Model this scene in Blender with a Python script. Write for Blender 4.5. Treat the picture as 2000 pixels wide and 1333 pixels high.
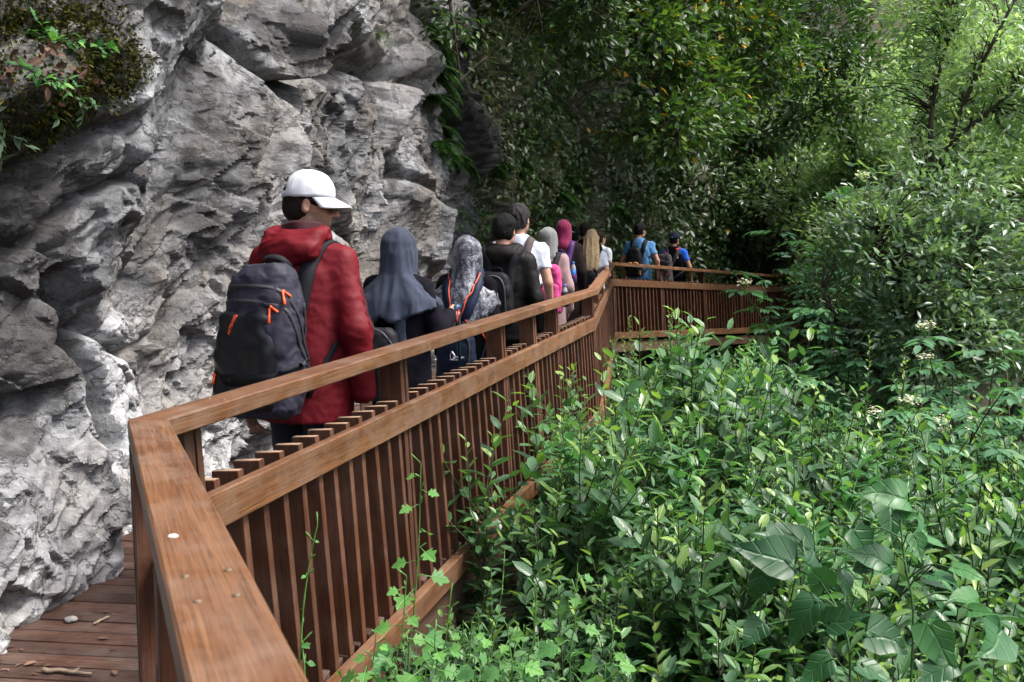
import bpy, bmesh, math, random, time
import numpy as np
from mathutils import Vector, Matrix
from mathutils.bvhtree import BVHTree

T0 = time.time()
for o in list(bpy.data.objects):
    bpy.data.objects.remove(o, do_unlink=True)
scene = bpy.context.scene
COL = scene.collection
R = math.radians
rng = np.random.default_rng(7)
random.seed(7)

# ------------------------------------------------------------------ camera
FPX = 1900.0                                   # focal length in photo pixels (2000 wide)
PITCH = math.atan((666.5 - 460.0) / FPX)
EYE = 1.5
cam_data = bpy.data.cameras.new('camera')
cam_data.sensor_width = 36.0
cam_data.lens = FPX / 2000.0 * 36.0
cam_data.clip_start = 0.02
cam_data.clip_end = 3000.0
cam_data.dof.use_dof = True
cam_data.dof.focus_distance = 5.2
cam_data.dof.aperture_fstop = 11.0
cam = bpy.data.objects.new('camera', cam_data)
cam.location = (0, 0, EYE)
cam.rotation_euler = (math.pi / 2 - PITCH, 0, 0)
COL.objects.link(cam)
scene.camera = cam

# ------------------------------------------------------------------ light
SUN_EL, SUN_AZ = R(58), R(98)                  # azimuth measured from +Y (view) towards +X (right)
world = bpy.data.worlds.new('World')
scene.world = world
world.use_nodes = True
wn = world.node_tree.nodes
wl = world.node_tree.links
bg = wn['Background']
sky = wn.new('ShaderNodeTexSky')
sky.sky_type = 'NISHITA'
sky.sun_disc = False
sky.sun_elevation = SUN_EL
sky.sun_rotation = SUN_AZ
sky.air_density = 0.7
sky.dust_density = 4.0
sky.ozone_density = 0.6
hsv = wn.new('ShaderNodeHueSaturation')
hsv.inputs['Saturation'].default_value = 0.72
wl.new(sky.outputs[0], hsv.inputs['Color'])
wl.new(hsv.outputs[0], bg.inputs['Color'])
bg.inputs['Strength'].default_value = 0.15
sun_data = bpy.data.lights.new('sun', 'SUN')
sun_data.energy = 1.5
sun_data.angle = R(12)
sun_data.color = (1.0, 0.97, 0.92)
sun = bpy.data.objects.new('sun', sun_data)
sd = Vector((math.sin(SUN_AZ) * math.cos(SUN_EL), math.cos(SUN_AZ) * math.cos(SUN_EL), math.sin(SUN_EL)))
sun.rotation_euler = sd.to_track_quat('Z', 'Y').to_euler()
sun.location = (6, 4, 14)
COL.objects.link(sun)
scene.view_settings.view_transform = 'Standard'
scene.view_settings.look = 'None'
scene.view_settings.exposure = 1.65
scene.view_settings.gamma = 1.0
scene.view_settings.use_curve_mapping = False
scene.render.engine = 'CYCLES'
cy = scene.cycles
cy.max_bounces = 7
cy.diffuse_bounces = 5
cy.glossy_bounces = 2
cy.transmission_bounces = 2
cy.transparent_max_bounces = 4
cy.use_denoising = True
cy.use_adaptive_sampling = True
cy.adaptive_threshold = 0.018
cy.caustics_reflective = False
cy.caustics_refractive = False
cy.sample_clamp_indirect = 4.0

# ------------------------------------------------------------------ photo pixel -> place in the world
def ray(px, py):
    c = ((px - 1000) / FPX, -(py - 666.5) / FPX)
    s, k = math.sin(PITCH), math.cos(PITCH)
    return np.array([c[0], c[1] * s + k, c[1] * k - s])
def Wz(px, py, z):
    r = ray(px, py)
    return np.array([0, 0, EYE]) + r * ((z - EYE) / r[2])
def WY(px, py, Y):
    r = ray(px, py)
    return np.array([0, 0, EYE]) + r * (Y / r[1])

# ------------------------------------------------------------------ scene helpers
def tag(o, label=None, cat=None, group=None, kind=None):
    if label: o['label'] = label
    if cat: o['category'] = cat
    if group: o['group'] = group
    if kind: o['kind'] = kind
    return o
def empty(name, loc=(0, 0, 0), rz=0.0, parent=None):
    o = bpy.data.objects.new(name, None)
    o.empty_display_size = 0.1
    o.location = loc
    o.rotation_euler = (0, 0, rz)
    o.parent = parent
    COL.objects.link(o)
    return o
def mesh_np(name, V, Fq=None, Ft=None, smooth=True, attr=None, mats=None, midx=None):
    """a mesh from numpy arrays: quads Fq (n,4) and / or triangles Ft (n,3)"""
    me = bpy.data.meshes.new(name)
    V = np.asarray(V, np.float32)
    parts, starts, tot = [], [], 0
    if Fq is not None and len(Fq):
        Fq = np.asarray(Fq, np.int32); parts.append(Fq.ravel()); starts.append(np.arange(len(Fq)) * 4); tot = len(Fq) * 4
    if Ft is not None and len(Ft):
        Ft = np.asarray(Ft, np.int32); parts.append(Ft.ravel()); starts.append(np.arange(len(Ft)) * 3 + tot)
    loops = np.concatenate(parts); ls = np.concatenate(starts).astype(np.int32)
    me.vertices.add(len(V)); me.vertices.foreach_set('co', V.ravel())
    me.loops.add(len(loops)); me.loops.foreach_set('vertex_index', loops)
    me.polygons.add(len(ls)); me.polygons.foreach_set('loop_start', ls)
    if smooth:
        me.polygons.foreach_set('use_smooth', np.ones(len(ls), bool))
    if midx is not None:
        me.polygons.foreach_set('material_index', np.asarray(midx, np.int32))
    for k, a in (attr or {}).items():
        at = me.attributes.new(k, 'FLOAT', 'POINT'); at.data.foreach_set('value', np.asarray(a, np.float32))
    me.update(calc_edges=True)
    me.validate()
    for m in (mats or []):
        me.materials.append(m)
    return me
def obj(name, me, mat=None, parent=None, loc=(0, 0, 0), rot=(0, 0, 0)):
    o = bpy.data.objects.new(name, me)
    if mat is not None and not me.materials:
        me.materials.append(mat)
    o.location = loc
    o.rotation_euler = rot
    o.parent = parent
    COL.objects.link(o)
    return o
def copy_tree(o, parent=None):
    c = o.copy(); COL.objects.link(c); c.parent = parent
    for ch in o.children: copy_tree(ch, c)
    return c
def bm_mesh(name, bm, smooth=False):
    me = bpy.data.meshes.new(name)
    bm.normal_update()
    bm.to_mesh(me); bm.free()
    if smooth:
        me.polygons.foreach_set('use_smooth', np.ones(len(me.polygons), bool))
    return me
def hexa(name, bot, top, bevel=0.003):
    """a timber from its four bottom and four top corners, edges eased"""
    bm = bmesh.new()
    v = [bm.verts.new(p) for p in list(bot) + list(top)]
    for f in ((3, 2, 1, 0), (4, 5, 6, 7), (0, 1, 5, 4), (1, 2, 6, 5), (2, 3, 7, 6), (3, 0, 4, 7)):
        bm.faces.new([v[i] for i in f])
    bmesh.ops.recalc_face_normals(bm, faces=bm.faces)
    if bevel:
        bmesh.ops.bevel(bm, geom=list(bm.edges), offset=bevel, segments=1, affect='EDGES', profile=0.5)
    return bm_mesh(name, bm)
def box_mesh(name, lx, ly, lz, bevel=0.003, cz=True):
    z0, z1 = (-lz / 2, lz / 2) if cz else (0, lz)
    q = lambda z: [(-lx / 2, -ly / 2, z), (lx / 2, -ly / 2, z), (lx / 2, ly / 2, z), (-lx / 2, ly / 2, z)]
    return hexa(name, q(z0), q(z1), bevel)
def tube_np(pts, rad, n=6, cap=True):
    """vertices and quads of a tapering tube along points"""
    P = np.asarray(pts, float); m = len(P)
    rad = np.broadcast_to(np.asarray(rad, float), (m,))
    T = np.gradient(P, axis=0); T /= np.linalg.norm(T, axis=1)[:, None] + 1e-9
    ref = np.array([0.0, 0, 1.0]) if abs(T[0][2]) < 0.9 else np.array([1.0, 0, 0])
    V = []
    a = np.cross(T[0], ref); a /= np.linalg.norm(a)
    for i in range(m):
        a = a - T[i] * np.dot(a, T[i]); a /= np.linalg.norm(a) + 1e-9
        b = np.cross(T[i], a)
        for k in range(n):
            t = 2 * math.pi * k / n
            V.append(P[i] + rad[i] * (math.cos(t) * a + math.sin(t) * b))
    Fq = []
    for i in range(m - 1):
        for k in range(n):
            k2 = (k + 1) % n
            Fq.append((i * n + k, i * n + k2, (i + 1) * n + k2, (i + 1) * n + k))
    return np.array(V), np.array(Fq)
class Bag:
    """collects geometry for one mesh"""
    def __init__(s): s.V, s.Q, s.T, s.n, s.A = [], [], [], 0, []
    def add(s, V, Q=None, T=None, a=0.5):
        V = np.asarray(V, float)
        if Q is not None and len(Q): s.Q.append(np.asarray(Q) + s.n)
        if T is not None and len(T): s.T.append(np.asarray(T) + s.n)
        s.V.append(V); s.n += len(V)
        s.A.append(np.broadcast_to(np.asarray(a, float), (len(V),)))
    def tube(s, pts, rad, n=6, a=0.5):
        V, Q = tube_np(pts, rad, n); s.add(V, Q, a=a)
    def mesh(s, name, smooth=True):
        return mesh_np(name, np.concatenate(s.V), np.concatenate(s.Q) if s.Q else None,
                       np.concatenate(s.T) if s.T else None, smooth, {'tint': np.concatenate(s.A)})

# ------------------------------------------------------------------ vectorised noise
def _hash(ix, iy, iz, seed):
    h = (ix.astype(np.int64) * 374761393 + iy.astype(np.int64) * 668265263 + iz.astype(np.int64) * 2147483647 + seed * 974711) & 0xffffffff
    h = ((h ^ (h >> 13)) * 1274126177) & 0xffffffff
    h = ((h ^ (h >> 16)) * 2246822519) & 0xffffffff
    return ((h ^ (h >> 15)) & 0xffffff).astype(np.float32) / float(0xffffff)
def vnoise(P, seed=0):
    """smooth value noise in [-1, 1] at points (n,3)"""
    P = np.asarray(P, np.float32)
    I = np.floor(P).astype(np.int64); f = P - I
    f = f * f * f * (f * (f * 6 - 15) + 10)
    out = 0
    for dx in (0, 1):
        wx = f[:, 0] if dx else 1 - f[:, 0]
        for dy in (0, 1):
            wy = f[:, 1] if dy else 1 - f[:, 1]
            for dz in (0, 1):
                wz = f[:, 2] if dz else 1 - f[:, 2]
                out = out + wx * wy * wz * _hash(I[:, 0] + dx, I[:, 1] + dy, I[:, 2] + dz, seed)
    return out * 2 - 1
def fbm(P, seed=0, octaves=4, gain=0.5):
    P = np.asarray(P, np.float32); a, s, out = 1.0, 1.0, 0
    for k in range(octaves):
        out = out + a * vnoise(P * s + 13.7 * k, seed + k); a *= gain; s *= 2.03
    return out
def facets(U, V, seed, k=0.55, tilt=0.8, step=0.5, reach=1):
    """angular blocky relief on a plane: the upper envelope of tilted plates"""
    iu, iv = np.floor(U).astype(np.int64), np.floor(V).astype(np.int64)
    best = np.full(U.shape, -9.0, np.float32)
    z = np.zeros_like(iu)
    for du in range(-reach, reach + 1):
        for dv in range(-reach, reach + 1):
            cu, cv = iu + du, iv + dv
            x = U - (cu + 0.15 + 0.7 * _hash(cu, cv, z, seed)); y = V - (cv + 0.15 + 0.7 * _hash(cu, cv, z, seed + 1))
            o = _hash(cu, cv, z, seed + 2) * step
            gx = (_hash(cu, cv, z, seed + 3) - 0.5) * 2 * tilt; gy = (_hash(cu, cv, z, seed + 4) - 0.5) * 2 * tilt
            best = np.maximum(best, o + gx * x + gy * y - k * (x * x + y * y))
    return best

# ------------------------------------------------------------------ materials
def new_mat(name):
    m = bpy.data.materials.new(name); m.use_nodes = True
    nt = m.node_tree
    return m, nt.nodes, nt.links, nt.nodes['Principled BSDF']
def nd(nodes, typ, **kw):
    n = nodes.new(typ)
    for k, v in kw.items():
        if k in n.inputs: n.inputs[k].default_value = v
        else: setattr(n, k, v)
    return n
def ramp(nodes, stops):
    n = nodes.new('ShaderNodeValToRGB')
    cr = n.color_ramp
    while len(cr.elements) > 1: cr.elements.remove(cr.elements[-1])
    cr.elements[0].position = stops[0][0]; cr.elements[0].color = (*stops[0][1], 1)
    for p, c in stops[1:]:
        e = cr.elements.new(p); e.color = (*c, 1)
    return n
def mix(nodes, links, fac, a, b, mode='MIX'):
    n = nodes.new('ShaderNodeMix'); n.data_type = 'RGBA'; n.blend_type = mode
    for sock, val in ((n.inputs[0], fac), (n.inputs[6], a), (n.inputs[7], b)):
        if isinstance(val, bpy.types.NodeSocket): links.new(val, sock)
        elif isinstance(val, tuple): sock.default_value = (*val, 1)
        else: sock.default_value = val
    return n.outputs[2]
def wood_mat(name, dark, light, grey, greyness, bump=0.25, ribs=False, rough=0.55):
    m, N, L, P = new_mat(name)
    tc = nd(N, 'ShaderNodeTexCoord')
    info = nd(N, 'ShaderNodeObjectInfo')
    sc = nd(N, 'ShaderNodeVectorMath', operation='SCALE'); sc.inputs[0].default_value = (31.7, 17.3, 11.1)
    L.new(info.outputs['Random'], sc.inputs['Scale'])
    off = nd(N, 'ShaderNodeVectorMath', operation='ADD')
    L.new(tc.outputs['Object'], off.inputs[0]); L.new(sc.outputs[0], off.inputs[1])
    mp = nd(N, 'ShaderNodeMapping'); mp.inputs['Scale'].default_value = (1.1, 34, 34)
    L.new(off.outputs[0], mp.inputs[0])
    n1 = nd(N, 'ShaderNodeTexNoise', Scale=1.0, Detail=6.0, Roughness=0.7, Distortion=0.35)
    L.new(mp.outputs[0], n1.inputs['Vector'])
    mp2 = nd(N, 'ShaderNodeMapping'); mp2.inputs['Scale'].default_value = (6, 230, 230)
    L.new(off.outputs[0], mp2.inputs[0])
    n2 = nd(N, 'ShaderNodeTexNoise', Scale=1.0, Detail=3.0, Roughness=0.6)
    L.new(mp2.outputs[0], n2.inputs['Vector'])
    rp = ramp(N, [(0.28, dark), (0.52, tuple((a + b) / 2 for a, b in zip(dark, light))), (0.75, light)])
    L.new(n1.outputs['Fac'], rp.inputs[0])
    fine = ramp(N, [(0.32, (0.5, 0.47, 0.45)), (0.58, (1, 1, 1))])
    L.new(n2.outputs['Fac'], fine.inputs[0])
    c = mix(N, L, 1.0, rp.outputs[0], fine.outputs[0], 'MULTIPLY')
    n3 = nd(N, 'ShaderNodeTexNoise', Scale=7.0, Detail=5.0, Roughness=0.7)
    L.new(off.outputs[0], n3.inputs['Vector'])
    g = ramp(N, [(0.42, (0, 0, 0)), (0.72, (greyness,) * 3)])
    L.new(n3.outputs['Fac'], g.inputs[0])
    c = mix(N, L, g.outputs[0], c, grey)
    hv = nd(N, 'ShaderNodeHueSaturation')
    mr = nd(N, 'ShaderNodeMapRange'); mr.inputs['To Min'].default_value = 0.72; mr.inputs['To Max'].default_value = 1.28
    L.new(info.outputs['Random'], mr.inputs['Value']); L.new(mr.outputs[0], hv.inputs['Value'])
    L.new(c, hv.inputs['Color'])
    L.new(hv.outputs[0], P.inputs['Base Color'])
    rr = nd(N, 'ShaderNodeMapRange'); rr.inputs['To Min'].default_value = rough - 0.12; rr.inputs['To Max'].default_value = rough + 0.2
    L.new(n3.outputs['Fac'], rr.inputs['Value']); L.new(rr.outputs[0], P.inputs['Roughness'])
    P.inputs['Specular IOR Level'].default_value = 0.35
    b = nd(N, 'ShaderNodeBump', Strength=bump, Distance=0.004)
    L.new(n2.outputs['Fac'], b.inputs['Height'])
    if ribs:
        w = nd(N, 'ShaderNodeTexWave', wave_type='BANDS', bands_direction='Y', Scale=26.0, Distortion=0.0)
        L.new(tc.outputs['Object'], w.inputs['Vector'])
        b2 = nd(N, 'ShaderNodeBump', Strength=0.6, Distance=0.006)
        L.new(w.outputs['Fac'], b2.inputs['Height']); L.new(b.outputs[0], b2.inputs['Normal'])
        b = b2
    L.new(b.outputs[0], P.inputs['Normal'])
    return m
def plain_mat(name, col, rough=0.6, spec=0.4, metal=0.0, nscale=0.0, namp=0.15, bump=0.0, bscale=200.0, sheen=0.0, bdist=0.002, stretch=None):
    m, N, L, P = new_mat(name)
    P.inputs['Base Color'].default_value = (*col, 1)
    P.inputs['Roughness'].default_value = rough
    P.inputs['Specular IOR Level'].default_value = spec
    P.inputs['Metallic'].default_value = metal
    P.inputs['Sheen Weight'].default_value = sheen
    tc = nd(N, 'ShaderNodeTexCoord')
    if nscale:
        n = nd(N, 'ShaderNodeTexNoise', Scale=nscale, Detail=5.0, Roughness=0.65)
        L.new(tc.outputs['Object'], n.inputs['Vector'])
        lo = tuple(c * (1 - namp) for c in col); hi = tuple(min(1, c * (1 + namp)) for c in col)
        rp = ramp(N, [(0.3, lo), (0.7, hi)])
        L.new(n.outputs['Fac'], rp.inputs[0]); L.new(rp.outputs[0], P.inputs['Base Color'])
    if bump:
        n = nd(N, 'ShaderNodeTexNoise', Scale=bscale, Detail=3.0, Roughness=0.6)
        if stretch:
            mp = nd(N, 'ShaderNodeMapping'); mp.inputs['Scale'].default_value = stretch
            L.new(tc.outputs['Object'], mp.inputs[0]); L.new(mp.outputs[0], n.inputs['Vector'])
        else:
            L.new(tc.outputs['Object'], n.inputs['Vector'])
        b = nd(N, 'ShaderNodeBump', Strength=bump, Distance=bdist)
        L.new(n.outputs['Fac'], b.inputs['Height']); L.new(b.outputs[0], P.inputs['Normal'])
    return m
def leaf_mat(name, dark, mid, young, rough=0.42, trans=0.28, spec=0.5, vein=0.0, ends=None):
    """leaf blade: 'tint' 0 = old dark leaf, 1 = young shoot (or turned leaf); light passes through a little; lu / lv run along and across the blade"""
    m, N, L, P = new_mat(name)
    at = nd(N, 'ShaderNodeAttribute', attribute_name='tint')
    rp = ramp(N, [(0.0, dark), (0.55, mid), (1.0, young)] if ends is None else [(0.0, dark), (0.55, mid), (0.90, ends), (0.95, young)])
    L.new(at.outputs['Fac'], rp.inputs[0])
    info = nd(N, 'ShaderNodeObjectInfo')
    mr = nd(N, 'ShaderNodeMapRange'); mr.inputs['To Min'].default_value = 0.82; mr.inputs['To Max'].default_value = 1.2
    L.new(info.outputs['Random'], mr.inputs['Value'])
    sc = nd(N, 'ShaderNodeVectorMath', operation='SCALE'); L.new(rp.outputs[0], sc.inputs[0]); L.new(mr.outputs[0], sc.inputs['Scale'])
    c = sc.outputs[0]
    if vein:
        lu = nd(N, 'ShaderNodeAttribute', attribute_name='lu').outputs['Fac']; lv = nd(N, 'ShaderNodeAttribute', attribute_name='lv').outputs['Fac']
        ab = nd(N, 'ShaderNodeMath', operation='ABSOLUTE'); L.new(lv, ab.inputs[0])
        mrb = ramp(N, [(0.0, (1, 1, 1)), (0.10, (0, 0, 0))]); L.new(ab.outputs[0], mrb.inputs[0])
        ph = nd(N, 'ShaderNodeMath', operation='MULTIPLY_ADD'); L.new(ab.outputs[0], ph.inputs[0]); ph.inputs[1].default_value = -0.38; L.new(lu, ph.inputs[2])
        f = nd(N, 'ShaderNodeMath', operation='MULTIPLY'); L.new(ph.outputs[0], f.inputs[0]); f.inputs[1].default_value = vein
        sn = nd(N, 'ShaderNodeMath', operation='SINE'); L.new(f.outputs[0], sn.inputs[0])
        sv = ramp(N, [(0.80, (0, 0, 0)), (1.0, (0.8, 0.8, 0.8))]); L.new(sn.outputs[0], sv.inputs[0])
        mx = nd(N, 'ShaderNodeMath', operation='MAXIMUM'); L.new(mrb.outputs[0], mx.inputs[0]); L.new(sv.outputs[0], mx.inputs[1])
        vf = nd(N, 'ShaderNodeMath', operation='MULTIPLY'); L.new(mx.outputs[0], vf.inputs[0]); vf.inputs[1].default_value = 0.11
        c = mix(N, L, vf.outputs[0], c, tuple(min(1, q * 1.6) for q in young))
        b = nd(N, 'ShaderNodeBump', Strength=0.55, Distance=0.003, invert=True); L.new(mx.outputs[0], b.inputs['Height']); L.new(b.outputs[0], P.inputs['Normal'])
    L.new(c, P.inputs['Base Color'])
    P.inputs['Roughness'].default_value = rough
    P.inputs['Specular IOR Level'].default_value = spec
    tr = nd(N, 'ShaderNodeBsdfTranslucent')
    tcol = nd(N, 'ShaderNodeVectorMath', operation='MULTIPLY'); L.new(c, tcol.inputs[0]); tcol.inputs[1].default_value = (1.35, 1.5, 0.70)
    L.new(tcol.outputs[0], tr.inputs['Color'])
    ms = nd(N, 'ShaderNodeMixShader'); ms.inputs[0].default_value = trans
    L.new(P.outputs[0], ms.inputs[1]); L.new(tr.outputs[0], ms.inputs[2])
    L.new(ms.outputs[0], N['Material Output'].inputs['Surface'])
    return m
def rock_mat(name):
    """limestone; large stains, moss and painted-in light and shade are point attributes of the cliff mesh, fine grain and relief are textures"""
    m, N, L, P = new_mat(name)
    tc = nd(N, 'ShaderNodeTexCoord')
    O = tc.outputs['Object']
    def attr(n): return nd(N, 'ShaderNodeAttribute', attribute_name=n).outputs['Fac']
    f1 = nd(N, 'ShaderNodeTexNoise', Scale=32.0, Detail=6.0, Roughness=0.72, Distortion=0.4); L.new(O, f1.inputs['Vector'])
    mp = nd(N, 'ShaderNodeMapping'); mp.inputs['Rotation'].default_value = (0, R(-52), 0); mp.inputs['Scale'].default_value = (8.0, 9, 11)
    L.new(O, mp.inputs[0])
    st = nd(N, 'ShaderNodeTexNoise', Scale=1.3, Detail=5.0, Roughness=0.7, Distortion=0.6); L.new(mp.outputs[0], st.inputs['Vector'])
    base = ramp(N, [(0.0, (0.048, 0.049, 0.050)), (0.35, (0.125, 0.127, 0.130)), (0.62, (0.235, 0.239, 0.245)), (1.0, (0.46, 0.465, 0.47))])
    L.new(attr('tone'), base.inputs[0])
    stc = ramp(N, [(0.30, (0.60, 0.60, 0.62)), (0.5, (0.97, 0.97, 0.97)), (0.66, (1.3, 1.3, 1.28))])
    L.new(st.outputs['Fac'], stc.inputs[0])
    c = mix(N, L, 1.0, base.outputs[0], stc.outputs[0], 'MULTIPLY')
    fc = ramp(N, [(0.30, (0.55, 0.55, 0.55)), (0.48, (1.0, 1.0, 1.0)), (0.7, (1.35, 1.35, 1.35))]); L.new(f1.outputs['Fac'], fc.inputs[0])
    c = mix(N, L, 1.0, c, fc.outputs[0], 'MULTIPLY')
    def broken(a, lo, hi, amount):
        ad = nd(N, 'ShaderNodeMath', operation='MULTIPLY_ADD'); L.new(f1.outputs['Fac'], ad.inputs[0]); ad.inputs[1].default_value = 0.6; L.new(a, ad.inputs[2])
        rp = ramp(N, [(lo, (0, 0, 0)), (hi, (amount,) * 3)]); L.new(ad.outputs[0], rp.inputs[0])
        return rp.outputs[0]
    c = mix(N, L, broken(attr('brown'), 0.68, 1.0, 0.35), c, (0.21, 0.175, 0.13))
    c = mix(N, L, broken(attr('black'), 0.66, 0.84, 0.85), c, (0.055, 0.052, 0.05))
    # thin open fractures
    vv = nd(N, 'ShaderNodeVectorMath', operation='MULTIPLY_ADD'); L.new(st.outputs['Color'], vv.inputs[0]); vv.inputs[1].default_value = (0.22, 0.22, 0.22); L.new(O, vv.inputs[2])
    mpc = nd(N, 'ShaderNodeMapping'); mpc.inputs['Rotation'].default_value = (0, R(-50), 0); mpc.inputs['Scale'].default_value = (2.2, 5.0, 6.5); L.new(vv.outputs[0], mpc.inputs[0])
    vo = nd(N, 'ShaderNodeTexVoronoi', Scale=1.0, feature='DISTANCE_TO_EDGE'); L.new(mpc.outputs[0], vo.inputs['Vector'])
    crk = ramp(N, [(0.0, (0, 0, 0)), (0.03, (1, 1, 1))]); L.new(vo.outputs['Distance'], crk.inputs[0])
    ci = nd(N, 'ShaderNodeMath', operation='MULTIPLY_ADD'); L.new(crk.outputs[0], ci.inputs[0]); ci.inputs[1].default_value = -0.8; ci.inputs[2].default_value = 0.8
    c = mix(N, L, ci.outputs[0], c, (0.06, 0.058, 0.052))
    mc = ramp(N, [(0.3, (0.018, 0.020, 0.007)), (0.7, (0.075, 0.085, 0.022))]); L.new(f1.outputs['Fac'], mc.inputs[0])
    c = mix(N, L, broken(attr('moss'), 0.62, 0.80, 0.96), c, mc.outputs[0])
    L.new(c, P.inputs['Base Color'])
    P.inputs['Roughness'].default_value = 0.85
    P.inputs['Specular IOR Level'].default_value = 0.25
    b1 = nd(N, 'ShaderNodeBump', Strength=0.85, Distance=0.017); L.new(f1.outputs['Fac'], b1.inputs['Height'])
    b2 = nd(N, 'ShaderNodeBump', Strength=0.8, Distance=0.010); L.new(crk.outputs[0], b2.inputs['Height']); L.new(b1.outputs[0], b2.inputs['Normal'])
    b3 = nd(N, 'ShaderNodeBump', Strength=0.6, Distance=0.010); L.new(st.outputs['Fac'], b3.inputs['Height']); L.new(b2.outputs[0], b3.inputs['Normal'])
    L.new(b3.outputs[0], P.inputs['Normal'])
    return m

M = {}
M['rail'] = wood_mat('oiled_hardwood', (0.100, 0.038, 0.015), (0.275, 0.125, 0.052), (0.25, 0.175, 0.125), 0.6, bump=0.4, rough=0.46)
M['slat'] = wood_mat('slat_hardwood', (0.046, 0.015, 0.007), (0.120, 0.045, 0.020), (0.16, 0.10, 0.07), 0.35)
M['endgrain'] = plain_mat('sawn_end_grain', (0.34, 0.23, 0.155), 0.8, 0.2, nscale=60, namp=0.3)
M['plank'] = wood_mat('deck_hardwood', (0.044, 0.021, 0.014), (0.105, 0.048, 0.030), (0.16, 0.13, 0.11), 0.45, bump=0.5, ribs=True, rough=0.6)
M['beam'] = wood_mat('support_timber', (0.08, 0.045, 0.03), (0.19, 0.11, 0.07), (0.22, 0.18, 0.15), 0.5)
M['rock'] = rock_mat('limestone')
# ================================================================== the setting
# plan of the railing: handrail top centre line (x, y, z)
N1 = Wz(289, 819, 1.05)
dA = ray(189, 558); dA = dA / dA[1]
N0 = N1 - dA * 2.75
N2 = Wz(1049, 596, 1.05)
N3 = Wz(1158, 564, 1.05)
N4 = WY(1195, 512.5, 14.5)
N5 = WY(1510, 537, 19.6)
N6 = WY(1660, 520, 22.0)
N7 = N6 + np.array([5.0, 1.2, 0.1])
RAIL = [N0, N1, N3, N4, N5, N6, N7]

def offset_poly(P, d):
    """polyline moved sideways in plan by d (positive = right of travel), mitred"""
    P = [np.asarray(p, float) for p in P]; out = []
    for i, p in enumerate(P):
        ns = []
        for a, b in ((i - 1, i), (i, i + 1)):
            if 0 <= a and b < len(P):
                t = (P[b] - P[a])[:2]; t /= np.linalg.norm(t); ns.append(np.array([t[1], -t[0]]))
        n = sum(ns); n /= np.linalg.norm(n)
        k = d / max(0.3, float(np.dot(n, ns[0])))
        out.append(np.array([p[0] + n[0] * k, p[1] + n[1] * k, p[2]]))
    return out
def timber(name, aL, aR, bR, bL, thick, mat, parent, bevel=0.003, gap=0.0012, pre=None):
    """one timber between plan corners (z = top face); its own frame runs along the grain"""
    aL, aR, bR, bL = [np.array(v, float) for v in (aL, aR, bR, bL)]
    a, b = (aL + aR) / 2, (bL + bR) / 2
    d = b - a; ln = np.linalg.norm(d); d /= ln
    for v in (aL, aR): v += d * gap
    for v in (bL, bR): v -= d * gap
    up = np.array([0, 0, 1.0])
    y = np.cross(up, d); y /= np.linalg.norm(y); z = np.cross(d, y)
    Mx = Matrix(((d[0], y[0], z[0], a[0]), (d[1], y[1], z[1], a[1]), (d[2], y[2], z[2], a[2]), (0, 0, 0, 1)))
    inv = Mx.inverted()
    top = [inv @ Vector(v) for v in (aL, aR, bR, bL)]
    bot = [inv @ Vector(v - up * thick) for v in (aL, aR, bR, bL)]
    o = obj(name, hexa(name, bot, top, bevel), mat, parent)
    o.matrix_local = (pre @ Mx) if pre else Mx
    return o

def split_segs(poly, extra):
    """insert butt joints into a polyline: extra = {segment index: [fractions]}"""
    out = []
    for i in range(len(poly) - 1):
        fr = [0.0] + extra.get(i, []) + [1.0]
        for f0, f1 in zip(fr, fr[1:]): out.append((i, f0, f1))
    return out
lerp = lambda a, b, f: np.asarray(a) * (1 - f) + np.asarray(b) * f

railing = empty('wooden_railing', (N1[0], N1[1], 0.0))
tag(railing, 'long zigzag hardwood railing with closely set slats along the boardwalk', 'railing')
RPRE = Matrix.Translation(-railing.location)       # parts are built in world coordinates, then hung under the railing's empty
HW = 0.094                                     # handrail width
L0, R0 = offset_poly(RAIL, -HW / 2), offset_poly(RAIL, HW / 2)
fB = float(np.linalg.norm((N2 - N1)[:2]) / np.linalg.norm((N3 - N1)[:2]))
for i, f0, f1 in split_segs(RAIL, {1: [fB], 2: [0.55], 3: [0.5]}):
    (timber('handrail', lerp(L0[i], L0[i + 1], f0), lerp(R0[i], R0[i + 1], f0), lerp(R0[i], R0[i + 1], f1), lerp(L0[i], L0[i + 1], f1), 0.05, M['rail'], railing, 0.004, 0.0012, RPRE))
def rail_line(front, drop_top, tall, thick, name, joints, dz=0.0, start=1):
    """front = how far the outer face stands out from the handrail's outer face"""
    pts = [p - np.array([0, 0, drop_top]) for p in RAIL]
    Rr, Lr = offset_poly(pts, HW / 2 + front), offset_poly(pts, HW / 2 + front - thick)
    for i, f0, f1 in split_segs(RAIL, joints):
        if i < start: continue
        (timber(name, lerp(Lr[i], Lr[i + 1], f0), lerp(Rr[i], Rr[i + 1], f0), lerp(Rr[i], Rr[i + 1], f1), lerp(Lr[i], Lr[i + 1], f1), tall, M['rail'], railing, 0.003, 0.0025, RPRE))
fM = (Wz(1017, 694, 0.80)[1] - N1[1]) / (N3[1] - N1[1])
rail_line(-0.020, 0.25, 0.105, 0.034, 'middle_rail', {1: [fM], 2: [0.5], 3: [0.55]}, start=0)
rail_line(0.055, 1.045, 0.10, 0.045, 'bottom_rail', {1: [0.48], 2: [0.5], 3: [0.5]}, start=0)

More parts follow.
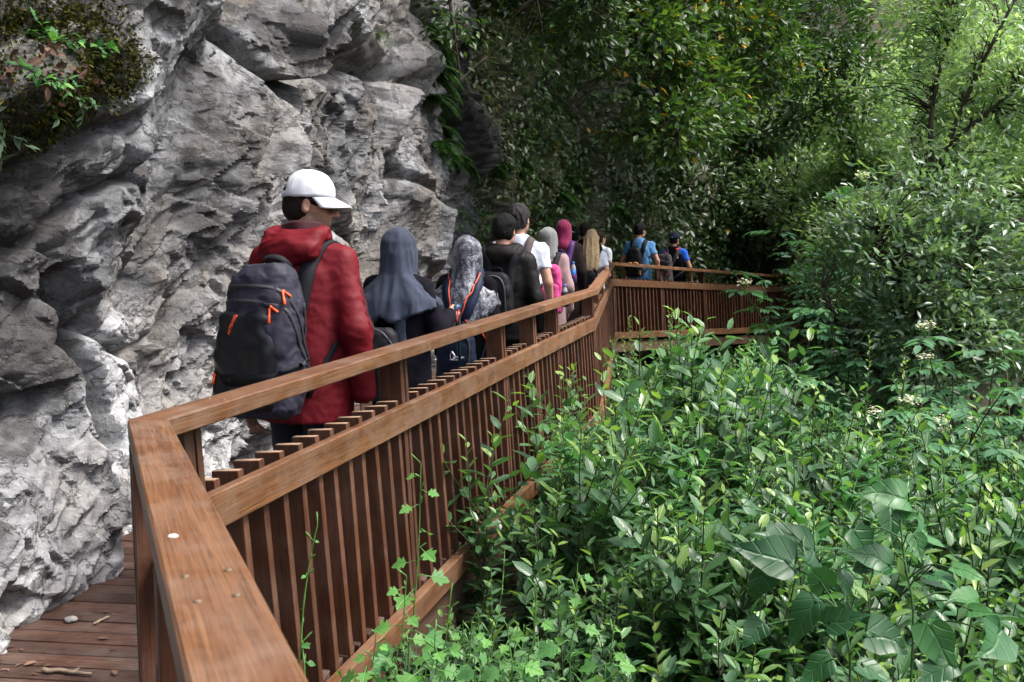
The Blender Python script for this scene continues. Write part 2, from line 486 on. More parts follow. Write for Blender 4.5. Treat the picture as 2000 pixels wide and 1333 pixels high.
# slats: each one a board standing edge-on, its foot a little further out than its head
SL_TOP, SL_BOT = 0.845, 0.03
slat_len = 0.87
slat_me = box_mesh('slat', slat_len, 0.090, 0.030, 0.002)         # local x = up, y = across the rail, z = along the rail
slat_me.materials.append(M['slat']); slat_me.materials.append(M['endgrain'])
for p in slat_me.polygons:
    if p.normal.x > 0.9: p.material_index = 1
def frame(origin, X, Y):
    X = Vector(X).normalized(); Y = Vector(Y); Y = (Y - X * X.dot(Y)).normalized(); Z = X.cross(Y)
    return Matrix(((X.x, Y.x, Z.x, origin[0]), (X.y, Y.y, Z.y, origin[1]), (X.z, Y.z, Z.z, origin[2]), (0, 0, 0, 1)))
# posts: three boards side by side, the middle one set back
def post_mesh(h):
    bm = bmesh.new()
    for k, (z0, z1, back) in enumerate(((-0.040, -0.014, 0.0), (-0.0135, 0.0135, 0.006), (0.014, 0.040, 0.0))):
        vs = [bm.verts.new((x, y, z)) for x in (0, h) for y, z in ((-0.048 + back, z0), (0.048, z0), (0.048, z1), (-0.048 + back, z1))]
        for f in ((3, 2, 1, 0), (4, 5, 6, 7), (0, 1, 5, 4), (1, 2, 6, 5), (2, 3, 7, 6), (3, 0, 4, 7)):
            bm.faces.new([vs[i] for i in f])
    bmesh.ops.recalc_face_normals(bm, faces=bm.faces)
    bmesh.ops.bevel(bm, geom=list(bm.edges), offset=0.0015, segments=1, affect='EDGES')
    return bm_mesh('post', bm)
post_me = post_mesh(1.13); post_me.materials.append(M['slat'])
pitch = 0.121
for i in range(0, 6):
    a, b = RAIL[i], RAIL[i + 1]
    d = (b - a); ln = np.linalg.norm(d[:2]); t = d / ln
    n = np.array([t[1], -t[0], 0]); n /= np.linalg.norm(n[:2])
    if i == 0: posts = [0.22, 0.60, 0.905, 1.0 - 0.035]
    elif i == 1:
        posts = []
        for px in (372, 790, 985, 1046, 1090, 1160):
            # where the photo column meets this run of the rail
            s, c = (px - 1000) / FPX, 1.0
            den = t[0] - s * t[1]
            posts.append((s * a[1] - a[0]) / den / ln)
    elif i == 2: posts = [0.22, 0.44, 0.66, 0.85, 0.985]
    elif i == 3: posts = [0.012, 0.25, 0.5, 0.75, 0.99]
    elif i == 4: posts = [0.33, 0.66, 0.98]
    else: posts = [0.3, 0.6, 0.9]
    for f in posts:
        p = a + d * f
        foot = p + n * (0.0 if i == 0 else 0.004) - np.array([0, 0, 1.175]); head = p - n * (0.0 if i == 0 else 0.058) - np.array([0, 0, 0.052])
        o = obj('post', post_me, None, railing)
        o.matrix_local = Matrix.Translation(-railing.location) @ frame(foot, head - foot, -Vector(n))
        o.scale = (float(np.linalg.norm(head - foot)) / 1.13, 1, 1)
    k = int(ln / pitch)
    for j in range(k):
        f = (j + 0.6) / k
        if min([abs(f - q) * ln for q in posts] + [9]) < 0.062: continue
        if i == 0 and f > 0.66: continue
        p = a + d * f
        jit = rng.normal(0, 0.003, 3)
        off_h, off_b = HW / 2 - 0.020 - 0.034 - 0.047, HW / 2 + 0.055 - 0.045 - 0.047
        if i == 0: off_h = off_b = 0.0
        head = p + n * (off_h + jit[0]) - np.array([0, 0, 0.232 + abs(jit[1])])
        foot = p + n * (off_b + jit[2]) - np.array([0, 0, 1.10])
        o = obj('slat', slat_me, None, railing)
        mid = (head + foot) / 2
        o.matrix_local = Matrix.Translation(-railing.location) @ frame(mid, head - foot, n)

# screw heads: pairs over the posts on the handrail, pairs at the ends of the middle rail, a few on the near rail
def disc(name, r_, n_=10):
    V = [(0, 0, 0.0012)] + [(r_ * math.cos(t), r_ * math.sin(t), 0.0008) for t in np.linspace(0, 2 * math.pi, n_ + 1)[:-1]] + [(r_ * 1.05 * math.cos(t), r_ * 1.05 * math.sin(t), -0.001) for t in np.linspace(0, 2 * math.pi, n_ + 1)[:-1]]
    T = [(0, 1 + i, 1 + (i + 1) % n_) for i in range(n_)] + [(1 + i, 1 + n_ + i, 1 + (i + 1) % n_) for i in range(n_)] + [(1 + (i + 1) % n_, 1 + n_ + i, 1 + n_ + (i + 1) % n_) for i in range(n_)]
    return mesh_np(name, V, None, T, False)
screw_me = disc('screw', 0.0042); screw_me.materials.append(plain_mat('dull_screw', (0.16, 0.12, 0.075), 0.6, 0.3, 0.3))
def screw(p, up):
    u = Vector(up).normalized(); a = u.orthogonal().normalized(); b = u.cross(a)
    o = obj('screw', screw_me, None, railing); o.matrix_local = RPRE @ Matrix(((a.x, b.x, u.x, p[0]), (a.y, b.y, u.y, p[1]), (a.z, b.z, u.z, p[2]), (0, 0, 0, 1)))
for px, py in ((446, 1115), (462, 1164), (386, 1176), (362, 1127), (300, 842), (318, 836)):
    r_ = ray(px, py); n_ = np.cross(dA, np.cross([0, 0, 1.0], dA)); n_ /= np.linalg.norm(n_)
    tt_ = ((N1 - np.array([0, 0, EYE])) @ n_) / (r_ @ n_); screw(np.array([0, 0, EYE]) + r_ * tt_ + n_ * 0.001, n_)
dB = N3 - N1; nB = np.array([dB[1], -dB[0], 0]); nB /= np.linalg.norm(nB)
for f in (0.05, 0.30, 0.315, 0.50, 0.575, 0.66, 0.80, 0.97):
    for s in (-0.022, 0.022):
        screw(N1 + dB * f + nB * s + np.array([0, 0, 0.001]), (0, 0, 1))
for f in (0.01, 0.03, 0.27, 0.285, fM - 0.008, fM + 0.008, 0.70, 0.98):
    for z_ in (-0.275, -0.325):
        screw(N1 + dB * f + nB * (HW / 2 - 0.020 + 0.0005) + np.array([0, 0, z_]), nB)

# ------------------------------------------------------------------ the deck
deck = obj('boardwalk', box_mesh('boardwalk', 0.1, 7.0, 0.14, 0.004), M['beam'])
DMX = Matrix.Translation((-0.95, 5.0, -0.12)) @ Matrix.Rotation(R(-14), 4, 'Z')
deck.matrix_local = DMX
tag(deck, 'elevated hardwood boardwalk following the foot of the cliff', None, None, 'structure')
dinv = DMX.inverted()
def plank_on(me, Mx):
    o = obj('plank', me, None, deck); o.matrix_local = dinv @ Mx
    return o
plank_me = {}
def plank_mesh(ln):
    k = round(ln * 4) / 4
    if k not in plank_me:
        me = box_mesh('plank', k, 0.093, 0.026, 0.003); me.materials.append(M['plank']); plank_me[k] = me
    return plank_me[k]
def rail_x_at(y):
    for a, b in zip(RAIL, RAIL[1:]):
        lo, hi = sorted((a[1], b[1]))
        if lo <= y <= hi: return a[0] + (b[0] - a[0]) * (y - a[1]) / (b[1] - a[1])
    return N0[0]
DK = R(-6.5)
dx, dy = math.cos(DK), math.sin(DK)
y = -0.5
while y < 14.9:
    # right end: where the board's line meets the inside of the bottom rail
    xr = rail_x_at(max(N0[1], y)) if y < N1[1] else None
    x = -1.0
    for _ in range(6):
        yy = y + (x + 1.0) * dy / dx
        x = rail_x_at(min(max(yy, N0[1] + 0.01), 14.49)) + 0.035
    ln = 2.25
    cx = x - dx * ln / 2; cyy = y + (cx + 1.0) * dy / dx
    tilt = rng.normal(0, 0.004)
    plank_on(plank_mesh(ln), Matrix.Translation((cx, cyy, -0.014 + rng.normal(0, 0.0012))) @ Matrix.Rotation(DK + rng.normal(0, 0.002), 4, 'Z') @ Matrix.Rotation(tilt, 4, 'X'))
    y += 0.0985
# boards of the descending run behind the far railing
d = N5 - N4; ln = np.linalg.norm(d[:2]); t = d / ln; n = np.array([t[1], -t[0], 0])
for k in range(int(ln / 0.0985) + 12):
    p = N4 + t * (k * 0.0985 - 0.55) - np.array([0, 0, 1.064])
    c = p - n * (0.95 - 0.03)
    Mx = frame(c, n, t)
    plank_on(plank_mesh(2.0), Mx)
d2 = N6 - N5; l2 = np.linalg.norm(d2[:2]); t2 = d2 / l2; n2 = np.array([t2[1], -t2[0], 0])
for k in range(int(l2 / 0.0985)):
    p = N5 + t2 * (k * 0.0985) - np.array([0, 0, 1.06]); c = p - n2 * 0.92
    plank_on(plank_mesh(2.0), frame(c, n2, t2))
# edge beams and piers that carry the boards
for i in range(1, 5):
    a, b = RAIL[i] - np.array([0, 0, 1.19]), RAIL[i + 1] - np.array([0, 0, 1.19])
    for s in (0.02, -1.25):
        Lb, Rb = offset_poly([a, b], s - 0.04), offset_poly([a, b], s + 0.04)
        o = timber('beam', Lb[0], Rb[0], Rb[1], Lb[1], 0.16, M['beam'], deck, 0.004, 0.03, dinv)
    for f in np.arange(0.08, 1.0, 0.28):
        p = a + (b - a) * f
        o = obj('pier', box_mesh('pier', 0.12, 0.12, 1.6, 0.006), M['beam'], deck)
        o.matrix_local = dinv @ Matrix.Translation((p[0], p[1], p[2] - 0.97))

# ------------------------------------------------------------------ the cliff
CP = [(-3.4, -6), (-2.75, -2.5), (-2.45, 0), (-2.15, 2), (-1.90, 3.3), (-1.72, 4.1), (-1.50, 5.2), (-1.18, 7), (-0.95, 9), (-0.58, 11.5), (-0.12, 14.2), (0.45, 16.2), (1.7, 18.3), (3.4, 20.3), (5.6, 23.0), (8.5, 25.0), (13, 26.5)]
def catmull(P, m=60):
    P = np.asarray(P, float); out = []
    Q = np.vstack([2 * P[0] - P[1], P, 2 * P[-1] - P[-2]])
    for i in range(1, len(Q) - 2):
        t = np.linspace(0, 1, m, endpoint=False)[:, None]
        a, b, c, d = Q[i - 1], Q[i], Q[i + 1], Q[i + 2]
        out.append(0.5 * (2 * b + (c - a) * t + (2 * a - 5 * b + 4 * c - d) * t ** 2 + (3 * b - a - 3 * c + d) * t ** 3))
    return np.vstack(out + [P[-1:]])
CD = catmull(CP)
cs = np.concatenate([[0], np.cumsum(np.linalg.norm(np.diff(CD, axis=0), axis=1))])
ct = np.gradient(CD, axis=0); ct /= np.linalg.norm(ct, axis=1)[:, None]
cn = np.stack([ct[:, 1], -ct[:, 0]], 1)
def cliff_sz(px, py):
    """photo pixel -> (arc length, height) on the undisturbed cliff face"""
    k = (px - 1000) / FPX
    f = CD[:, 0] - k * CD[:, 1]
    i = int(np.argmax((f[:-1] * f[1:] <= 0) & (CD[:-1, 1] > 1.0)))
    w = f[i] / (f[i] - f[i + 1] + 1e-12)
    s = cs[i] + w * (cs[i + 1] - cs[i]); Y = CD[i][1] + w * (CD[i + 1][1] - CD[i][1])
    return s, WY(px, py, Y)[2], Y
# sample columns by distance from the viewer
su = [0.0]
while su[-1] < cs[-1]:
    x, yv = np.interp(su[-1], cs, CD[:, 0]), np.interp(su[-1], cs, CD[:, 1])
    dist = math.hypot(x, yv)
    st = max(0.0075, 0.0027 * dist) if yv > 2.9 else 0.06
    if yv > 17.5: st = 0.09
    su.append(su[-1] + st)
su = np.array(su)
zv = np.concatenate([np.arange(-1.6, -0.12, 0.12), np.arange(-0.12, 2.7, 0.0095), np.arange(2.7, 5.6, 0.021), np.arange(5.6, 10.5, 0.12)])
S, Z = np.meshgrid(su, zv, indexing='ij')
sf, zf = S.ravel().astype(np.float32), Z.ravel().astype(np.float32)
P3 = np.stack([sf, zf, np.zeros_like(sf)], 1)
w1 = fbm(P3 * 0.9, 11, 3); w2 = fbm(P3 * 0.9 + 50, 12, 3)
w3 = fbm(P3 * 5.0, 13, 3); w4 = fbm(P3 * 5.0 + 50, 14, 3)
ang = R(46)
def bed(s, z, a): return s * math.cos(a) + z * math.sin(a), -s * math.sin(a) + z * math.cos(a)
b1, b2 = bed(sf + 0.25 * w1, zf + 0.25 * w2, ang)
disp = 0.46 * (facets(b1 / 1.9, b2 / 0.75, 101, 0.8, 0.8, 0.6) - 0.30)
c1, c2 = bed(sf + 0.10 * w1 + 0.03 * w3, zf + 0.10 * w2 + 0.03 * w4, R(64))
disp -= 0.29 * (facets(c1 / 0.62, c2 / 0.36, 202, 0.36, 1.1, 0.6, 2) - 0.48)
d1, d2_ = bed(sf + 0.03 * w3, zf + 0.03 * w4, R(56))
amp3 = 0.5 + 0.8 * np.clip(0.5 + 0.9 * fbm(P3 * 1.3 + 7, 31, 3), 0, 1)
disp -= 0.078 * amp3 * (facets(d1 / 0.18, d2_ / 0.11, 303, 0.25, 1.1, 0.6) - 0.5)
e1, e2 = bed(sf + 0.008 * w3, zf + 0.008 * w4, R(35))
disp -= 0.034 * amp3 * (facets(e1 / 0.075, e2 / 0.045, 404, 0.25, 1.2, 0.6) - 0.5)
disp += 0.008 * fbm(P3 * 14, 41, 4) + 0.16 * fbm(P3 * 0.45, 42, 2)
def groove(px_line, depth, width):
    """a crack or hollow along a line on the face"""
    global disp
    pts = np.array([cliff_sz(x, y)[:2] for x, y in px_line])
    best = np.full(len(sf), 9.0, np.float32)
    ws, wz = sf + 0.035 * w3, zf + 0.035 * w4
    for a, b in zip(pts, pts[1:]):
        ab = b - a; tt = np.clip(((ws - a[0]) * ab[0] + (wz - a[1]) * ab[1]) / (ab @ ab + 1e-9), 0, 1)
        best = np.minimum(best, np.hypot(ws - a[0] - tt * ab[0], wz - a[1] - tt * ab[1]))
    disp -= depth * np.exp(-(best / width) ** 2)
def bump(px, py, rs, rz, amount):
    global disp
    s, z, _ = cliff_sz(px, py)
    disp += amount * np.exp(-(((sf - s) / rs) ** 2 + ((zf - z) / rz) ** 2) ** 1.3)
groove([(500, -20), (540, 100), (572, 190), (548, 262), (535, 312)], 0.55, 0.075)
groove([(575, 190), (640, 150), (695, 92), (725, 30)], 0.34, 0.055)
groove([(0, 395), (120, 310), (262, 235)], 0.12, 0.028)
groove([(40, 545), (190, 405), (345, 285)], 0.12, 0.03)
groove([(185, 560), (215, 690), (238, 810), (245, 900)], 0.36, 0.05)
groove([(0, 930), (90, 850), (160, 790)], 0.20, 0.05)
groove([(240, 640), (330, 700), (430, 610)], 0.14, 0.04)
groove([(690, 120), (760, 110), (830, 160)], 0.30, 0.10)
groove([(700, 330), (690, 420), (735, 500)], 0.22, 0.08)
groove([(805, 330), (860, 420)], 0.2, 0.06)
groove([(850, -20), (885, 60), (915, 190), (945, 330), (965, 420)], 0.75, 0.26)
bump(30, 830, 0.22, 0.12, -0.22)
bump(230, 640, 0.16, 0.14, -0.14)
bump(80, 215, 0.34, 0.22, 0.20)       # the mossy ledge
bump(90, 120, 0.34, 0.18, 0.08)
bump(120, 1060, 0.5, 0.32, 0.10)
bump(620, 70, 0.30, 0.22, 0.22)
# lean: the face bulges out above head height and again at the foot
disp += 0.10 * np.clip((zf - 2.2) / 2.0, 0, 1.5) * (sf < cliff_sz(860, 300)[0]) + 0.0
disp += np.clip((zf - 5.5), 0, 5) * -0.35
disp += 0.15 * np.clip(1 - (zf - 0.05) / 0.7, 0, 1) * np.exp(-((sf - cliff_sz(120, 1200)[0]) / 1.1) ** 2)
s_dark = cliff_sz(950, 300)[0]
moss = 0.42 * np.clip((sf - s_dark + 1.0) / 2.0, 0, 1) + 0.05  # moss, raised at the far end to put the canopy's shade into the rock
lz = cliff_sz(120, 190)
moss = np.maximum(moss, 0.40 * np.exp(-(((sf - lz[0] - 0.05) / 0.30) ** 2 + ((zf - lz[1]) / 0.30) ** 2) ** 2))
lz = cliff_sz(60, 60)
moss = np.maximum(moss, 0.36 * np.exp(-(((sf - lz[0]) / 0.5) ** 2 + ((zf - lz[1]) / 0.3) ** 2) ** 2))
for q in ((228, 790), (236, 860), (715, 250), (800, 140)):
    lz = cliff_sz(*q); moss = np.maximum(moss, 0.5 * np.exp(-(((sf - lz[0]) / 0.07) ** 2 + ((zf - lz[1]) / 0.2) ** 2)))
Q3 = np.stack([bed(sf, zf, R(40))[0], bed(sf, zf, R(40))[1], disp * 2.0], 1)
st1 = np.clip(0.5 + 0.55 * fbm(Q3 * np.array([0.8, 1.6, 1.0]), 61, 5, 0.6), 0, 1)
# paler towards the foot: shade above and light below put into the tone
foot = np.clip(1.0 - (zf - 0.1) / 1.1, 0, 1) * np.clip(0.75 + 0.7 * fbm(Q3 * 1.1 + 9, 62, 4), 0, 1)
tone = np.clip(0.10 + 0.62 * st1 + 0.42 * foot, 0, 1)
brown = 0.42 + 0.42 * fbm(Q3 * np.array([1.2, 1.8, 1.5]) + 20, 63, 5, 0.6) + 0.06 * (sf > cliff_sz(640, 300)[0])
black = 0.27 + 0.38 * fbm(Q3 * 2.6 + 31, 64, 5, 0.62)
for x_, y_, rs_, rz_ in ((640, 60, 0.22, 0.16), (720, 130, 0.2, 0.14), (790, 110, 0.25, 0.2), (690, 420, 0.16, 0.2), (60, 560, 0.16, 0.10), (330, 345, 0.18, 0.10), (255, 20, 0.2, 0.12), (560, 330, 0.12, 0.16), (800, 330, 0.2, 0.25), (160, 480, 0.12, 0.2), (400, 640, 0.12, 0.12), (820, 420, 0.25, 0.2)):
    a_, b_, _ = cliff_sz(x_, y_); black += 0.24 * np.exp(-(((sf - a_) / rs_) ** 2 + ((zf - b_) / rz_) ** 2))  # shade of overhang and hollows painted in with the stains
# keep the rock off the walkway
walk = np.clip(1 - np.maximum(zf - 0.2, 0) / 2.2, 0, 1)
disp = np.where(disp > 0.12, 0.12 + (disp - 0.12) * (1 - 0.6 * walk), disp)
# no face of the rock is steeper than the grid can carry
DG = disp.reshape(S.shape)
for it in range(7):
    gu = np.abs(np.diff(DG, axis=0)) / np.diff(su)[:, None]; gv = np.abs(np.diff(DG, axis=1)) / np.diff(zv)[None, :]
    st_ = np.zeros_like(DG); st_[:-1] = np.maximum(st_[:-1], gu); st_[1:] = np.maximum(st_[1:], gu)
    st_[:, :-1] = np.maximum(st_[:, :-1], gv); st_[:, 1:] = np.maximum(st_[:, 1:], gv)
    w_ = np.clip((st_ - 3.2) / 2.0, 0, 1)
    Bp = np.pad(DG, 1, mode='edge')
    bl = (Bp[:-2, 1:-1] + Bp[2:, 1:-1] + Bp[1:-1, :-2] + Bp[1:-1, 2:] + Bp[:-2, :-2] + Bp[2:, 2:] + Bp[:-2, 2:] + Bp[2:, :-2]) / 8
    DG = DG * (1 - w_) + bl * w_
disp = DG.ravel()
bx = np.interp(sf, cs, CD[:, 0]); by = np.interp(sf, cs, CD[:, 1])
nx = np.interp(sf, cs, cn[:, 0]); ny = np.interp(sf, cs, cn[:, 1])
VC = np.stack([bx + nx * disp, by + ny * disp, zf + 0.25 * disp * np.clip(fbm(P3 * 2.0, 77, 2), -1, 1)], 1)
nu, nz = len(su), len(zv)
ii, jj = np.meshgrid(np.arange(nu - 1), np.arange(nz - 1), indexing='ij')
q0 = (ii * nz + jj).ravel()
FC = np.stack([q0, q0 + nz, q0 + nz + 1, q0 + 1], 1)
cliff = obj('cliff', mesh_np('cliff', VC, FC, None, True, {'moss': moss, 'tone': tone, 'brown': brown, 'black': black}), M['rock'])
cliff.data.set_sharp_from_angle(angle=R(27))
tag(cliff, 'rugged grey limestone cliff face beside the boardwalk', None, None, 'structure')
cliff_grid = VC.reshape(nu, nz, 3)
def on_cliff(px, py):
    """the point and outward normal of the rock under a photo pixel"""
    s, z, _ = cliff_sz(px, py)
    i = int(np.clip(np.searchsorted(su, s), 1, nu - 2)); j = int(np.clip(np.searchsorted(zv, z), 1, nz - 2))
    return on_cliff_ij(i, j)
def on_cliff_ij(i, j):
    i = int(np.clip(i, 3, nu - 4)); j = int(np.clip(j, 3, nz - 4))
    p = cliff_grid[i, j]
    a = cliff_grid[i + 3, j] - cliff_grid[i - 3, j]; b = cliff_grid[i, j + 3] - cliff_grid[i, j - 3]
    nn = np.cross(a, b); nn /= np.linalg.norm(nn) + 1e-9
    return p.copy(), nn

# ------------------------------------------------------------------ ground: one sheet, falling away from the walkway, rising to a wooded hillside, then on to the horizon
def ground_z(x, y):
    x, y = np.asarray(x, float), np.asarray(y, float)
    z = -1.05 - 0.06 * np.clip(x, 0, 6) + 0.10 * np.sin(x * 0.9 + 1) * np.cos(y * 0.7)
    hill = np.clip((y - 24.0 + 0.10 * np.clip(x - 6, -20, 40)) / 24.0, 0, 1)
    z = z + 15.0 * hill ** 1.25
    side = np.clip((x - 11.0) / 25.0, 0, 1)
    z = z + 11.0 * side ** 1.3
    far = np.clip((np.hypot(x, y) - 60) / 200, 0, 1)
    return z * (1 - far) + 22.0 * far * (1 - np.clip((np.hypot(x, y) - 300) / 900, 0, 1))
gx = np.concatenate([-np.geomspace(1600, 16, 16), np.arange(-14, 30, 0.5), np.geomspace(31, 1600, 18)])
gy = np.concatenate([-np.geomspace(1600, 9, 16), np.arange(-8, 46, 0.5), np.geomspace(47, 1600, 18)])
GX, GY = np.meshgrid(gx, gy, indexing='ij')
# behind the cliff line the ground is the plateau on top of the rock
GZ = ground_z(GX, GY)
cxl = np.interp(GY, CD[:, 1], CD[:, 0], left=-3.4, right=13)
beh = np.clip((cxl - 0.6 - GX) / 0.8, 0, 1) * (GY < 26.5) * (np.hypot(GX, GY) < 200)
GZ = np.where(beh > 0, np.maximum(GZ, -1.3 + beh * 10.3), GZ)
GZ = GZ + 0.06 * fbm(np.stack([GX.ravel(), GY.ravel(), 0 * GX.ravel()], 1) * 0.8, 5, 3).reshape(GX.shape)
VG = np.stack([GX.ravel(), GY.ravel(), GZ.ravel()], 1)
na, nb = len(gx), len(gy)
ii, jj = np.meshgrid(np.arange(na - 1), np.arange(nb - 1), indexing='ij'); q0 = (ii * nb + jj).ravel()
m, N, L, P = new_mat('forest_floor')
tc = nd(N, 'ShaderNodeTexCoord'); n_ = nd(N, 'ShaderNodeTexNoise', Scale=2.2, Detail=9.0, Roughness=0.7); L.new(tc.outputs['Object'], n_.inputs['Vector'])
rp = ramp(N, [(0.3, (0.022, 0.017, 0.010)), (0.5, (0.045, 0.038, 0.018)), (0.62, (0.03, 0.045, 0.014)), (0.78, (0.09, 0.075, 0.05))]); L.new(n_.outputs['Fac'], rp.inputs[0]); L.new(rp.outputs[0], P.inputs['Base Color'])
P.inputs['Roughness'].default_value = 0.95
bb = nd(N, 'ShaderNodeBump', Strength=0.7, Distance=0.05); L.new(n_.outputs['Fac'], bb.inputs['Height']); L.new(bb.outputs[0], P.inputs['Normal'])
ground = obj('ground', mesh_np('ground', VG, np.stack([q0, q0 + nb, q0 + nb + 1, q0 + 1], 1)), m)
tag(ground, None, None, None, 'structure')
print('setting built', round(time.time() - T0, 1))
# ================================================================== people
class SDF:
    """a signed-distance grid: shapes are blended in, then one continuous skin is drawn over them"""
    def __init__(s, lo, hi, h):
        s.h = h; s.lo = np.array(lo, float)
        n = np.ceil((np.array(hi) - s.lo) / h).astype(int) + 1
        s.ax = [(s.lo[i] + h * np.arange(n[i])).astype(np.float32) for i in range(3)]
        s.D = np.full(n, 0.5, np.float32)
    def put(s, f, lo, hi, k=0.02, op='u'):
        sl, g = [], []
        for i in range(3):
            a = int(np.clip(np.searchsorted(s.ax[i], lo[i] - k - 2 * s.h), 0, len(s.ax[i])))
            b = int(np.clip(np.searchsorted(s.ax[i], hi[i] + k + 2 * s.h), 0, len(s.ax[i])))
            if b <= a: return s
            sl.append(slice(a, b)); sh = [1, 1, 1]; sh[i] = b - a; g.append(s.ax[i][a:b].reshape(sh))
        d = f(*g); a = s.D[tuple(sl)]
        if op == 'u':
            t = np.clip(0.5 + 0.5 * (d - a) / k, 0, 1); s.D[tuple(sl)] = d * (1 - t) + a * t - k * t * (1 - t)
        else:
            d = -d; t = np.clip(0.5 - 0.5 * (d - a) / k, 0, 1); s.D[tuple(sl)] = d * (1 - t) + a * t + k * t * (1 - t)
        return s
    def cap(s, a, b, ra, rb, k=0.02, op='u', flat=None):
        a, b = np.array(a, float), np.array(b, float); ab = b - a; L2 = float(ab @ ab) + 1e-9
        def f(X, Y, Z):
            t = np.clip(((X - a[0]) * ab[0] + (Y - a[1]) * ab[1] + (Z - a[2]) * ab[2]) / L2, 0, 1)
            q = [X - a[0] - t * ab[0], Y - a[1] - t * ab[1], Z - a[2] - t * ab[2]]
            if flat is not None:
                v, m = flat; dt = (q[0] * v[0] + q[1] * v[1] + q[2] * v[2]) * (m - 1)
                q = [q[i] + dt * v[i] for i in range(3)]
            return np.sqrt(q[0] ** 2 + q[1] ** 2 + q[2] ** 2) - (ra + (rb - ra) * t)
        r = max(ra, rb)
        return s.put(f, np.minimum(a, b) - r, np.maximum(a, b) + r, k, op)
    def ell(s, c, r, k=0.02, op='u', yaw=0.0, pitch=0.0):
        c, r = np.array(c, float), np.array(r, float)
        cy_, sy_, cp, sp = math.cos(yaw), math.sin(yaw), math.cos(pitch), math.sin(pitch)
        def f(X, Y, Z):
            x, y, z = X - c[0], Y - c[1], Z - c[2]
            x, y = cy_ * x + sy_ * y, -sy_ * x + cy_ * y
            y, z = cp * y + sp * z, -sp * y + cp * z
            return (np.sqrt((x / r[0]) ** 2 + (y / r[1]) ** 2 + (z / r[2]) ** 2) - 1) * r.min()
        m = r.max()
        return s.put(f, c - m, c + m, k, op)
    def loft(s, lev, e=2.0, k=0.02, op='u', fold=None, hem=None):
        """stacked ovals: rows of z, cx, cy, rx, ry; fold(theta, z) ripples the radius; hem(x, y) = lowest z"""
        lev = np.array(sorted(lev), float); zs = lev[:, 0]
        def f(X, Y, Z):
            I = [np.interp(Z, zs, lev[:, i]).astype(np.float32) for i in range(1, 5)]
            x, y = X - I[0], Y - I[1]
            q = ((np.abs(x) / I[2]) ** e + (np.abs(y) / I[3]) ** e) ** (1 / e)
            if fold is not None: q = q / (1 + fold(np.arctan2(y / I[3], x / I[2]), Z))
            d = (q - 1) * np.minimum(I[2], I[3])
            lowz = zs[0] if hem is None else hem(X, Y)
            return np.maximum(np.maximum(d, lowz - Z), Z - zs[-1])
        lo = [(lev[:, 1] - lev[:, 3]).min() * 1.0 - 0.05, (lev[:, 2] - lev[:, 4]).min() - 0.05, zs[0]]
        hi = [(lev[:, 1] + lev[:, 3]).max() + 0.05, (lev[:, 2] + lev[:, 4]).max() + 0.05, zs[-1]]
        return s.put(f, lo, hi, k, op)
    def plane(s, p, n, k=0.006):
        """cut away everything on the side the normal points to"""
        def f(X, Y, Z): return -((X - p[0]) * n[0] + (Y - p[1]) * n[1] + (Z - p[2]) * n[2])
        return s.put(f, [a[0] for a in s.ax], [a[-1] for a in s.ax], k, 's')
    def skin(s):
        D, h = s.D, s.h
        D[0], D[-1], D[:, 0], D[:, -1], D[:, :, 0], D[:, :, -1] = (np.maximum(q, 0.5 * h) for q in (D[0], D[-1], D[:, 0], D[:, -1], D[:, :, 0], D[:, :, -1]))
        I = D < 0
        nx, ny, nz = (d - 1 for d in D.shape)
        cnt = np.zeros((nx, ny, nz), np.int8)
        for a in (0, 1):
            for b in (0, 1):
                for c in (0, 1): cnt += I[a:nx + a, b:ny + b, c:nz + c]
        act = np.argwhere((cnt > 0) & (cnt < 8))
        idx = np.full((nx, ny, nz), -1, np.int32); idx[act[:, 0], act[:, 1], act[:, 2]] = np.arange(len(act))
        acc = np.zeros((len(act), 3), np.float32); num = np.zeros(len(act), np.float32)
        val = {c: D[act[:, 0] + c[0], act[:, 1] + c[1], act[:, 2] + c[2]] for c in [(a, b, c) for a in (0, 1) for b in (0, 1) for c in (0, 1)]}
        for c in val:
            for ax in range(3):
                if c[ax]: continue
                c2 = list(c); c2[ax] = 1; v0, v1 = val[c], val[tuple(c2)]
                m = (v0 < 0) != (v1 < 0); t = np.where(m, v0 / (v0 - v1 + 1e-12), 0)
                for j in range(3): acc[:, j] += m * (c[j] + (t if j == ax else 0))
                num += m
        V = s.lo + (act + acc / num[:, None]) * h
        Q = []
        for ax in range(3):
            sl0 = [slice(None)] * 3; sl1 = [slice(None)] * 3; sl0[ax] = slice(0, -1); sl1[ax] = slice(1, None)
            A, B = I[tuple(sl0)], I[tuple(sl1)]
            e = np.argwhere(A != B)
            u, v = [(1, 2), (2, 0), (0, 1)][ax]
            ok = (e[:, u] > 0) & (e[:, v] > 0) & (e[:, u] < D.shape[u] - 1) & (e[:, v] < D.shape[v] - 1); e = e[ok]
            fl = A[e[:, 0], e[:, 1], e[:, 2]]
            def g(du, dv):
                q = e.copy(); q[:, u] -= du; q[:, v] -= dv; return idx[q[:, 0], q[:, 1], q[:, 2]]
            a, b, c, d = g(1, 1), g(0, 1), g(0, 0), g(1, 0)
            Q.append(np.where(fl[:, None], np.stack([a, b, c, d], 1), np.stack([d, c, b, a], 1)))
        return V, np.concatenate(Q)
def vnormals(V, Q):
    n = np.cross(V[Q[:, 2]] - V[Q[:, 0]], V[Q[:, 3]] - V[Q[:, 1]])
    N_ = np.zeros_like(V)
    for i in range(4): np.add.at(N_, Q[:, i], n)
    return N_ / (np.linalg.norm(N_, axis=1)[:, None] + 1e-9)
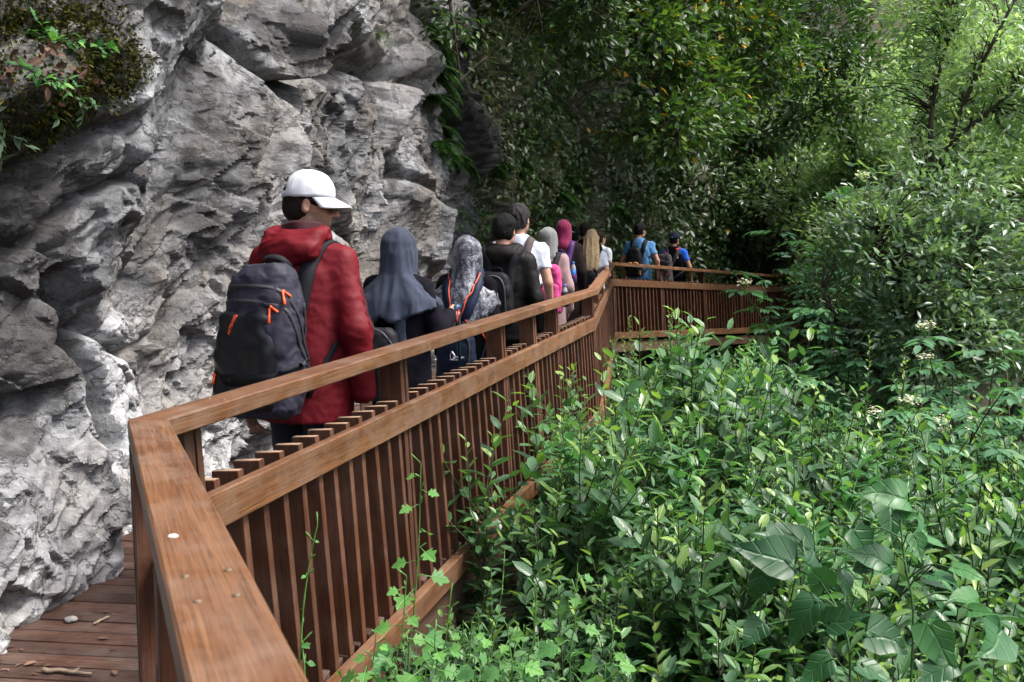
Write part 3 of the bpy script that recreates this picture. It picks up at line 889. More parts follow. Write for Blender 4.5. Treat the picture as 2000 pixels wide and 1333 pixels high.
def wrinkle(V, Q, amp, scale, seed=0, stretch=(1, 1, 1), sharp=False):
    P = V * np.array(stretch) * scale
    P = P + 0.6 * np.stack([vnoise(P * 0.5 + 3, seed), vnoise(P * 0.5 + 9, seed + 1), vnoise(P * 0.5 + 15, seed + 2)], 1)
    n = fbm(P, seed, 2)
    if sharp: n = 0.5 - 1.3 * np.abs(n)
    return V + vnormals(V, Q) * (amp * n)[:, None]
def bvh_of(V, Q): return BVHTree.FromPolygons([tuple(v) for v in V], [tuple(int(i) for i in q) for q in Q])
def spline(pts, n):
    P = np.asarray(pts, float)
    C = catmull(P, 24); s = np.concatenate([[0], np.cumsum(np.linalg.norm(np.diff(C, axis=0), axis=1))])
    return np.stack([np.interp(np.linspace(0, s[-1], n), s, C[:, i]) for i in range(3)], 1)
def ribbon(pts, width, thick, bvh=None, lift=0.004, n=26, up=None):
    """a flat strap along points, laid on a surface when one is given"""
    C = spline(pts, n); Nn = np.zeros_like(C)
    for i, p in enumerate(C):
        if bvh is not None:
            loc, nor, _, dist = bvh.find_nearest(Vector(p))
            if loc is not None and dist < 0.09:
                C[i] = np.array(loc) + np.array(nor) * lift; Nn[i] = nor; continue
        Nn[i] = up if up is not None else (0, 0, 1)
    for _ in range(2):
        Nn[1:-1] = (Nn[:-2] + Nn[1:-1] * 2 + Nn[2:]) / 4
        C[1:-1] = (C[:-2] + C[1:-1] * 2 + C[2:]) / 4
    T = np.gradient(C, axis=0); T /= np.linalg.norm(T, axis=1)[:, None] + 1e-9
    S = np.cross(T, Nn); S /= np.linalg.norm(S, axis=1)[:, None] + 1e-9
    Nn = np.cross(S, T)
    w = np.broadcast_to(np.asarray(width, float), (n,))[:, None] / 2
    V = np.stack([C - S * w, C + S * w, C + S * w * 0.96 + Nn * thick, C - S * w * 0.96 + Nn * thick], 1).reshape(-1, 3)
    Q = []
    for i in range(n - 1):
        for k in range(4): Q.append((i * 4 + k, i * 4 + (k + 1) % 4, i * 4 + 4 + (k + 1) % 4, i * 4 + 4 + k))
    Q += [(3, 2, 1, 0), (n * 4 - 4, n * 4 - 3, n * 4 - 2, n * 4 - 1)]
    return V, np.array(Q)
def rotz(V, a, c=(0, 0, 0)):
    c = np.array(c); q = V - c
    return np.stack([q[:, 0] * math.cos(a) - q[:, 1] * math.sin(a), q[:, 0] * math.sin(a) + q[:, 1] * math.cos(a), q[:, 2]], 1) + c

SKIN = plain_mat('skin', (0.38, 0.205, 0.14), 0.55, 0.4, nscale=30, namp=0.12, bump=0.15, bscale=300)
STUBBLE = plain_mat('stubbled_skin', (0.26, 0.155, 0.11), 0.7, 0.3, nscale=350, namp=0.5, bump=0.3, bscale=500)
HAIR = {n: plain_mat('hair_' + n, c, 0.6, 0.12, nscale=90, namp=0.45, bump=0.9, bscale=170, bdist=0.012, stretch=st) for n, c, st in
        (('black', (0.0055, 0.0048, 0.0048), (1, 1, 0.25)), ('brown', (0.016, 0.011, 0.009), (1, 1, 0.3)), ('grey', (0.030, 0.027, 0.027), (1, 1, 0.4)), ('blonde', (0.50, 0.36, 0.20), (1, 1, 0.06)))}
def fabric(name, col, rough=0.8, sheen=0.03, bump=0.25, nscale=12, namp=0.16, bscale=420, spec=0.18):
    return plain_mat(name, col, rough, spec, nscale=nscale, namp=namp, bump=bump, bscale=bscale, sheen=sheen, bdist=0.0015)

def loc_mesh(name, V, Q, base):
    return mesh_np(name, np.asarray(V) - np.asarray(base), Q)
def person(label, x, y, z0, heading, H, yaw=0.0, pitch=0.0, build=1.0, h=0.014, hh=0.008, arms=None, lean=0.0, top=None, trousers=None, shoe=None,
           hair=None, scarf=None, short=False, head_fwd=0.0, seed=1, beard=False, skirt=False):
    """one walking figure seen from behind; returns its empty and what accessories need"""
    k = H / 1.75
    root = empty('person', (x, y, z0), -R(heading))
    tag(root, label, 'person', 'hikers in single file on the boardwalk')
    b = build
    J = lambda *p: np.array(p, float) * k
    tw = 0.80 if scarf or short == 'f' else 0.96      # narrower shoulders
    Sx = 0.172 * b * tw
    A = arms or {}
    el = {s: J(*A.get(('e', s), (s * 0.245 * b * tw, -0.045, 1.13))) for s in (-1, 1)}
    wr = {s: J(*A.get(('w', s), (s * 0.245 * b * tw, 0.05, 0.895))) for s in (-1, 1)}
    sh = {s: J(s * Sx, lean * 0.8, 1.398) for s in (-1, 1)}
    # ---- body: trunk, limbs
    g = SDF((-0.55 * k, -0.38 * k, -0.01), (0.55 * k, 0.52 * k, 1.50 * k), h)
    g.ell(J(0, 0, 0.95), J(0.145 * b * tw, 0.105, 0.13), 0.03)
    g.loft([(z * k, 0, (fy + lean * max(0, (z - 0.95) / 0.45)) * k, rx * b * tw * k, ry * k) for z, fy, rx, ry in
            ((0.90, 0, 0.14, 0.10), (1.06, 0, 0.128, 0.092), (1.25, -0.005, 0.152, 0.105), (1.38, -0.01, 0.15, 0.09), (1.455, -0.01, 0.08, 0.065))], k=0.03)
    g.cap(J(0, lean * 0.9 - 0.01, 1.40), J(0, lean * 1.1, 1.50), 0.06 * k, 0.056 * k, 0.03)
    legs = {-1: (0.06, 0.11), 1: (0.01, -0.13)}
    kn, an = {}, {}
    for s in (-1, 1):
        g.cap(sh[s], el[s], 0.050 * k, 0.041 * k, 0.03); g.cap(el[s], wr[s], 0.041 * k, 0.027 * k, 0.015)
        kn[s] = J(s * 0.095, legs[s][0], 0.50); an[s] = J(s * 0.09, legs[s][1], 0.085 + (0.03 if s == 1 else 0))
        g.cap(J(s * 0.088, 0, 0.92), kn[s], 0.085 * k, 0.057 * k, 0.04); g.cap(kn[s], an[s], 0.056 * k, 0.036 * k, 0.02)
        g.cap(an[s] + J(0, -0.03, -0.03), an[s] + J(s * 0.015, 0.15, -0.045), 0.035 * k, 0.03 * k, 0.02)
    V, Q = g.skin()
    Vs, Qs, ms = [V], [Q], [np.zeros(len(Q), int)]
    # ---- head, in its own frame: x right, y face, z up
    hc = J(0, 0.03 + lean * 1.25 + head_fwd, 1.633)
    gh = SDF(J(-0.11, -0.14, -0.22), J(0.11, 0.15, 0.13), hh)
    e = lambda c, r, kk=0.015, op='u', **q: gh.ell(J(*c), J(*r), kk, op, **q)
    e((0, -0.018, 0.028), (0.074, 0.094, 0.086))
    e((0, 0.030, -0.030), (0.060, 0.066, 0.082), 0.025)
    gh.cap(J(-0.046, 0.0, -0.065), J(0, 0.062, -0.098), 0.022 * k, 0.019 * k, 0.02); gh.cap(J(0.046, 0.0, -0.065), J(0, 0.062, -0.098), 0.022 * k, 0.019 * k, 0.02)
    gh.cap(J(-0.03, 0.078, 0.022), J(0.03, 0.078, 0.022), 0.011 * k, 0.011 * k, 0.012)
    e((-0.032, 0.095, 0.002), (0.016, 0.013, 0.011), 0.008, 's'); e((0.032, 0.095, 0.002), (0.016, 0.013, 0.011), 0.008, 's')
    e((-0.031, 0.079, 0.002), (0.012, 0.010, 0.010), 0.003); e((0.031, 0.079, 0.002), (0.012, 0.010, 0.010), 0.003)
    gh.cap(J(0, 0.090, 0.008), J(0, 0.114, -0.030), 0.008 * k, 0.012 * k, 0.010); e((0, 0.100, -0.036), (0.017, 0.012, 0.008), 0.008)
    gh.cap(J(-0.020, 0.083, -0.060), J(0.020, 0.083, -0.060), 0.008 * k, 0.008 * k, 0.004); gh.cap(J(-0.016, 0.082, -0.073), J(0.016, 0.082, -0.073), 0.009 * k, 0.009 * k, 0.004)
    gh.cap(J(0, -0.030, -0.05), J(0, -0.045, -0.23), 0.052 * k, 0.058 * k, 0.03)
    for s in (-1, 1):
        e((s * 0.077, -0.006, -0.008), (0.011, 0.021, 0.034), 0.006, yaw=s * R(-18)); e((s * 0.087, 0.002, -0.004), (0.007, 0.011, 0.020), 0.004, 's')
    VH, QH = gh.skin()
    if beard:
        c = VH[QH].mean(1); yy, zz = c[:, 1] / k, c[:, 2] / k
        mb = ((zz < -0.030 - 0.25 * np.clip(yy - 0.04, 0, 1)) & (yy > -0.012) & (zz > -0.125) & ~((np.abs(c[:, 0] / k) < 0.02) & (yy > 0.085) & (zz > -0.052))).astype(int)
    else: mb = np.zeros(len(QH), int)
    cp, sp = math.cos(pitch), math.sin(pitch)
    def head_xf(P):
        P = np.asarray(P, float)
        q = np.stack([P[:, 0], P[:, 1] * cp - P[:, 2] * sp, P[:, 1] * sp + P[:, 2] * cp], 1)
        return rotz(q, -R(yaw)) + hc
    Vs.append(head_xf(VH)); Qs.append(QH); ms.append(mb)
    # ---- hands: palm, four fingers, thumb
    for s in (-1, 1):
        d = wr[s] - el[s]; d = d / np.linalg.norm(d)
        hd = np.array(A.get(('d', s), d * 0.75 + np.array([0, 0.05, -0.25]))); hd = hd / np.linalg.norm(hd)
        pn = np.array(A.get(('p', s), (-s, 0.1, 0.0)), float); pn -= hd * (pn @ hd); pn /= np.linalg.norm(pn)     # palm faces the thigh
        sd_ = np.cross(hd, pn) * (1.0)
        if sd_[1] < 0: sd_ = -sd_                     # towards the thumb = forward
        o = wr[s]; curl = A.get(('c', s), 0.35)
        gH = SDF(o - 0.15 * k - 0.08, o + 0.15 * k + 0.08, 0.0055 if hh < 0.007 else 0.008)
        P_ = lambda a, c, n: o + (hd * a + sd_ * c + pn * n) * k
        gH.cap(P_(-0.02, 0, 0), P_(0.015, 0, 0), 0.026 * k, 0.026 * k, 0.01)
        gH.cap(P_(0.03, 0.018, 0), P_(0.082, 0.024, 0), 0.020 * k, 0.018 * k, 0.012, flat=(pn, 1.35)); gH.cap(P_(0.03, -0.014, 0), P_(0.080, -0.022, 0), 0.020 * k, 0.017 * k, 0.012, flat=(pn, 1.35))
        for c, ln in ((0.031, 0.068), (0.011, 0.078), (-0.009, 0.072), (-0.029, 0.056)):
            r = 0.0088 * k; a0 = P_(0.086, c, 0)
            m1 = (hd * math.cos(curl) + pn * math.sin(curl)) ; m2 = (hd * math.cos(curl * 2.6) + pn * math.sin(curl * 2.6)); m3 = (hd * math.cos(curl * 3.8) + pn * math.sin(curl * 3.8))
            a1 = a0 + m1 * ln * 0.45 * k; a2 = a1 + m2 * ln * 0.33 * k; a3 = a2 + m3 * ln * 0.25 * k
            gH.cap(a0 - hd * 0.02 * k, a1, r * 1.05, r, 0.004); gH.cap(a1, a2, r, r * 0.92, 0.003); gH.cap(a2, a3, r * 0.92, r * 0.8, 0.003)
        t0 = P_(0.025, 0.030, 0.008); t1 = P_(0.062, 0.050, 0.022); t2 = P_(0.092, 0.050, 0.034)
        gH.cap(t0, t1, 0.014 * k, 0.011 * k, 0.010); gH.cap(t1, t2, 0.011 * k, 0.0085 * k, 0.003)
        Vh, Qh = gH.skin(); Vs.append(Vh); Qs.append(Qh); ms.append(np.zeros(len(Qh), int))
    off, QQ = 0, []
    for v, q in zip(Vs, Qs): QQ.append(q + off); off += len(v)
    bodyme = mesh_np('body', np.concatenate(Vs), np.concatenate(QQ), None, True, None, [SKIN, STUBBLE], np.concatenate(ms))
    obj('body', bodyme, None, root)
    # ---- upper garment
    T = dict(hem=0.82, hr=(0.185, 0.135), wr=(0.178, 0.128), cr=(0.192, 0.137), sleeve='long', sr=(0.060, 0.055, 0.045), collar=1.50, hood=False, wrk=0.010, wsc=7.0, extra=None)
    T.update(top)
    g = SDF((-0.56 * k, -0.40 * k, (T['hem'] - 0.06) * k), (0.56 * k, 0.50 * k, 1.60 * k), T.get('h', h))
    ly = lambda z: lean * max(0, (z - 0.95) / 0.45)
    rows = [(T['hem'], 0, *T['hr']), (1.04, 0, *T['wr']), (1.25, -0.005, *T['cr']), (1.36, -0.008, T['cr'][0] * 0.93, T['cr'][1] * 0.9), (1.43, -0.01, 0.125, 0.095), (T['collar'], -0.004, 0.075, 0.078), (T['collar'] + 0.012, -0.002, 0.07, 0.075)]
    if T['hem'] > 1.0: rows.pop(1)
    g.loft([(z * k, 0, (fy + ly(z)) * k, rx * b * (tw if z > 1.1 else max(tw, 0.93)) * k, ry * k) for z, fy, rx, ry in rows], e=2.3, k=0.03)
    for s in (-1, 1):
        g.cap(J(s * 0.045, lean - 0.01, 1.445), sh[s] + J(0, 0, 0.0), 0.052 * k, T['sr'][0] * 0.92 * k, 0.05)
        if T['sleeve'] == 'long':
            g.cap(sh[s], el[s], T['sr'][0] * k, T['sr'][1] * k, 0.045); g.cap(el[s], wr[s] - (wr[s] - el[s]) * 0.02, T['sr'][1] * k, T['sr'][2] * k, 0.025)
        elif T['sleeve'] == 'short':
            d = el[s] - sh[s]; tip = sh[s] + d * 0.74
            g.cap(sh[s], sh[s] + d * 0.70, T['sr'][0] * k, (T['sr'][0] - 0.004) * k, 0.045); g.put(lambda X, Y, Z, c=sh[s] + d * 0.60, n_=d / np.linalg.norm(d): np.maximum(np.sqrt((X - c[0]) ** 2 + (Y - c[1]) ** 2 + (Z - c[2]) ** 2) - 0.13 * k, -((X - c[0]) * n_[0] + (Y - c[1]) * n_[1] + (Z - c[2]) * n_[2])) + 0 * X, sh[s] + d * 0.60 - 0.13, sh[s] + d * 0.60 + 0.13, 0.006, 's') if True else None
    if T['hood']:
        g.ell(J(0, -0.085 + lean, 1.452), J(0.150, 0.070, 0.075), 0.03); g.cap(J(-0.10, -0.02 + lean, 1.50), J(0.10, -0.02 + lean, 1.50), 0.045 * k, 0.045 * k, 0.03)
        g.cap(J(-0.085, 0.05 + lean, 1.475), J(0.085, 0.05 + lean, 1.475), 0.045 * k, 0.045 * k, 0.03)
        g.ell(J(0, 0.01 + lean, 1.57), J(0.085, 0.085, 0.075), 0.02, 's')
    if T['extra']: T['extra'](g, J)
    VT, QT = g.skin()
    VT = wrinkle(VT, QT, T['wrk'] * k, T['wsc'], seed, (1, 1, 0.7)); VT = wrinkle(VT, QT, T['wrk'] * 0.55 * k, T['wsc'] * 2.3, seed + 5, (1, 1, 1.5), True)
    if T.get('h', h) < 0.017:
        VT = wrinkle(VT, QT, T['wrk'] * 0.20 * k, T['wsc'] * 3.6, seed + 12, (1.2, 0.6, 0.9), True); VT = wrinkle(VT, QT, T['wrk'] * 0.10 * k, T['wsc'] * 8, seed + 15, (1, 1, 1.6), True)
    obj(T.get('name', 'jacket'), mesh_np('garment', VT, QT), T['mat'], root)
    bvh = bvh_of(VT, QT)
    # ---- trousers or skirt, shoes
    g = SDF((-0.3 * k, -0.35 * k, 0.02), (0.3 * k, 0.35 * k, 1.06 * k), max(h, 0.014))
    if skirt:
        g.loft([(0.06 * k, 0, -0.01, 0.25 * k, 0.20 * k), (0.5 * k, 0, 0, 0.21 * k, 0.17 * k), (0.95 * k, 0, 0, 0.165 * k, 0.125 * k), (1.03 * k, 0, 0, 0.15 * k, 0.115 * k)], fold=lambda t, z: 0.05 * np.sin(7 * t) * np.clip(1 - z, 0, 1))
    else:
        g.ell(J(0, 0, 0.94), J(0.163 * b, 0.125, 0.13), 0.03)
        for s in (-1, 1):
            g.cap(J(s * 0.088, 0, 0.90), kn[s], 0.098 * k, 0.075 * k, 0.03); g.cap(kn[s], an[s] + J(0, 0, 0.0), 0.073 * k, 0.062 * k, 0.02)
    V2, Q2 = g.skin(); V2 = wrinkle(V2, Q2, 0.010 * k, 8.0, seed + 9, (1, 1, 0.8))
    obj('skirt' if skirt else 'trousers', mesh_np('trousers', V2, Q2), trousers, root)
    for s in (-1, 1):
        a = an[s]; lo_ = a - J(0.08, 0.12, 0.10); hi_ = a + J(0.08, 0.22, 0.06)
        g = SDF(lo_, hi_, 0.012)
        g.cap(a + J(0, -0.035, -0.035), a + J(s * 0.012, 0.15, -0.05), 0.045 * k, 0.040 * k, 0.02); g.cap(a + J(0, -0.01, -0.02), a + J(0, -0.01, 0.03), 0.05 * k, 0.048 * k, 0.02)
        g.plane(a + J(0, 0, -0.084), (0, 0, -1.0))
        v, q = g.skin(); obj('shoe', mesh_np('shoe', v, q), shoe or M['shoe'], root)
    # ---- hair
    if hair:
        g = SDF(J(-0.125, -0.17, -0.14), J(0.125, 0.13, 0.16), max(0.006, hh * 0.85))
        E = lambda c, r, kk=0.012, op='u', **q: g.ell(J(*c), J(*r), kk, op, **q)
        th = hair.get('thick', 0.014)
        E((0, -0.020, 0.030 + th * 0.3), (0.074 + th, 0.095 + th, 0.086 + th)); E((0, -0.035, -0.03), (0.067 + th * 0.7, 0.075 + th * 0.7, 0.065), 0.03)
        E((0, 0.11, -0.055), (0.10, 0.085, 0.10), 0.012, 's'); E((0, -0.03, -0.135), (0.10, 0.10, 0.065), 0.012, 's')
        for s in (-1, 1): E((s * 0.086, 0.012, -0.028), (0.026, 0.034, 0.042), 0.01, 's')
        if hair.get('bun'): E((0, -0.118, hair['bun']), (0.040, 0.036, 0.036), 0.01)
        v, q = g.skin(); v = wrinkle(v, q, hair.get('rough', 0.006) * k, 42.0, seed + 3, (1, 1, 0.5))
        ho = obj('hair', mesh_np('hair', head_xf(v), q), hair['mat'], root)
    F = dict(root=root, k=k, J=J, bvh=bvh, head_xf=head_xf, hc=hc, wr=wr, el=el, sh=sh, heading=heading, pos=np.array([x, y, z0]), VT=VT, QT=QT)
    return F
def to_world(F, p):
    a = -R(F['heading']); p = np.asarray(p)
    return np.array([p[0] * math.cos(a) - p[1] * math.sin(a), p[0] * math.sin(a) + p[1] * math.cos(a), p[2]]) + F['pos']
def wear(F, name, label, cat, base, group=None):
    """an empty for something carried: parts are built in the wearer's frame"""
    w = to_world(F, base)
    r = empty(name, tuple(w), -R(F['heading'])); tag(r, label, cat, group)
    r['_'] = 0; del r['_']
    return r, np.asarray(base, float)
def add(root, base, name, V, Q, mat, smooth=True):
    return obj(name, mesh_np(name, np.asarray(V) - base, Q, None, smooth), mat, root)
def lettering(root, base, text, size, bvh, p, up, mat, outward=(0, -1, 0), name='lettering'):
    """flat printed letters laid on the surface"""
    cu = bpy.data.curves.new('lettering', 'FONT'); cu.body = text; cu.size = size; cu.extrude = 0.0006; cu.align_x = 'CENTER'; cu.align_y = 'CENTER'; cu.resolution_u = 2
    t = bpy.data.objects.new('tmp', cu); COL.objects.link(t)
    me = bpy.data.meshes.new_from_object(t); bpy.data.objects.remove(t)
    n = Vector(outward).normalized(); u = Vector(up); u = (u - n * u.dot(n)).normalized(); r = u.cross(n)
    co = np.zeros(len(me.vertices) * 3, np.float32); me.vertices.foreach_get('co', co); co = co.reshape(-1, 3)
    out = np.zeros_like(co)
    for i, c in enumerate(co):
        q = Vector(p) + r * float(c[0]) + u * float(c[1])
        loc, nor, _, dist = bvh.ray_cast(q + n * 0.3, -n)
        if loc is None: loc = q
        out[i] = np.array(loc) + np.array(n) * (0.0025 + float(c[2])) - base
    me.vertices.foreach_set('co', out.ravel()); me.update()
    return obj(name, me, mat, root)
def pull(root, base, bvh, p, d, ln, rad, mat, name='zip_pull'):
    loc, nor, _, _ = bvh.find_nearest(Vector(p)); loc = np.array(loc); nor = np.array(nor)
    d = np.array(d, float); d -= nor * (d @ nor); d /= np.linalg.norm(d)
    a = loc + nor * (rad * 1.2)
    V, Q = tube_np([a - d * 0.004, a, a + d * ln * 0.35, a + d * ln * 0.4, a + d * ln, a + d * (ln + 0.003)], [rad * 1.6, rad * 1.8, rad * 1.0, rad * 1.5, rad * 1.6, rad * 0.6], 6)
    return add(root, base, name, V, Q, mat)
def pack(F, label, mat, strap_mat, w=0.145, hgt=0.42, z0=0.98, d=0.075, dx=0.0, tilt=0.0, e=3.2, h=0.010, back=0.135, trim=None, pocket=None, straps=True, v_straps=False, name='backpack', taper=0.78, seed=3, both=True, wrk=0.006):
    k, J = F['k'], F['J']
    base = J(dx, -back - d, z0)
    r, base = wear(F, name, label, 'backpack', base, 'backpacks carried by the hikers')
    lo, hi = J(dx - w - 0.06, -back - 2 * d - 0.08, z0 - 0.03), J(dx + w + 0.06, -back + 0.08, z0 + hgt + 0.05)
    g = SDF(lo, hi, h)
    L_ = [(z0, 0.90, 0.86), (z0 + hgt * 0.06, 1.0, 1.0), (z0 + hgt * 0.35, 1.0, 1.02), (z0 + hgt * 0.75, 0.5 + taper / 2, 0.88), (z0 + hgt * 0.93, taper * 0.92, 0.66), (z0 + hgt, taper * 0.62, 0.40)]
    g.loft([(z * k, (dx + tilt * (z - z0)) * k, (-back - d) * k, w * a * k, d * q * k) for z, a, q in L_], e=e, k=0.012)
    V, Q = g.skin(); V = wrinkle(V, Q, wrk * k, 9.0, seed, (1, 1, 1.2)); V = wrinkle(V, Q, wrk * 0.5 * k, 22.0, seed + 4, (1, 1, 1.2), True)
    add(r, base, 'body', V, Q, mat)
    pb = bvh_of(V, Q)
    def P_(x, y, z): return J(dx + x + tilt * (z - z0), y, z)
    if pocket:
        g = SDF(lo, hi, h)
        pw, pz0, pz1, pd = pocket['w'], pocket['z0'], pocket['z1'], pocket.get('d', 0.022)
        g.loft([(z * k, (dx + pocket.get('dx', 0) + tilt * (z - z0)) * k, (-back - d * 1.25) * k, pw * a * k, (d * 0.75 * q + pd) * k) for z, a, q in ((pz0, 0.94, 0.95), (pz0 + 0.03, 1, 1), ((pz0 + pz1) / 2, 1, 1), (pz1 - 0.03, 0.9, 0.9), (pz1, 0.62, 0.6))], e=3.4, k=0.01)
        v, q = g.skin(); v = wrinkle(v, q, wrk * k, 10.0, seed + 7)
        add(r, base, pocket.get('name', 'pocket'), v, q, pocket['mat']); pb2 = bvh_of(v, q)
    else: pb2 = pb
    if straps:
        for s in ((-1, 1) if both else (1,)):
            if v_straps: pts = [P_(s * 0.02, -back, z0 + hgt - 0.01), P_(s * 0.05, -back, z0 + hgt + 0.06), J(s * 0.11, -0.11, 1.38), J(s * 0.125, -0.02, 1.50), J(s * 0.13, 0.10, 1.40), J(s * 0.14, 0.15, 1.25)]
            else: pts = [P_(s * 0.075, -back + 0.01, z0 + hgt - 0.24), J(s * 0.095, -0.14, 1.36), J(s * 0.115, -0.05, 1.485), J(s * 0.12, 0.05, 1.46), J(s * 0.13, 0.14, 1.32), J(s * 0.15, 0.14, 1.15)]
            v, q = ribbon(pts, 0.066 * k, 0.010 * k, F['bvh'], 0.003, 34, up=(0, -0.6, 0.8))
            add(r, base, 'shoulder_strap', v, q, strap_mat, False)
            v, q = ribbon([J(s * 0.19, 0.02, 1.12), J(s * 0.185, -0.07, 1.06), P_(s * w * 0.86, -back, z0 + 0.06)], 0.024 * k, 0.004 * k, F['bvh'], 0.003, 12, up=(s, 0, 0))
            add(r, base, 'lower_strap', v, q, strap_mat, False)
    if trim is not False:
        v, q = tube_np(spline([P_(-0.045, -back - 0.01, z0 + hgt - 0.01), P_(-0.03, -back - 0.015, z0 + hgt + 0.025), P_(0.03, -back - 0.015, z0 + hgt + 0.025), P_(0.045, -back - 0.01, z0 + hgt - 0.01)], 12), 0.0075 * k, 6)
        add(r, base, 'handle', v, q, strap_mat)
    return dict(root=r, base=base, bvh=pb, bvh2=pb2, P=P_, F=F)
def zip_line(PK, pts, mat, w=0.010, second=False, name='zip', n=22):
    v, q = ribbon(pts, w, 0.002, PK['bvh2'] if second else PK['bvh'], 0.0012, n)
    return add(PK['root'], PK['base'], name, v, q, mat, False)
def cap_hat(F, mat, open_back=True, scale=1.0):
    """baseball cap: six-panel dome, curved brim, opening and strap at the back; a child of the wearer"""
    k = F['k']; c = np.array([0, -0.016, 0.030]) * k; r = np.array([0.088, 0.110, 0.112]) * k * scale
    V, Q = [], []
    nu, nv = 48, 14
    for j in range(nv + 1):
        el_ = (j / nv) * math.pi / 2
        for i in range(nu):
            t = 2 * math.pi * i / nu
            w = math.cos(el_) ** 0.80
            seam = 1 - 0.006 * (abs(math.cos(3 * t)) > 0.985)
            x, y, z = r[0] * w * math.cos(t) * seam, r[1] * w * math.sin(t) * seam, r[2] * math.sin(el_)
            zb = -0.012 * k * (1 - j / nv) * (1 - 0.9 * math.sin(t)) * 1.1 + 0.012 * k * (1 - j / nv)
            V.append(c + np.array([x, y, z + zb]))
    for j in range(nv):
        for i in range(nu):
            t = 2 * math.pi * (i + 0.5) / nu
            back_ang = abs(((t - 1.5 * math.pi) + math.pi) % (2 * math.pi) - math.pi)
            if open_back and back_ang < R(34) * math.sqrt(max(0, 1 - ((j - 1.5) / 4.2) ** 2)) and 1 < j < 6: continue
            Q.append((j * nu + i, j * nu + (i + 1) % nu, (j + 1) * nu + (i + 1) % nu, (j + 1) * nu + i))
    V = np.array(V)
    V = V + 0.0025 * k * np.stack([vnoise(V * 40, 5), vnoise(V * 40, 6), vnoise(V * 40, 7)], 1)
    o = obj('cap', mesh_np('cap', F['head_xf'](V), Q), mat, F['root'])
    sm = o.modifiers.new('thickness', 'SOLIDIFY'); sm.thickness = 0.0025; sm.offset = 1
    V, Q = [], []
    nu, nv = 20, 7
    for j in range(nv + 1):
        f = j / nv
        for i in range(nu + 1):
            t = R(18) + (math.pi - R(36)) * i / nu
            ext = f * (0.078 * math.sin(t) ** 0.55) * k
            x, y = r[0] * math.cos(t) * (1 + 0.04 * f), r[1] * math.sin(t) * 0.99 + ext
            z = -0.001 * k + 0.010 * k - 0.030 * k * f - 0.22 * (x ** 2) / (0.09 * k) * (0.4 + 0.6 * f)
            V.append(c + np.array([x, y, z]))
    for j in range(nv):
        for i in range(nu):
            Q.append((j * (nu + 1) + i, j * (nu + 1) + i + 1, (j + 1) * (nu + 1) + i + 1, (j + 1) * (nu + 1) + i))
    b = obj('brim', mesh_np('brim', F['head_xf'](np.array(V)), Q), mat, o)
    sm = b.modifiers.new('thickness', 'SOLIDIFY'); sm.thickness = 0.004; sm.offset = 0
    for i in range(6):
        t = math.pi * i / 3 + math.pi / 2; pts = []
        for el_ in np.linspace(0.10, 1.5, 14):
            w = math.cos(el_) ** 0.80; pts.append(c + np.array([r[0] * w * math.cos(t), r[1] * w * math.sin(t), r[2] * math.sin(el_)]) * 1.0 + np.array([math.cos(t) * w, math.sin(t) * w, math.sin(el_)]) * 0.0022)
        if i == 3 and open_back: pts = pts[6:]
        V, Q = tube_np(F['head_xf'](np.array(pts)), 0.0013, 4); obj('seam', mesh_np('seam', V, Q), mat, o)
    V, Q = tube_np(F['head_xf'](np.array([c + np.array([0, 0, r[2] - 0.001]), c + np.array([0, 0, r[2] + 0.005 * k])])), [0.008 * k, 0.004 * k], 8)
    obj('button', mesh_np('button', V, Q), mat, o)
    return o
def scarf_mesh(F, label, mat, drape=None, h=0.011, seed=2, thick=0.016, wrk=0.006, tuck=True, extra=None, fold_n=9):
    """headscarf over head and neck, child of the wearer"""
    k, J, hc = F['k'], F['J'], F['hc']
    g = SDF(J(-0.34, -0.36, 0.98), J(0.34, 0.36, 1.80), h)
    o = hc / k
    yw = -R(F.get('yaw', 0))
    E = lambda c, r, kk=0.02, op='u': g.ell(J(*(o + np.array([c[0] * math.cos(yw) - c[1] * math.sin(yw), c[0] * math.sin(yw) + c[1] * math.cos(yw), c[2]]))), J(*r), kk, op, yaw=yw)
    t = thick
    E((0, -0.020, 0.022), (0.078 + t, 0.098 + t, 0.082 + t)); E((0, 0.0, -0.05), (0.070 + t, 0.085 + t, 0.085), 0.03)
    g.cap(J(*(o + np.array([0, -0.03, -0.08]))), J(0, -0.02, 1.44), 0.085 * k, 0.105 * k, 0.05)
    if drape: drape(g, J, o)
    E((0, 0.135, -0.020), (0.055, 0.09, 0.075), 0.012, 's')
    if extra: extra(g, J, o)
    v, q = g.skin()
    v = wrinkle(v, q, wrk * k, 6.0, seed, (1.6, 1.6, 0.5)); v = wrinkle(v, q, wrk * 0.8 * k, 14.0, seed + 3, (1.6, 1.6, 0.4), True)
    obj('headscarf', mesh_np('headscarf', v, q), mat, F['root'])
    F['sbvh'] = bvh_of(v, q)
    return F

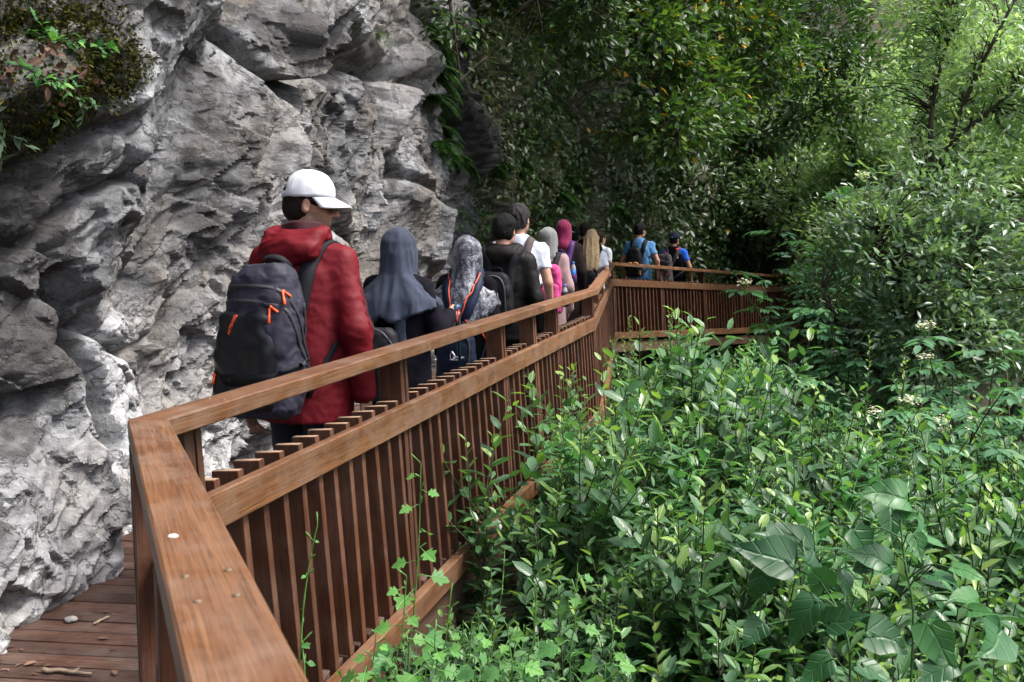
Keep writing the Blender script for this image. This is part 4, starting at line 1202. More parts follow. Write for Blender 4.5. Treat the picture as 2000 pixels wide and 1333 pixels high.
M['shoe'] = fabric('dark_shoe', (0.03, 0.03, 0.032), 0.7)
M['navy_trousers'] = fabric('navy_trousers', (0.012, 0.015, 0.028), 0.8)
M['black_cloth'] = fabric('black_cloth', (0.0045, 0.004, 0.0055), 0.85, 0.0, spec=0.06)
M['black_trousers'] = fabric('black_trousers', (0.006, 0.0055, 0.006), 0.85, 0.0, spec=0.08)
M['strap'] = fabric('black_webbing', (0.010, 0.0105, 0.014), 0.7, 0.0, bump=0.4, bscale=700)
M['orange'] = plain_mat('orange_cord', (0.85, 0.10, 0.025), 0.5, 0.4)
M['white_print'] = plain_mat('white_print', (0.75, 0.76, 0.8), 0.5)
M['zip'] = plain_mat('zip_tape', (0.022, 0.022, 0.026), 0.5, 0.4, bump=0.5, bscale=800)
M['bottle'] = plain_mat('clear_plastic', (0.75, 0.8, 0.85), 0.12, 0.5); M['bottle'].node_tree.nodes['Principled BSDF'].inputs['Transmission Weight'].default_value = 0.7
M['bottle_blue'] = plain_mat('blue_plastic', (0.015, 0.16, 0.55), 0.35)
def bottle(F, label, p, hgt=0.19, rad=0.031):
    k = F['k']; base = F['J'](*p)
    r, base = wear(F, 'water_bottle', label, 'bottle', base)
    z = lambda f: base + np.array([0, 0, hgt * f])
    V, Q = tube_np([z(0), z(0.01), z(0.62), z(0.74), z(0.86), z(0.92)], [rad * 0.9, rad, rad, rad * 0.85, rad * 0.42, rad * 0.38], 14); add(r, base, 'shell', V, Q, M['bottle'])
    V, Q = tube_np([z(0.16), z(0.165), z(0.55), z(0.555)], [rad * 0.99, rad * 1.03, rad * 1.03, rad * 0.99], 14); add(r, base, 'band', V, Q, M['bottle_blue'])
    V, Q = tube_np([z(0.895), z(0.90), z(0.99), z(1.0)], [rad * 0.3, rad * 0.52, rad * 0.50, rad * 0.2], 12); add(r, base, 'screw_cap', V, Q, M['bottle_blue'])

# ---------------------------------------------------------------- the man in the red jacket
red = fabric('red_shell', (0.115, 0.0050, 0.0095), 0.6, 0.0, 0.3, 8, 0.12, 300, 0.18)
darkred = fabric('dark_maroon_lining', (0.035, 0.008, 0.012), 0.7)
a1 = {('e', -1): (-0.275, -0.05, 1.08), ('w', -1): (-0.262, -0.02, 0.805), ('e', 1): (0.262, -0.035, 1.12), ('w', 1): (0.262, 0.03, 0.86), ('c', -1): 0.28}
P1 = person('man in a red hooded jacket and white baseball cap, tall grey and black rucksack', -0.875, 4.05, 0.0, 17, 1.745, yaw=74, pitch=R(-7), h=0.012, hh=0.0055, build=1.06, arms=a1, lean=0.03, head_fwd=0.03, beard=True, seed=11,
            top=dict(mat=red, hem=0.74, hr=(0.205, 0.165), wr=(0.200, 0.155), cr=(0.195, 0.145), sr=(0.062, 0.060, 0.053), wrk=0.005, wsc=8.0, h=0.009), trousers=M['navy_trousers'],
            hair=dict(mat=HAIR['brown'], thick=0.008, rough=0.002))
k, J = P1['k'], P1['J']
v, q = [], []
ring = [(0.088 * math.cos(t), 0.035 + 0.092 * math.sin(t), 1.515 + 0.028 * math.cos(t - R(255))) for t in np.linspace(0, 2 * math.pi, 33)]
v, q = ribbon([J(*p) for p in ring], 0.062 * k, 0.008, None, n=48, up=(0, 0, 1))
# the stand-up collar: a band round the neck
cv, cq = [], []
for i, t in enumerate(np.linspace(0, 2 * math.pi, 41)):
    for j, (zz, rr) in enumerate(((1.46, 0.094), (1.50, 0.093), (1.545, 0.086), (1.552, 0.082), (1.54, 0.078))):
        wob = 1 + 0.03 * math.sin(5 * t + j)
        cv.append(J(rr * math.cos(t) * wob, 0.03 + rr * 0.98 * math.sin(t) * wob, zz + 0.012 * math.cos(t - R(300))))
for i in range(40):
    for j in range(4): cq.append((i * 5 + j, (i + 1) * 5 + j, (i + 1) * 5 + j + 1, i * 5 + j + 1))
obj('collar', mesh_np('collar', np.array(cv), np.array(cq)), darkred, P1['root'])
g = SDF(J(-0.24, -0.26, 1.32), J(0.24, 0.16, 1.60), 0.008)
g.ell(J(0, -0.088, 1.445), J(0.142, 0.068, 0.066), 0.03); g.cap(J(-0.105, -0.01, 1.505), J(-0.07, 0.085, 1.475), 0.036 * k, 0.030 * k, 0.03); g.cap(J(0.105, -0.01, 1.505), J(0.07, 0.085, 1.475), 0.036 * k, 0.030 * k, 0.03)
g.cap(J(-0.10, -0.06, 1.50), J(0.10, -0.06, 1.50), 0.034 * k, 0.034 * k, 0.03); g.ell(J(0, 0.035, 1.56), J(0.090, 0.098, 0.10), 0.015, 's')
v, q = g.skin(); v = wrinkle(v, q, 0.009, 9, 77, (1.3, 1, 0.7)); v = wrinkle(v, q, 0.006, 20, 78, (0.6, 1.4, 1.2), True)
obj('hood', mesh_np('hood', v, q), red, P1['root'])
white = fabric('white_cotton', (0.56, 0.58, 0.62), 0.8, 0.1, 0.2, 20, 0.03, 500)
cap_hat(P1, white)
# sunglasses
glass = plain_mat('dark_lens', (0.02, 0.016, 0.008), 0.08, 0.6); frame_m = plain_mat('black_frame', (0.01, 0.01, 0.01), 0.3)
hx = P1['head_xf']
bag = Bag()
for s in (-1, 1):
    bag.tube(hx(np.array([(s * 0.080, -0.004, 0.018), (s * 0.078, 0.04, 0.020), (s * 0.066, 0.088, 0.016)]) * k), 0.0032, 6)
bag.tube(hx(np.array([(-0.066, 0.088, 0.016), (-0.03, 0.106, 0.018), (0, 0.110, 0.016), (0.03, 0.106, 0.018), (0.066, 0.088, 0.016)]) * k), 0.003, 6)
so = obj('sunglasses', bag.mesh('sunglasses'), frame_m, P1['root'])
for s in (-1, 1):
    c = np.array([s * 0.036, 0.104, -0.004]); Vl = [c]; 
    for t in np.linspace(0, 2 * math.pi, 17)[:-1]: Vl.append(c + np.array([0.030 * math.cos(t), -0.010 * (math.cos(t) * s) ** 2 * (1 if math.cos(t) * s > 0 else 0.2), 0.022 * math.sin(t)]))
    me = mesh_np('lens', hx(np.array(Vl) * k), None, [(0, 1 + i, 1 + (i + 1) % 16) for i in range(16)])
    lo_ = obj('lens', me, glass, so); md = lo_.modifiers.new('thickness', 'SOLIDIFY'); md.thickness = 0.003
# printed chevrons down the sleeve
chm = fabric('dark_sleeve_print', (0.045, 0.010, 0.014), 0.6)
for i in range(5):
    f = 0.30 + i * 0.155
    p = P1['sh'][1] * (1 - f) + P1['el'][1] * f + np.array([0.075, 0.012, 0])
    Vv = []
    for dx_, dz_ in ((-0.030, 0.030), (0, 0.0), (0.030, 0.030), (0.030, 0.008), (0, -0.022), (-0.030, 0.008)):
        loc, nor, _, _ = P1['bvh'].find_nearest(Vector(p + np.array([0.02, dx_, dz_]))); Vv.append(np.array(loc) + np.array(nor) * 0.0025)
    obj('sleeve_print', mesh_np('sleeve_print', np.array(Vv), [(0, 1, 4, 5), (1, 2, 3, 4)], None, False), chm, P1['root'])
# rucksack
grey_pack = fabric('grey_violet_nylon', (0.025, 0.024, 0.037), 0.6, 0.0, 0.35, 6, 0.15, 260, 0.2)
gloss = plain_mat('coated_black_fabric', (0.005, 0.006, 0.008), 0.38, 0.35, nscale=5, namp=0.3, bump=0.12, bscale=60, bdist=0.004)
matt = fabric('matt_black_nylon', (0.005, 0.0055, 0.007), 0.6, 0.0, spec=0.16)
PK = pack(P1, 'tall grey rucksack with glossy black panel and orange zip pulls', grey_pack, M['strap'], w=0.166, hgt=0.60, z0=0.795, d=0.118, back=0.150, tilt=0.06, dx=-0.045, h=0.008, taper=0.80, e=3.0, trim=False, seed=21, wrk=0.011,
          pocket=dict(w=0.150, z0=0.825, z1=1.225, d=0.018, mat=gloss, name='front_panel', dx=-0.018))
P_ = PK['P']
v, q = ribbon([P_(-0.055, -0.17, 1.375), P_(-0.045, -0.20, 1.405), P_(0.0, -0.21, 1.418), P_(0.045, -0.20, 1.405), P_(0.055, -0.17, 1.375)], 0.026, 0.005, None, n=18, up=(0, -0.75, 0.65))
add(PK['root'], PK['base'], 'handle', v, q, M['strap'], False)
v, q = tube_np(spline([P_(-0.035, -0.22, 1.366), P_(0, -0.232, 1.360), P_(0.035, -0.22, 1.366)], 8), 0.007, 6); add(PK['root'], PK['base'], 'handle_lining', v, q, M['orange'])
for z_, off_ in ((1.315, 0), (1.255, 0)):
    zip_line(PK, [P_(0.20, -0.20, z_ - 0.30 + 0.02), P_(0.175, -0.27 - 0.02 * (z_ < 1.3), z_ - 0.15), P_(0.12, -0.33, z_ - 0.03), P_(0.0, -0.36, z_ - 0.005), P_(-0.13, -0.34, z_ - 0.01)], M['zip'], 0.016, n=34)
zip_line(PK, [P_(0.21, -0.17, 0.90), P_(0.20, -0.20, 1.05), P_(0.16, -0.24, 1.24)], M['zip'], 0.016)
zip_line(PK, [P_(-0.19, -0.30, 0.955), P_(0, -0.42, 0.950), P_(0.16, -0.36, 0.955)], matt, 0.050, True, 'seam_band')
for p in ((0.115, -0.33, 1.285), (0.085, -0.37, 1.225)):
    pull(PK['root'], PK['base'], PK['bvh'], P_(*p), (0.02, 0, -1), 0.052, 0.0035, M['orange']); pull(PK['root'], PK['base'], PK['bvh'], P_(p[0] + 0.006, p[1], p[2] + 0.008), (0.75, 0.2, -0.5), 0.034, 0.0030, M['orange'])
pull(PK['root'], PK['base'], PK['bvh2'], P_(-0.135, -0.38, 0.965), (0, 0, -1), 0.034, 0.0034, M['orange'])
lettering(PK['root'], PK['base'], 'ARTENGO', 0.017, PK['bvh2'], P_(-0.055, -0.42, 1.165), (-1, 0, 0.42), M['orange'])
for s in (-1, 1):
    v, q = ribbon([P_(s * 0.165, -0.20, 1.02), P_(s * 0.175, -0.30, 1.00), P_(s * 0.14, -0.38, 0.985)], 0.018, 0.003, PK['bvh'], 0.002, 14); add(PK['root'], PK['base'], 'side_strap', v, q, M['strap'], False)
    v, q = tube_np([P_(s * 0.183, -0.265, 1.006), P_(s * 0.186, -0.295, 1.002)], [0.012, 0.012], 6); add(PK['root'], PK['base'], 'buckle', v, q, M['zip'])
# a short strip of lettering on the right shoulder strap
lettering(PK['root'], PK['base'], 'ARTENGO', 0.010, P1['bvh'], J(0.118, 0.02, 1.50) , (0.3, 1, 0), M['orange'], outward=(0.1, -0.25, 1))

# ---------------------------------------------------------------- woman in the slate headscarf
slate = fabric('slate_blue_scarf', (0.032, 0.040, 0.062), 0.8, 0.05, 0.35, 9, 0.2, 320)
blackdress = fabric('black_violet_jersey', (0.006, 0.005, 0.009), 0.85, 0.0, spec=0.08)
a2 = {('e', 1): (0.265, -0.03, 1.15), ('w', 1): (0.255, 0.20, 1.225), ('d', 1): (0.15, 0.8, 0.25), ('p', 1): (-0.8, 0.1, -0.5), ('c', 1): 0.62, ('e', -1): (-0.25, 0.0, 1.13)}
P2 = person('woman in a long slate-blue headscarf and black dress behind the red jacket', -0.60, 5.15, 0.0, 15, 1.535, yaw=8, h=0.015, hh=0.008, build=1.10, arms=a2, scarf=True, skirt=True, seed=31,
            top=dict(mat=blackdress, name='dress', hem=0.55, hr=(0.215, 0.17), wr=(0.185, 0.14), cr=(0.195, 0.145), sr=(0.062, 0.058, 0.048), wrk=0.009), trousers=blackdress)
def drape2(g, J, o):
    lev = [(1.00, 0, -0.02, 0.315, 0.215), (1.20, 0, -0.02, 0.305, 0.205), (1.33, 0, -0.018, 0.262, 0.175), (1.42, 0, -0.015, 0.180, 0.142), (1.48, 0, -0.005, 0.118, 0.122), (1.60, 0, 0.0, 0.098, 0.118), (1.66, 0, 0.01, 0.08, 0.10)]
    kk = g_k = J(1, 0, 0)[0]
    hem = lambda X, Y: (np.interp(X / kk, [-0.32, -0.17, -0.05, 0.03, 0.12, 0.31], [1.27, 1.10, 1.24, 1.20, 1.23, 1.30]) + 0 * Y).astype(np.float32) * kk
    g.loft([tuple(np.array(r) * kk) for r in lev], e=2.0, k=0.03, fold=lambda t, z: (0.035 * np.sin(6 * t + 0.6) + 0.028 * np.sin(11 * t + 2.0 + 3 * z) + 0.02 * np.sin(17 * t)) * np.clip((1.58 * kk - z) / 0.3, 0, 1), hem=hem)
    g.cap(J(0.075, -0.17, 1.25), J(0.085, -0.175, 0.985), 0.030 * kk, 0.042 * kk, 0.02, flat=((0, 1, 0), 2.2))
P2['yaw'] = 8
scarf_mesh(P2, '', slate, drape2, 0.010, 41, wrk=0.010)
dkpack = fabric('charcoal_pack', (0.013, 0.0125, 0.016), 0.6, 0.0, 0.35, 8, 0.2, 300)
P2['bvh0'] = P2['bvh']
PK2 = pack(P2, 'small charcoal daypack with a white squiggle mark and red pull', dkpack, M['strap'], w=0.150, hgt=0.44, z0=0.735, d=0.075, back=0.165, dx=-0.045, h=0.009, taper=0.86, trim=False, seed=51, straps=False, pocket=dict(w=0.128, z0=0.745, z1=1.00, d=0.010, mat=dkpack))
zip_line(PK2, [PK2['P'](-0.13, -0.25, 0.80), PK2['P'](-0.12, -0.27, 1.05), PK2['P'](0, -0.27, 1.165), PK2['P'](0.12, -0.27, 1.05), PK2['P'](0.13, -0.25, 0.80)], M['zip'], 0.014, n=34)
zip_line(PK2, [PK2['P'](0.055, -0.32, 0.76), PK2['P'](0.052, -0.33, 0.99)], M['zip'], 0.022, True)
salmon = plain_mat('salmon_cord', (0.62, 0.13, 0.09), 0.5)
pull(PK2['root'], PK2['base'], PK2['bvh2'], PK2['P'](0.072, -0.34, 0.985), (0.12, 0, -1), 0.045, 0.004, salmon)
# the little mark: three slanted strokes
bag = Bag()
for i, (x_, z_) in enumerate(((-0.062, 0.952), (-0.046, 0.952), (-0.034, 0.957))):
    pts = []
    for f in (0, 1):
        q_ = PK2['P'](x_ + 0.022 * f, -0.5, z_ + 0.016 * f - 0.004 * i)
        loc, nor, _, _ = PK2['bvh2'].ray_cast(Vector(q_), Vector((0, 1, 0)))
        pts.append((np.array(loc) if loc is not None else q_) + np.array([0, -0.002, 0]) - PK2['base'])
    bag.tube(pts, [0.0026, 0.0012], 5)
obj('printed_mark', bag.mesh('printed_mark'), M['white_print'], PK2['root'])
# her trekking pole
hw = P2['wr'][1]; top_ = hw + np.array([0.02, 0.075, 0.035])
foot_ = np.array([top_[0] + 0.02, top_[1] + 0.08, 0.005])
pole, pb_ = wear(P2, 'trekking_pole', 'dark teal trekking pole with a blue knob and red wrist loop in a hand', 'pole', foot_)
ax_ = (top_ - foot_); 
teal = plain_mat('teal_anodised', (0.010, 0.035, 0.05), 0.35, 0.5, 0.6)
V_, Q_ = tube_np([foot_ + ax_ * f for f in (0, 0.03, 0.035, 0.86)], [0.004, 0.004, 0.0085, 0.0085], 8); add(pole, pb_, 'shaft', V_, Q_, teal)
V_, Q_ = tube_np([foot_ + ax_ * f for f in (0.85, 0.87, 0.95, 0.99)], [0.012, 0.016, 0.015, 0.014], 10); add(pole, pb_, 'grip', V_, Q_, plain_mat('black_rubber', (0.015, 0.015, 0.016), 0.8))
V_, Q_ = tube_np([foot_ + ax_ * 0.985 + np.array([0, d_, z_]) for d_, z_ in ((-0.034, 0), (-0.028, 0.012), (0, 0.016), (0.026, 0.010), (0.032, 0))], [0.004, 0.016, 0.020, 0.016, 0.004], 10); add(pole, pb_, 'knob', V_, Q_, plain_mat('blue_black_knob', (0.02, 0.06, 0.12), 0.25))
V_, Q_ = ribbon([foot_ + ax_ * 0.985 + np.array([0.012, 0.03, 0.012]), hw + np.array([0.032, 0.045, 0.01]), hw + np.array([0.034, 0.03, -0.045]), hw + np.array([0.01, 0.03, -0.05])], 0.010, 0.002, None, n=14, up=(1, 0, 0)); add(pole, pb_, 'wrist_loop', V_, Q_, plain_mat('red_cord', (0.55, 0.03, 0.03), 0.6), False)

# ---------------------------------------------------------------- woman in the patterned shawl
m, N, L, P = new_mat('black_white_print_scarf')
tc = nd(N, 'ShaderNodeTexCoord'); n1 = nd(N, 'ShaderNodeTexNoise', Scale=9.0, Detail=3.0, Distortion=2.2); L.new(tc.outputs['Object'], n1.inputs['Vector'])
n2 = nd(N, 'ShaderNodeTexNoise', Scale=34.0, Detail=4.0, Distortion=3.5, Roughness=0.7); L.new(tc.outputs['Object'], n2.inputs['Vector'])
ma = nd(N, 'ShaderNodeMath', operation='MULTIPLY_ADD'); L.new(n1.outputs['Fac'], ma.inputs[0]); ma.inputs[1].default_value = 0.55; L.new(n2.outputs['Fac'], ma.inputs[2])
rp = ramp(N, [(0.66, (0.008, 0.009, 0.016)), (0.76, (0.035, 0.04, 0.06)), (0.84, (0.15, 0.155, 0.18)), (0.96, (0.30, 0.31, 0.34))]); L.new(ma.outputs[0], rp.inputs[0]); L.new(rp.outputs[0], P.inputs['Base Color'])
P.inputs['Roughness'].default_value = 0.45; P.inputs['Sheen Weight'].default_value = 0.1
M['print_scarf'] = m
P3_ = person('woman in a black and white patterned shawl with a navy drawstring-top backpack', -0.278, 6.0, 0.0, 15, 1.49, yaw=-4, h=0.016, hh=0.009, build=1.12, scarf=True, skirt=True, seed=61,
             top=dict(mat=M['black_cloth'], name='tunic', hem=0.60, hr=(0.21, 0.165), sr=(0.066, 0.06, 0.05), cr=(0.192, 0.145)), trousers=M['black_cloth'])
def drape3(g, J, o):
    kk = J(1, 0, 0)[0]
    lev = [(1.05, 0, -0.02, 0.272, 0.195), (1.26, 0, -0.02, 0.264, 0.18), (1.36, 0, -0.015, 0.225, 0.155), (1.46, 0, -0.005, 0.115, 0.115), (1.58, 0, 0.0, 0.090, 0.112), (1.64, 0, 0.01, 0.08, 0.10)]
    hem = lambda X, Y: (np.interp(X / kk, [-0.26, -0.16, -0.06, 0.06, 0.20, 0.26], [1.25, 1.16, 1.08, 1.12, 1.20, 1.27]) + 0.012 * np.sin(X * 260) + 0 * Y).astype(np.float32) * kk
    g.loft([tuple(np.array(r) * kk) for r in lev], e=2.0, k=0.03, fold=lambda t, z: (0.03 * np.sin(5 * t + 1.6) + 0.02 * np.sin(12 * t + 4 * z)) * np.clip((1.56 * kk - z) / 0.25, 0, 1), hem=hem)
P3_['yaw'] = -4
scarf_mesh(P3_, '', M['print_scarf'], drape3, 0.011, 71, wrk=0.008, thick=0.026)
navy = fabric('navy_pack', (0.007, 0.013, 0.033), 0.6, 0.0, 0.35, 8, 0.2, 300)
P3_['bvh'] = P3_['sbvh']
PK3 = pack(P3_, 'navy backpack with a white emblem and crossing orange-edged straps', navy, navy, w=0.150, hgt=0.40, z0=0.74, d=0.080, back=0.165, h=0.010, taper=0.72, e=2.8, v_straps=True, seed=81)
for s in (-1, 1):
    v, q = ribbon([PK3['P'](s * 0.004, -0.165, 1.13), PK3['P'](s * 0.028, -0.165, 1.20), P3_['J'](s * 0.078, -0.12, 1.37), P3_['J'](s * 0.096, -0.03, 1.49)], 0.007, 0.003, P3_['bvh'], 0.012, 20, up=(0, -1, 0)); add(PK3['root'], PK3['base'], 'piping', v, q, M['orange'], False)
v, q = ribbon([P3_['J'](0.05, -0.2, 1.17), P3_['J'](0.13, -0.17, 1.10), P3_['J'](0.18, -0.12, 1.02)], 0.006, 0.003, P3_['bvh'], 0.006, 12, up=(0, -1, 0)); add(PK3['root'], PK3['base'], 'cord', v, q, M['orange'], False)
zip_line(PK3, [PK3['P'](0.02, -0.34, 1.09), PK3['P'](0.11, -0.31, 1.04), PK3['P'](0.12, -0.33, 0.92), PK3['P'](0.10, -0.34, 0.80)], M['zip'], 0.014)
# emblem: a ring, a peaked figure, a ground line; two words beside it
bag = Bag()
def onp(x_, z_):
    q_ = PK3['P'](x_, -0.6, z_); loc, nor, _, _ = PK3['bvh'].ray_cast(Vector(q_), Vector((0, 1, 0)))
    return (np.array(loc) if loc is not None else q_) + np.array([0, -0.002, 0]) - PK3['base']
ex, ez = 0.0, 0.925
bag.tube([onp(ex + 0.022 * math.cos(t), ez + 0.024 * math.sin(t)) for t in np.linspace(R(100), R(275), 14)], 0.0016, 5)
bag.tube([onp(ex + a, ez + b_) for a, b_ in ((-0.010, 0.034), (0.0, 0.018), (0.014, 0.0))], [0.002, 0.006, 0.004], 5)
bag.tube([onp(ex + a, ez + b_) for a, b_ in ((-0.002, -0.004), (0.014, -0.012), (-0.002, -0.022))], [0.002, 0.005, 0.003], 5)
bag.tube([onp(ex + a, ez - 0.027) for a in (-0.024, 0.0, 0.022)], [0.001, 0.0032, 0.001], 5)
obj('emblem', bag.mesh('emblem'), M['white_print'], PK3['root'])
lettering(PK3['root'], PK3['base'], 'Macagiz', 0.017, PK3['bvh'], PK3['P'](0.046, -0.5, 0.918), (0, 0, 1), M['white_print'])
lettering(PK3['root'], PK3['base'], 'bty', 0.014, PK3['bvh'], PK3['P'](0.034, -0.5, 0.899), (0, 0, 1), M['white_print'])

# ---------------------------------------------------------------- men ahead of them
blk = fabric('black_brown_softshell', (0.0075, 0.006, 0.006), 0.6, 0.0, 0.3, 8, 0.2, spec=0.14)
P4 = person('man with cropped black hair in a black hooded jacket', -0.055, 6.95, 0.0, 15, 1.64, yaw=14, pitch=R(-8), h=0.017, hh=0.009, build=1.10, seed=91, top=dict(mat=blk, hood=True, hem=0.80, sr=(0.064, 0.06, 0.05)), trousers=M['black_trousers'], hair=dict(mat=HAIR['black'], thick=0.017, rough=0.004), head_fwd=0.01)
PK4 = pack(P4, 'plain black backpack with padded straps on a black jacket', matt, M['strap'], w=0.150, hgt=0.40, z0=0.93, d=0.075, back=0.135, h=0.012, seed=101, dx=-0.02)
zip_line(PK4, [PK4['P'](-0.11, -0.28, 1.0), PK4['P'](-0.09, -0.29, 1.25), PK4['P'](0.0, -0.27, 1.315), PK4['P'](0.09, -0.29, 1.25), PK4['P'](0.11, -0.28, 1.0)], M['zip'], 0.014, n=30)
wt = fabric('white_tee', (0.52, 0.55, 0.62), 0.85, 0.1, 0.2, 10, 0.04)
P5 = person('tall man with short grey hair and beard in a white t-shirt', 0.055, 7.85, 0.0, 15, 1.74, yaw=16, h=0.018, hh=0.009, build=1.08, beard=True, seed=111, top=dict(mat=wt, name='t_shirt', sleeve='short', hem=0.86, wrk=0.012, sr=(0.058, 0.056, 0.055)), trousers=M['black_trousers'], hair=dict(mat=HAIR['grey'], thick=0.015, rough=0.007))
taupe = fabric('taupe_webbing', (0.07, 0.055, 0.052), 0.7)
PK5 = pack(P5, 'grey-brown sling bag strap and bag over a white t-shirt', taupe, taupe, w=0.13, hgt=0.36, z0=0.98, d=0.06, back=0.135, h=0.014, seed=121, dx=-0.03)
# ---------------------------------------------------------------- the women at the bend
greys = fabric('light_grey_scarf', (0.145, 0.15, 0.15), 0.85, 0.2, 0.3, 10, 0.15)
rose = fabric('dusty_rose_coat', (0.27, 0.18, 0.18), 0.8, 0.1, 0.3, 8, 0.12)
P6 = person('woman in a light grey headscarf and dusty rose coat', 0.345, 9.3, 0.0, 8, 1.575, yaw=20, h=0.020, hh=0.010, build=1.08, scarf=True, skirt=True, seed=131, top=dict(mat=rose, name='coat', hem=0.50, hr=(0.21, 0.17), sr=(0.068, 0.064, 0.055)), trousers=M['black_trousers'])
P6['yaw'] = 20
scarf_mesh(P6, '', greys, None, 0.013, 141, wrk=0.007)
pink = fabric('pink_pack', (0.44, 0.042, 0.165), 0.55, 0.1, 0.3, 8, 0.15)
PK6 = pack(P6, 'bright pink backpack with black yoke and a bottle pocket', pink, M['strap'], w=0.150, hgt=0.50, z0=0.86, d=0.085, back=0.14, h=0.013, seed=151, wrk=0.012, dx=0.025, pocket=dict(w=0.125, z0=0.88, z1=1.18, mat=pink))
v, q = ribbon([PK6['P'](-0.10, -0.16, 1.35), PK6['P'](0, -0.17, 1.365), PK6['P'](0.10, -0.16, 1.35)], 0.07, 0.004, PK6['bvh'], 0.002, 14); add(PK6['root'], PK6['base'], 'yoke', v, q, M['strap'], False)
V_, Q_ = tube_np([P6['J'](0.195, -0.22, z) for z in (0.93, 0.935, 1.08, 1.085)], [0.03, 0.042, 0.044, 0.036], 12); add(PK6['root'], PK6['base'], 'bottle_pocket', V_, Q_, M['strap'])
bottle(P6, 'water bottle with blue cap in the side pocket of the pink backpack', (0.195, -0.22, 0.95))
mag = fabric('magenta_scarf', (0.17, 0.010, 0.05), 0.75, 0.15, 0.3, 10, 0.12)
choc = fabric('dark_brown_coat', (0.014, 0.009, 0.009), 0.85, 0.0, spec=0.08)
P7 = person('woman in a magenta headscarf and dark brown coat', 0.60, 11.4, 0.0, 8, 1.68, yaw=6, h=0.022, hh=0.011, build=1.12, scarf=True, skirt=True, seed=161, top=dict(mat=choc, name='coat', hem=0.40, hr=(0.22, 0.18), sr=(0.072, 0.068, 0.056), wrk=0.008), trousers=choc)
P7['yaw'] = 6
scarf_mesh(P7, '', mag, None, 0.014, 171, wrk=0.006)
purple = fabric('purple_pack', (0.060, 0.018, 0.105), 0.5, 0.1, 0.3, 8, 0.2)
PK7 = pack(P7, 'dark purple backpack worn over a dark brown coat', purple, purple, w=0.140, hgt=0.46, z0=0.90, d=0.080, back=0.14, h=0.014, seed=181, wrk=0.012, dx=-0.03)
bottle(P7, 'water bottle with blue cap beside the purple backpack', (0.135, -0.21, 1.03), 0.21, 0.034)
V_, Q_ = tube_np([P7['J'](0.135, -0.21, z) for z in (1.0, 1.005, 1.10, 1.105)], [0.03, 0.042, 0.044, 0.038], 10); add(PK7['root'], PK7['base'], 'bottle_pocket', V_, Q_, purple)
P8 = person('man with close-cropped dark hair behind the long blonde hair', 1.02, 13.5, 0.0, 8, 1.67, yaw=30, h=0.024, hh=0.011, seed=191, top=dict(mat=M['black_cloth'], hem=0.82), trousers=M['black_trousers'], hair=dict(mat=HAIR['brown'], thick=0.006, rough=0.002))
P8b = person('person with black hair tied up by a pale clip, dark top', 0.80, 12.75, 0.0, 8, 1.60, yaw=4, h=0.024, hh=0.011, short='f', seed=201, top=dict(mat=M['black_cloth'], hem=0.82), trousers=M['black_trousers'], hair=dict(mat=HAIR['black'], thick=0.018, rough=0.005, bun=0.03))
v, q = tube_np(P8b['head_xf'](np.array([(-0.028, -0.150, 0.045), (0.0, -0.158, 0.055), (0.028, -0.150, 0.045)])), [0.006, 0.010, 0.006], 6); obj('hair_clip', mesh_np('hair_clip', v, q), plain_mat('pale_clip', (0.6, 0.55, 0.5), 0.4), P8b['root'])
P9 = person('woman with long loose blonde hair and white top', 0.98, 12.05, 0.0, 8, 1.56, yaw=4, h=0.020, hh=0.011, short='f', build=1.1, seed=211, top=dict(mat=wt, name='t_shirt', sleeve='short', hem=0.86, sr=(0.062, 0.06, 0.06)), trousers=M['black_trousers'],
            arms={('e', 1): (0.235, -0.08, 1.14), ('w', 1): (0.20, 0.14, 1.05)})
kk = P9['k']; g = SDF(P9['J'](-0.25, -0.28, 1.0), P9['J'](0.25, 0.2, 1.80), 0.012); o_ = P9['hc'] / kk
g.ell(P9['J'](*(o_ + np.array([0, -0.02, 0.035]))), P9['J'](0.088, 0.11, 0.10), 0.02)
g.loft([tuple(np.array(r) * kk) for r in ((1.16, 0.01, -0.165, 0.055, 0.02), (1.26, 0.01, -0.155, 0.10, 0.04), (1.42, 0, -0.120, 0.115, 0.065), (1.55, 0, -0.06, 0.10, 0.09), (1.66, 0, 0.0, 0.092, 0.10))], k=0.03, fold=lambda t, z: 0.09 * np.sin(9 * t + 2) + 0.07 * np.sin(17 * t), hem=lambda X, Y: (1.17 * kk + 0.05 * np.sin(X * 45) + 0 * Y).astype(np.float32))
g.ell(P9['J'](*(o_ + np.array([0, 0.12, -0.04]))), P9['J'](0.07, 0.09, 0.11), 0.015, 's')
v, q = g.skin(); v = wrinkle(v, q, 0.008, 30, 5, (1, 1, 0.15)); obj('hair', mesh_np('hair', v, q), HAIR['blonde'], P9['root'])
PK9 = pack(P9, 'black backpack under long blonde hair', matt, M['strap'], w=0.13, hgt=0.36, z0=0.84, d=0.06, back=0.14, h=0.016, seed=221, dx=-0.03)
P10 = person('woman with dark pinned-back hair in a plain white t-shirt at the bend', 1.345, 15.0, -0.02, 30, 1.575, yaw=22, h=0.022, hh=0.010, short='f', build=1.12, seed=231, top=dict(mat=wt, name='t_shirt', sleeve='short', hem=0.86, sr=(0.062, 0.06, 0.06)), trousers=M['black_trousers'], hair=dict(mat=HAIR['brown'], thick=0.012, rough=0.003, bun=-0.03))
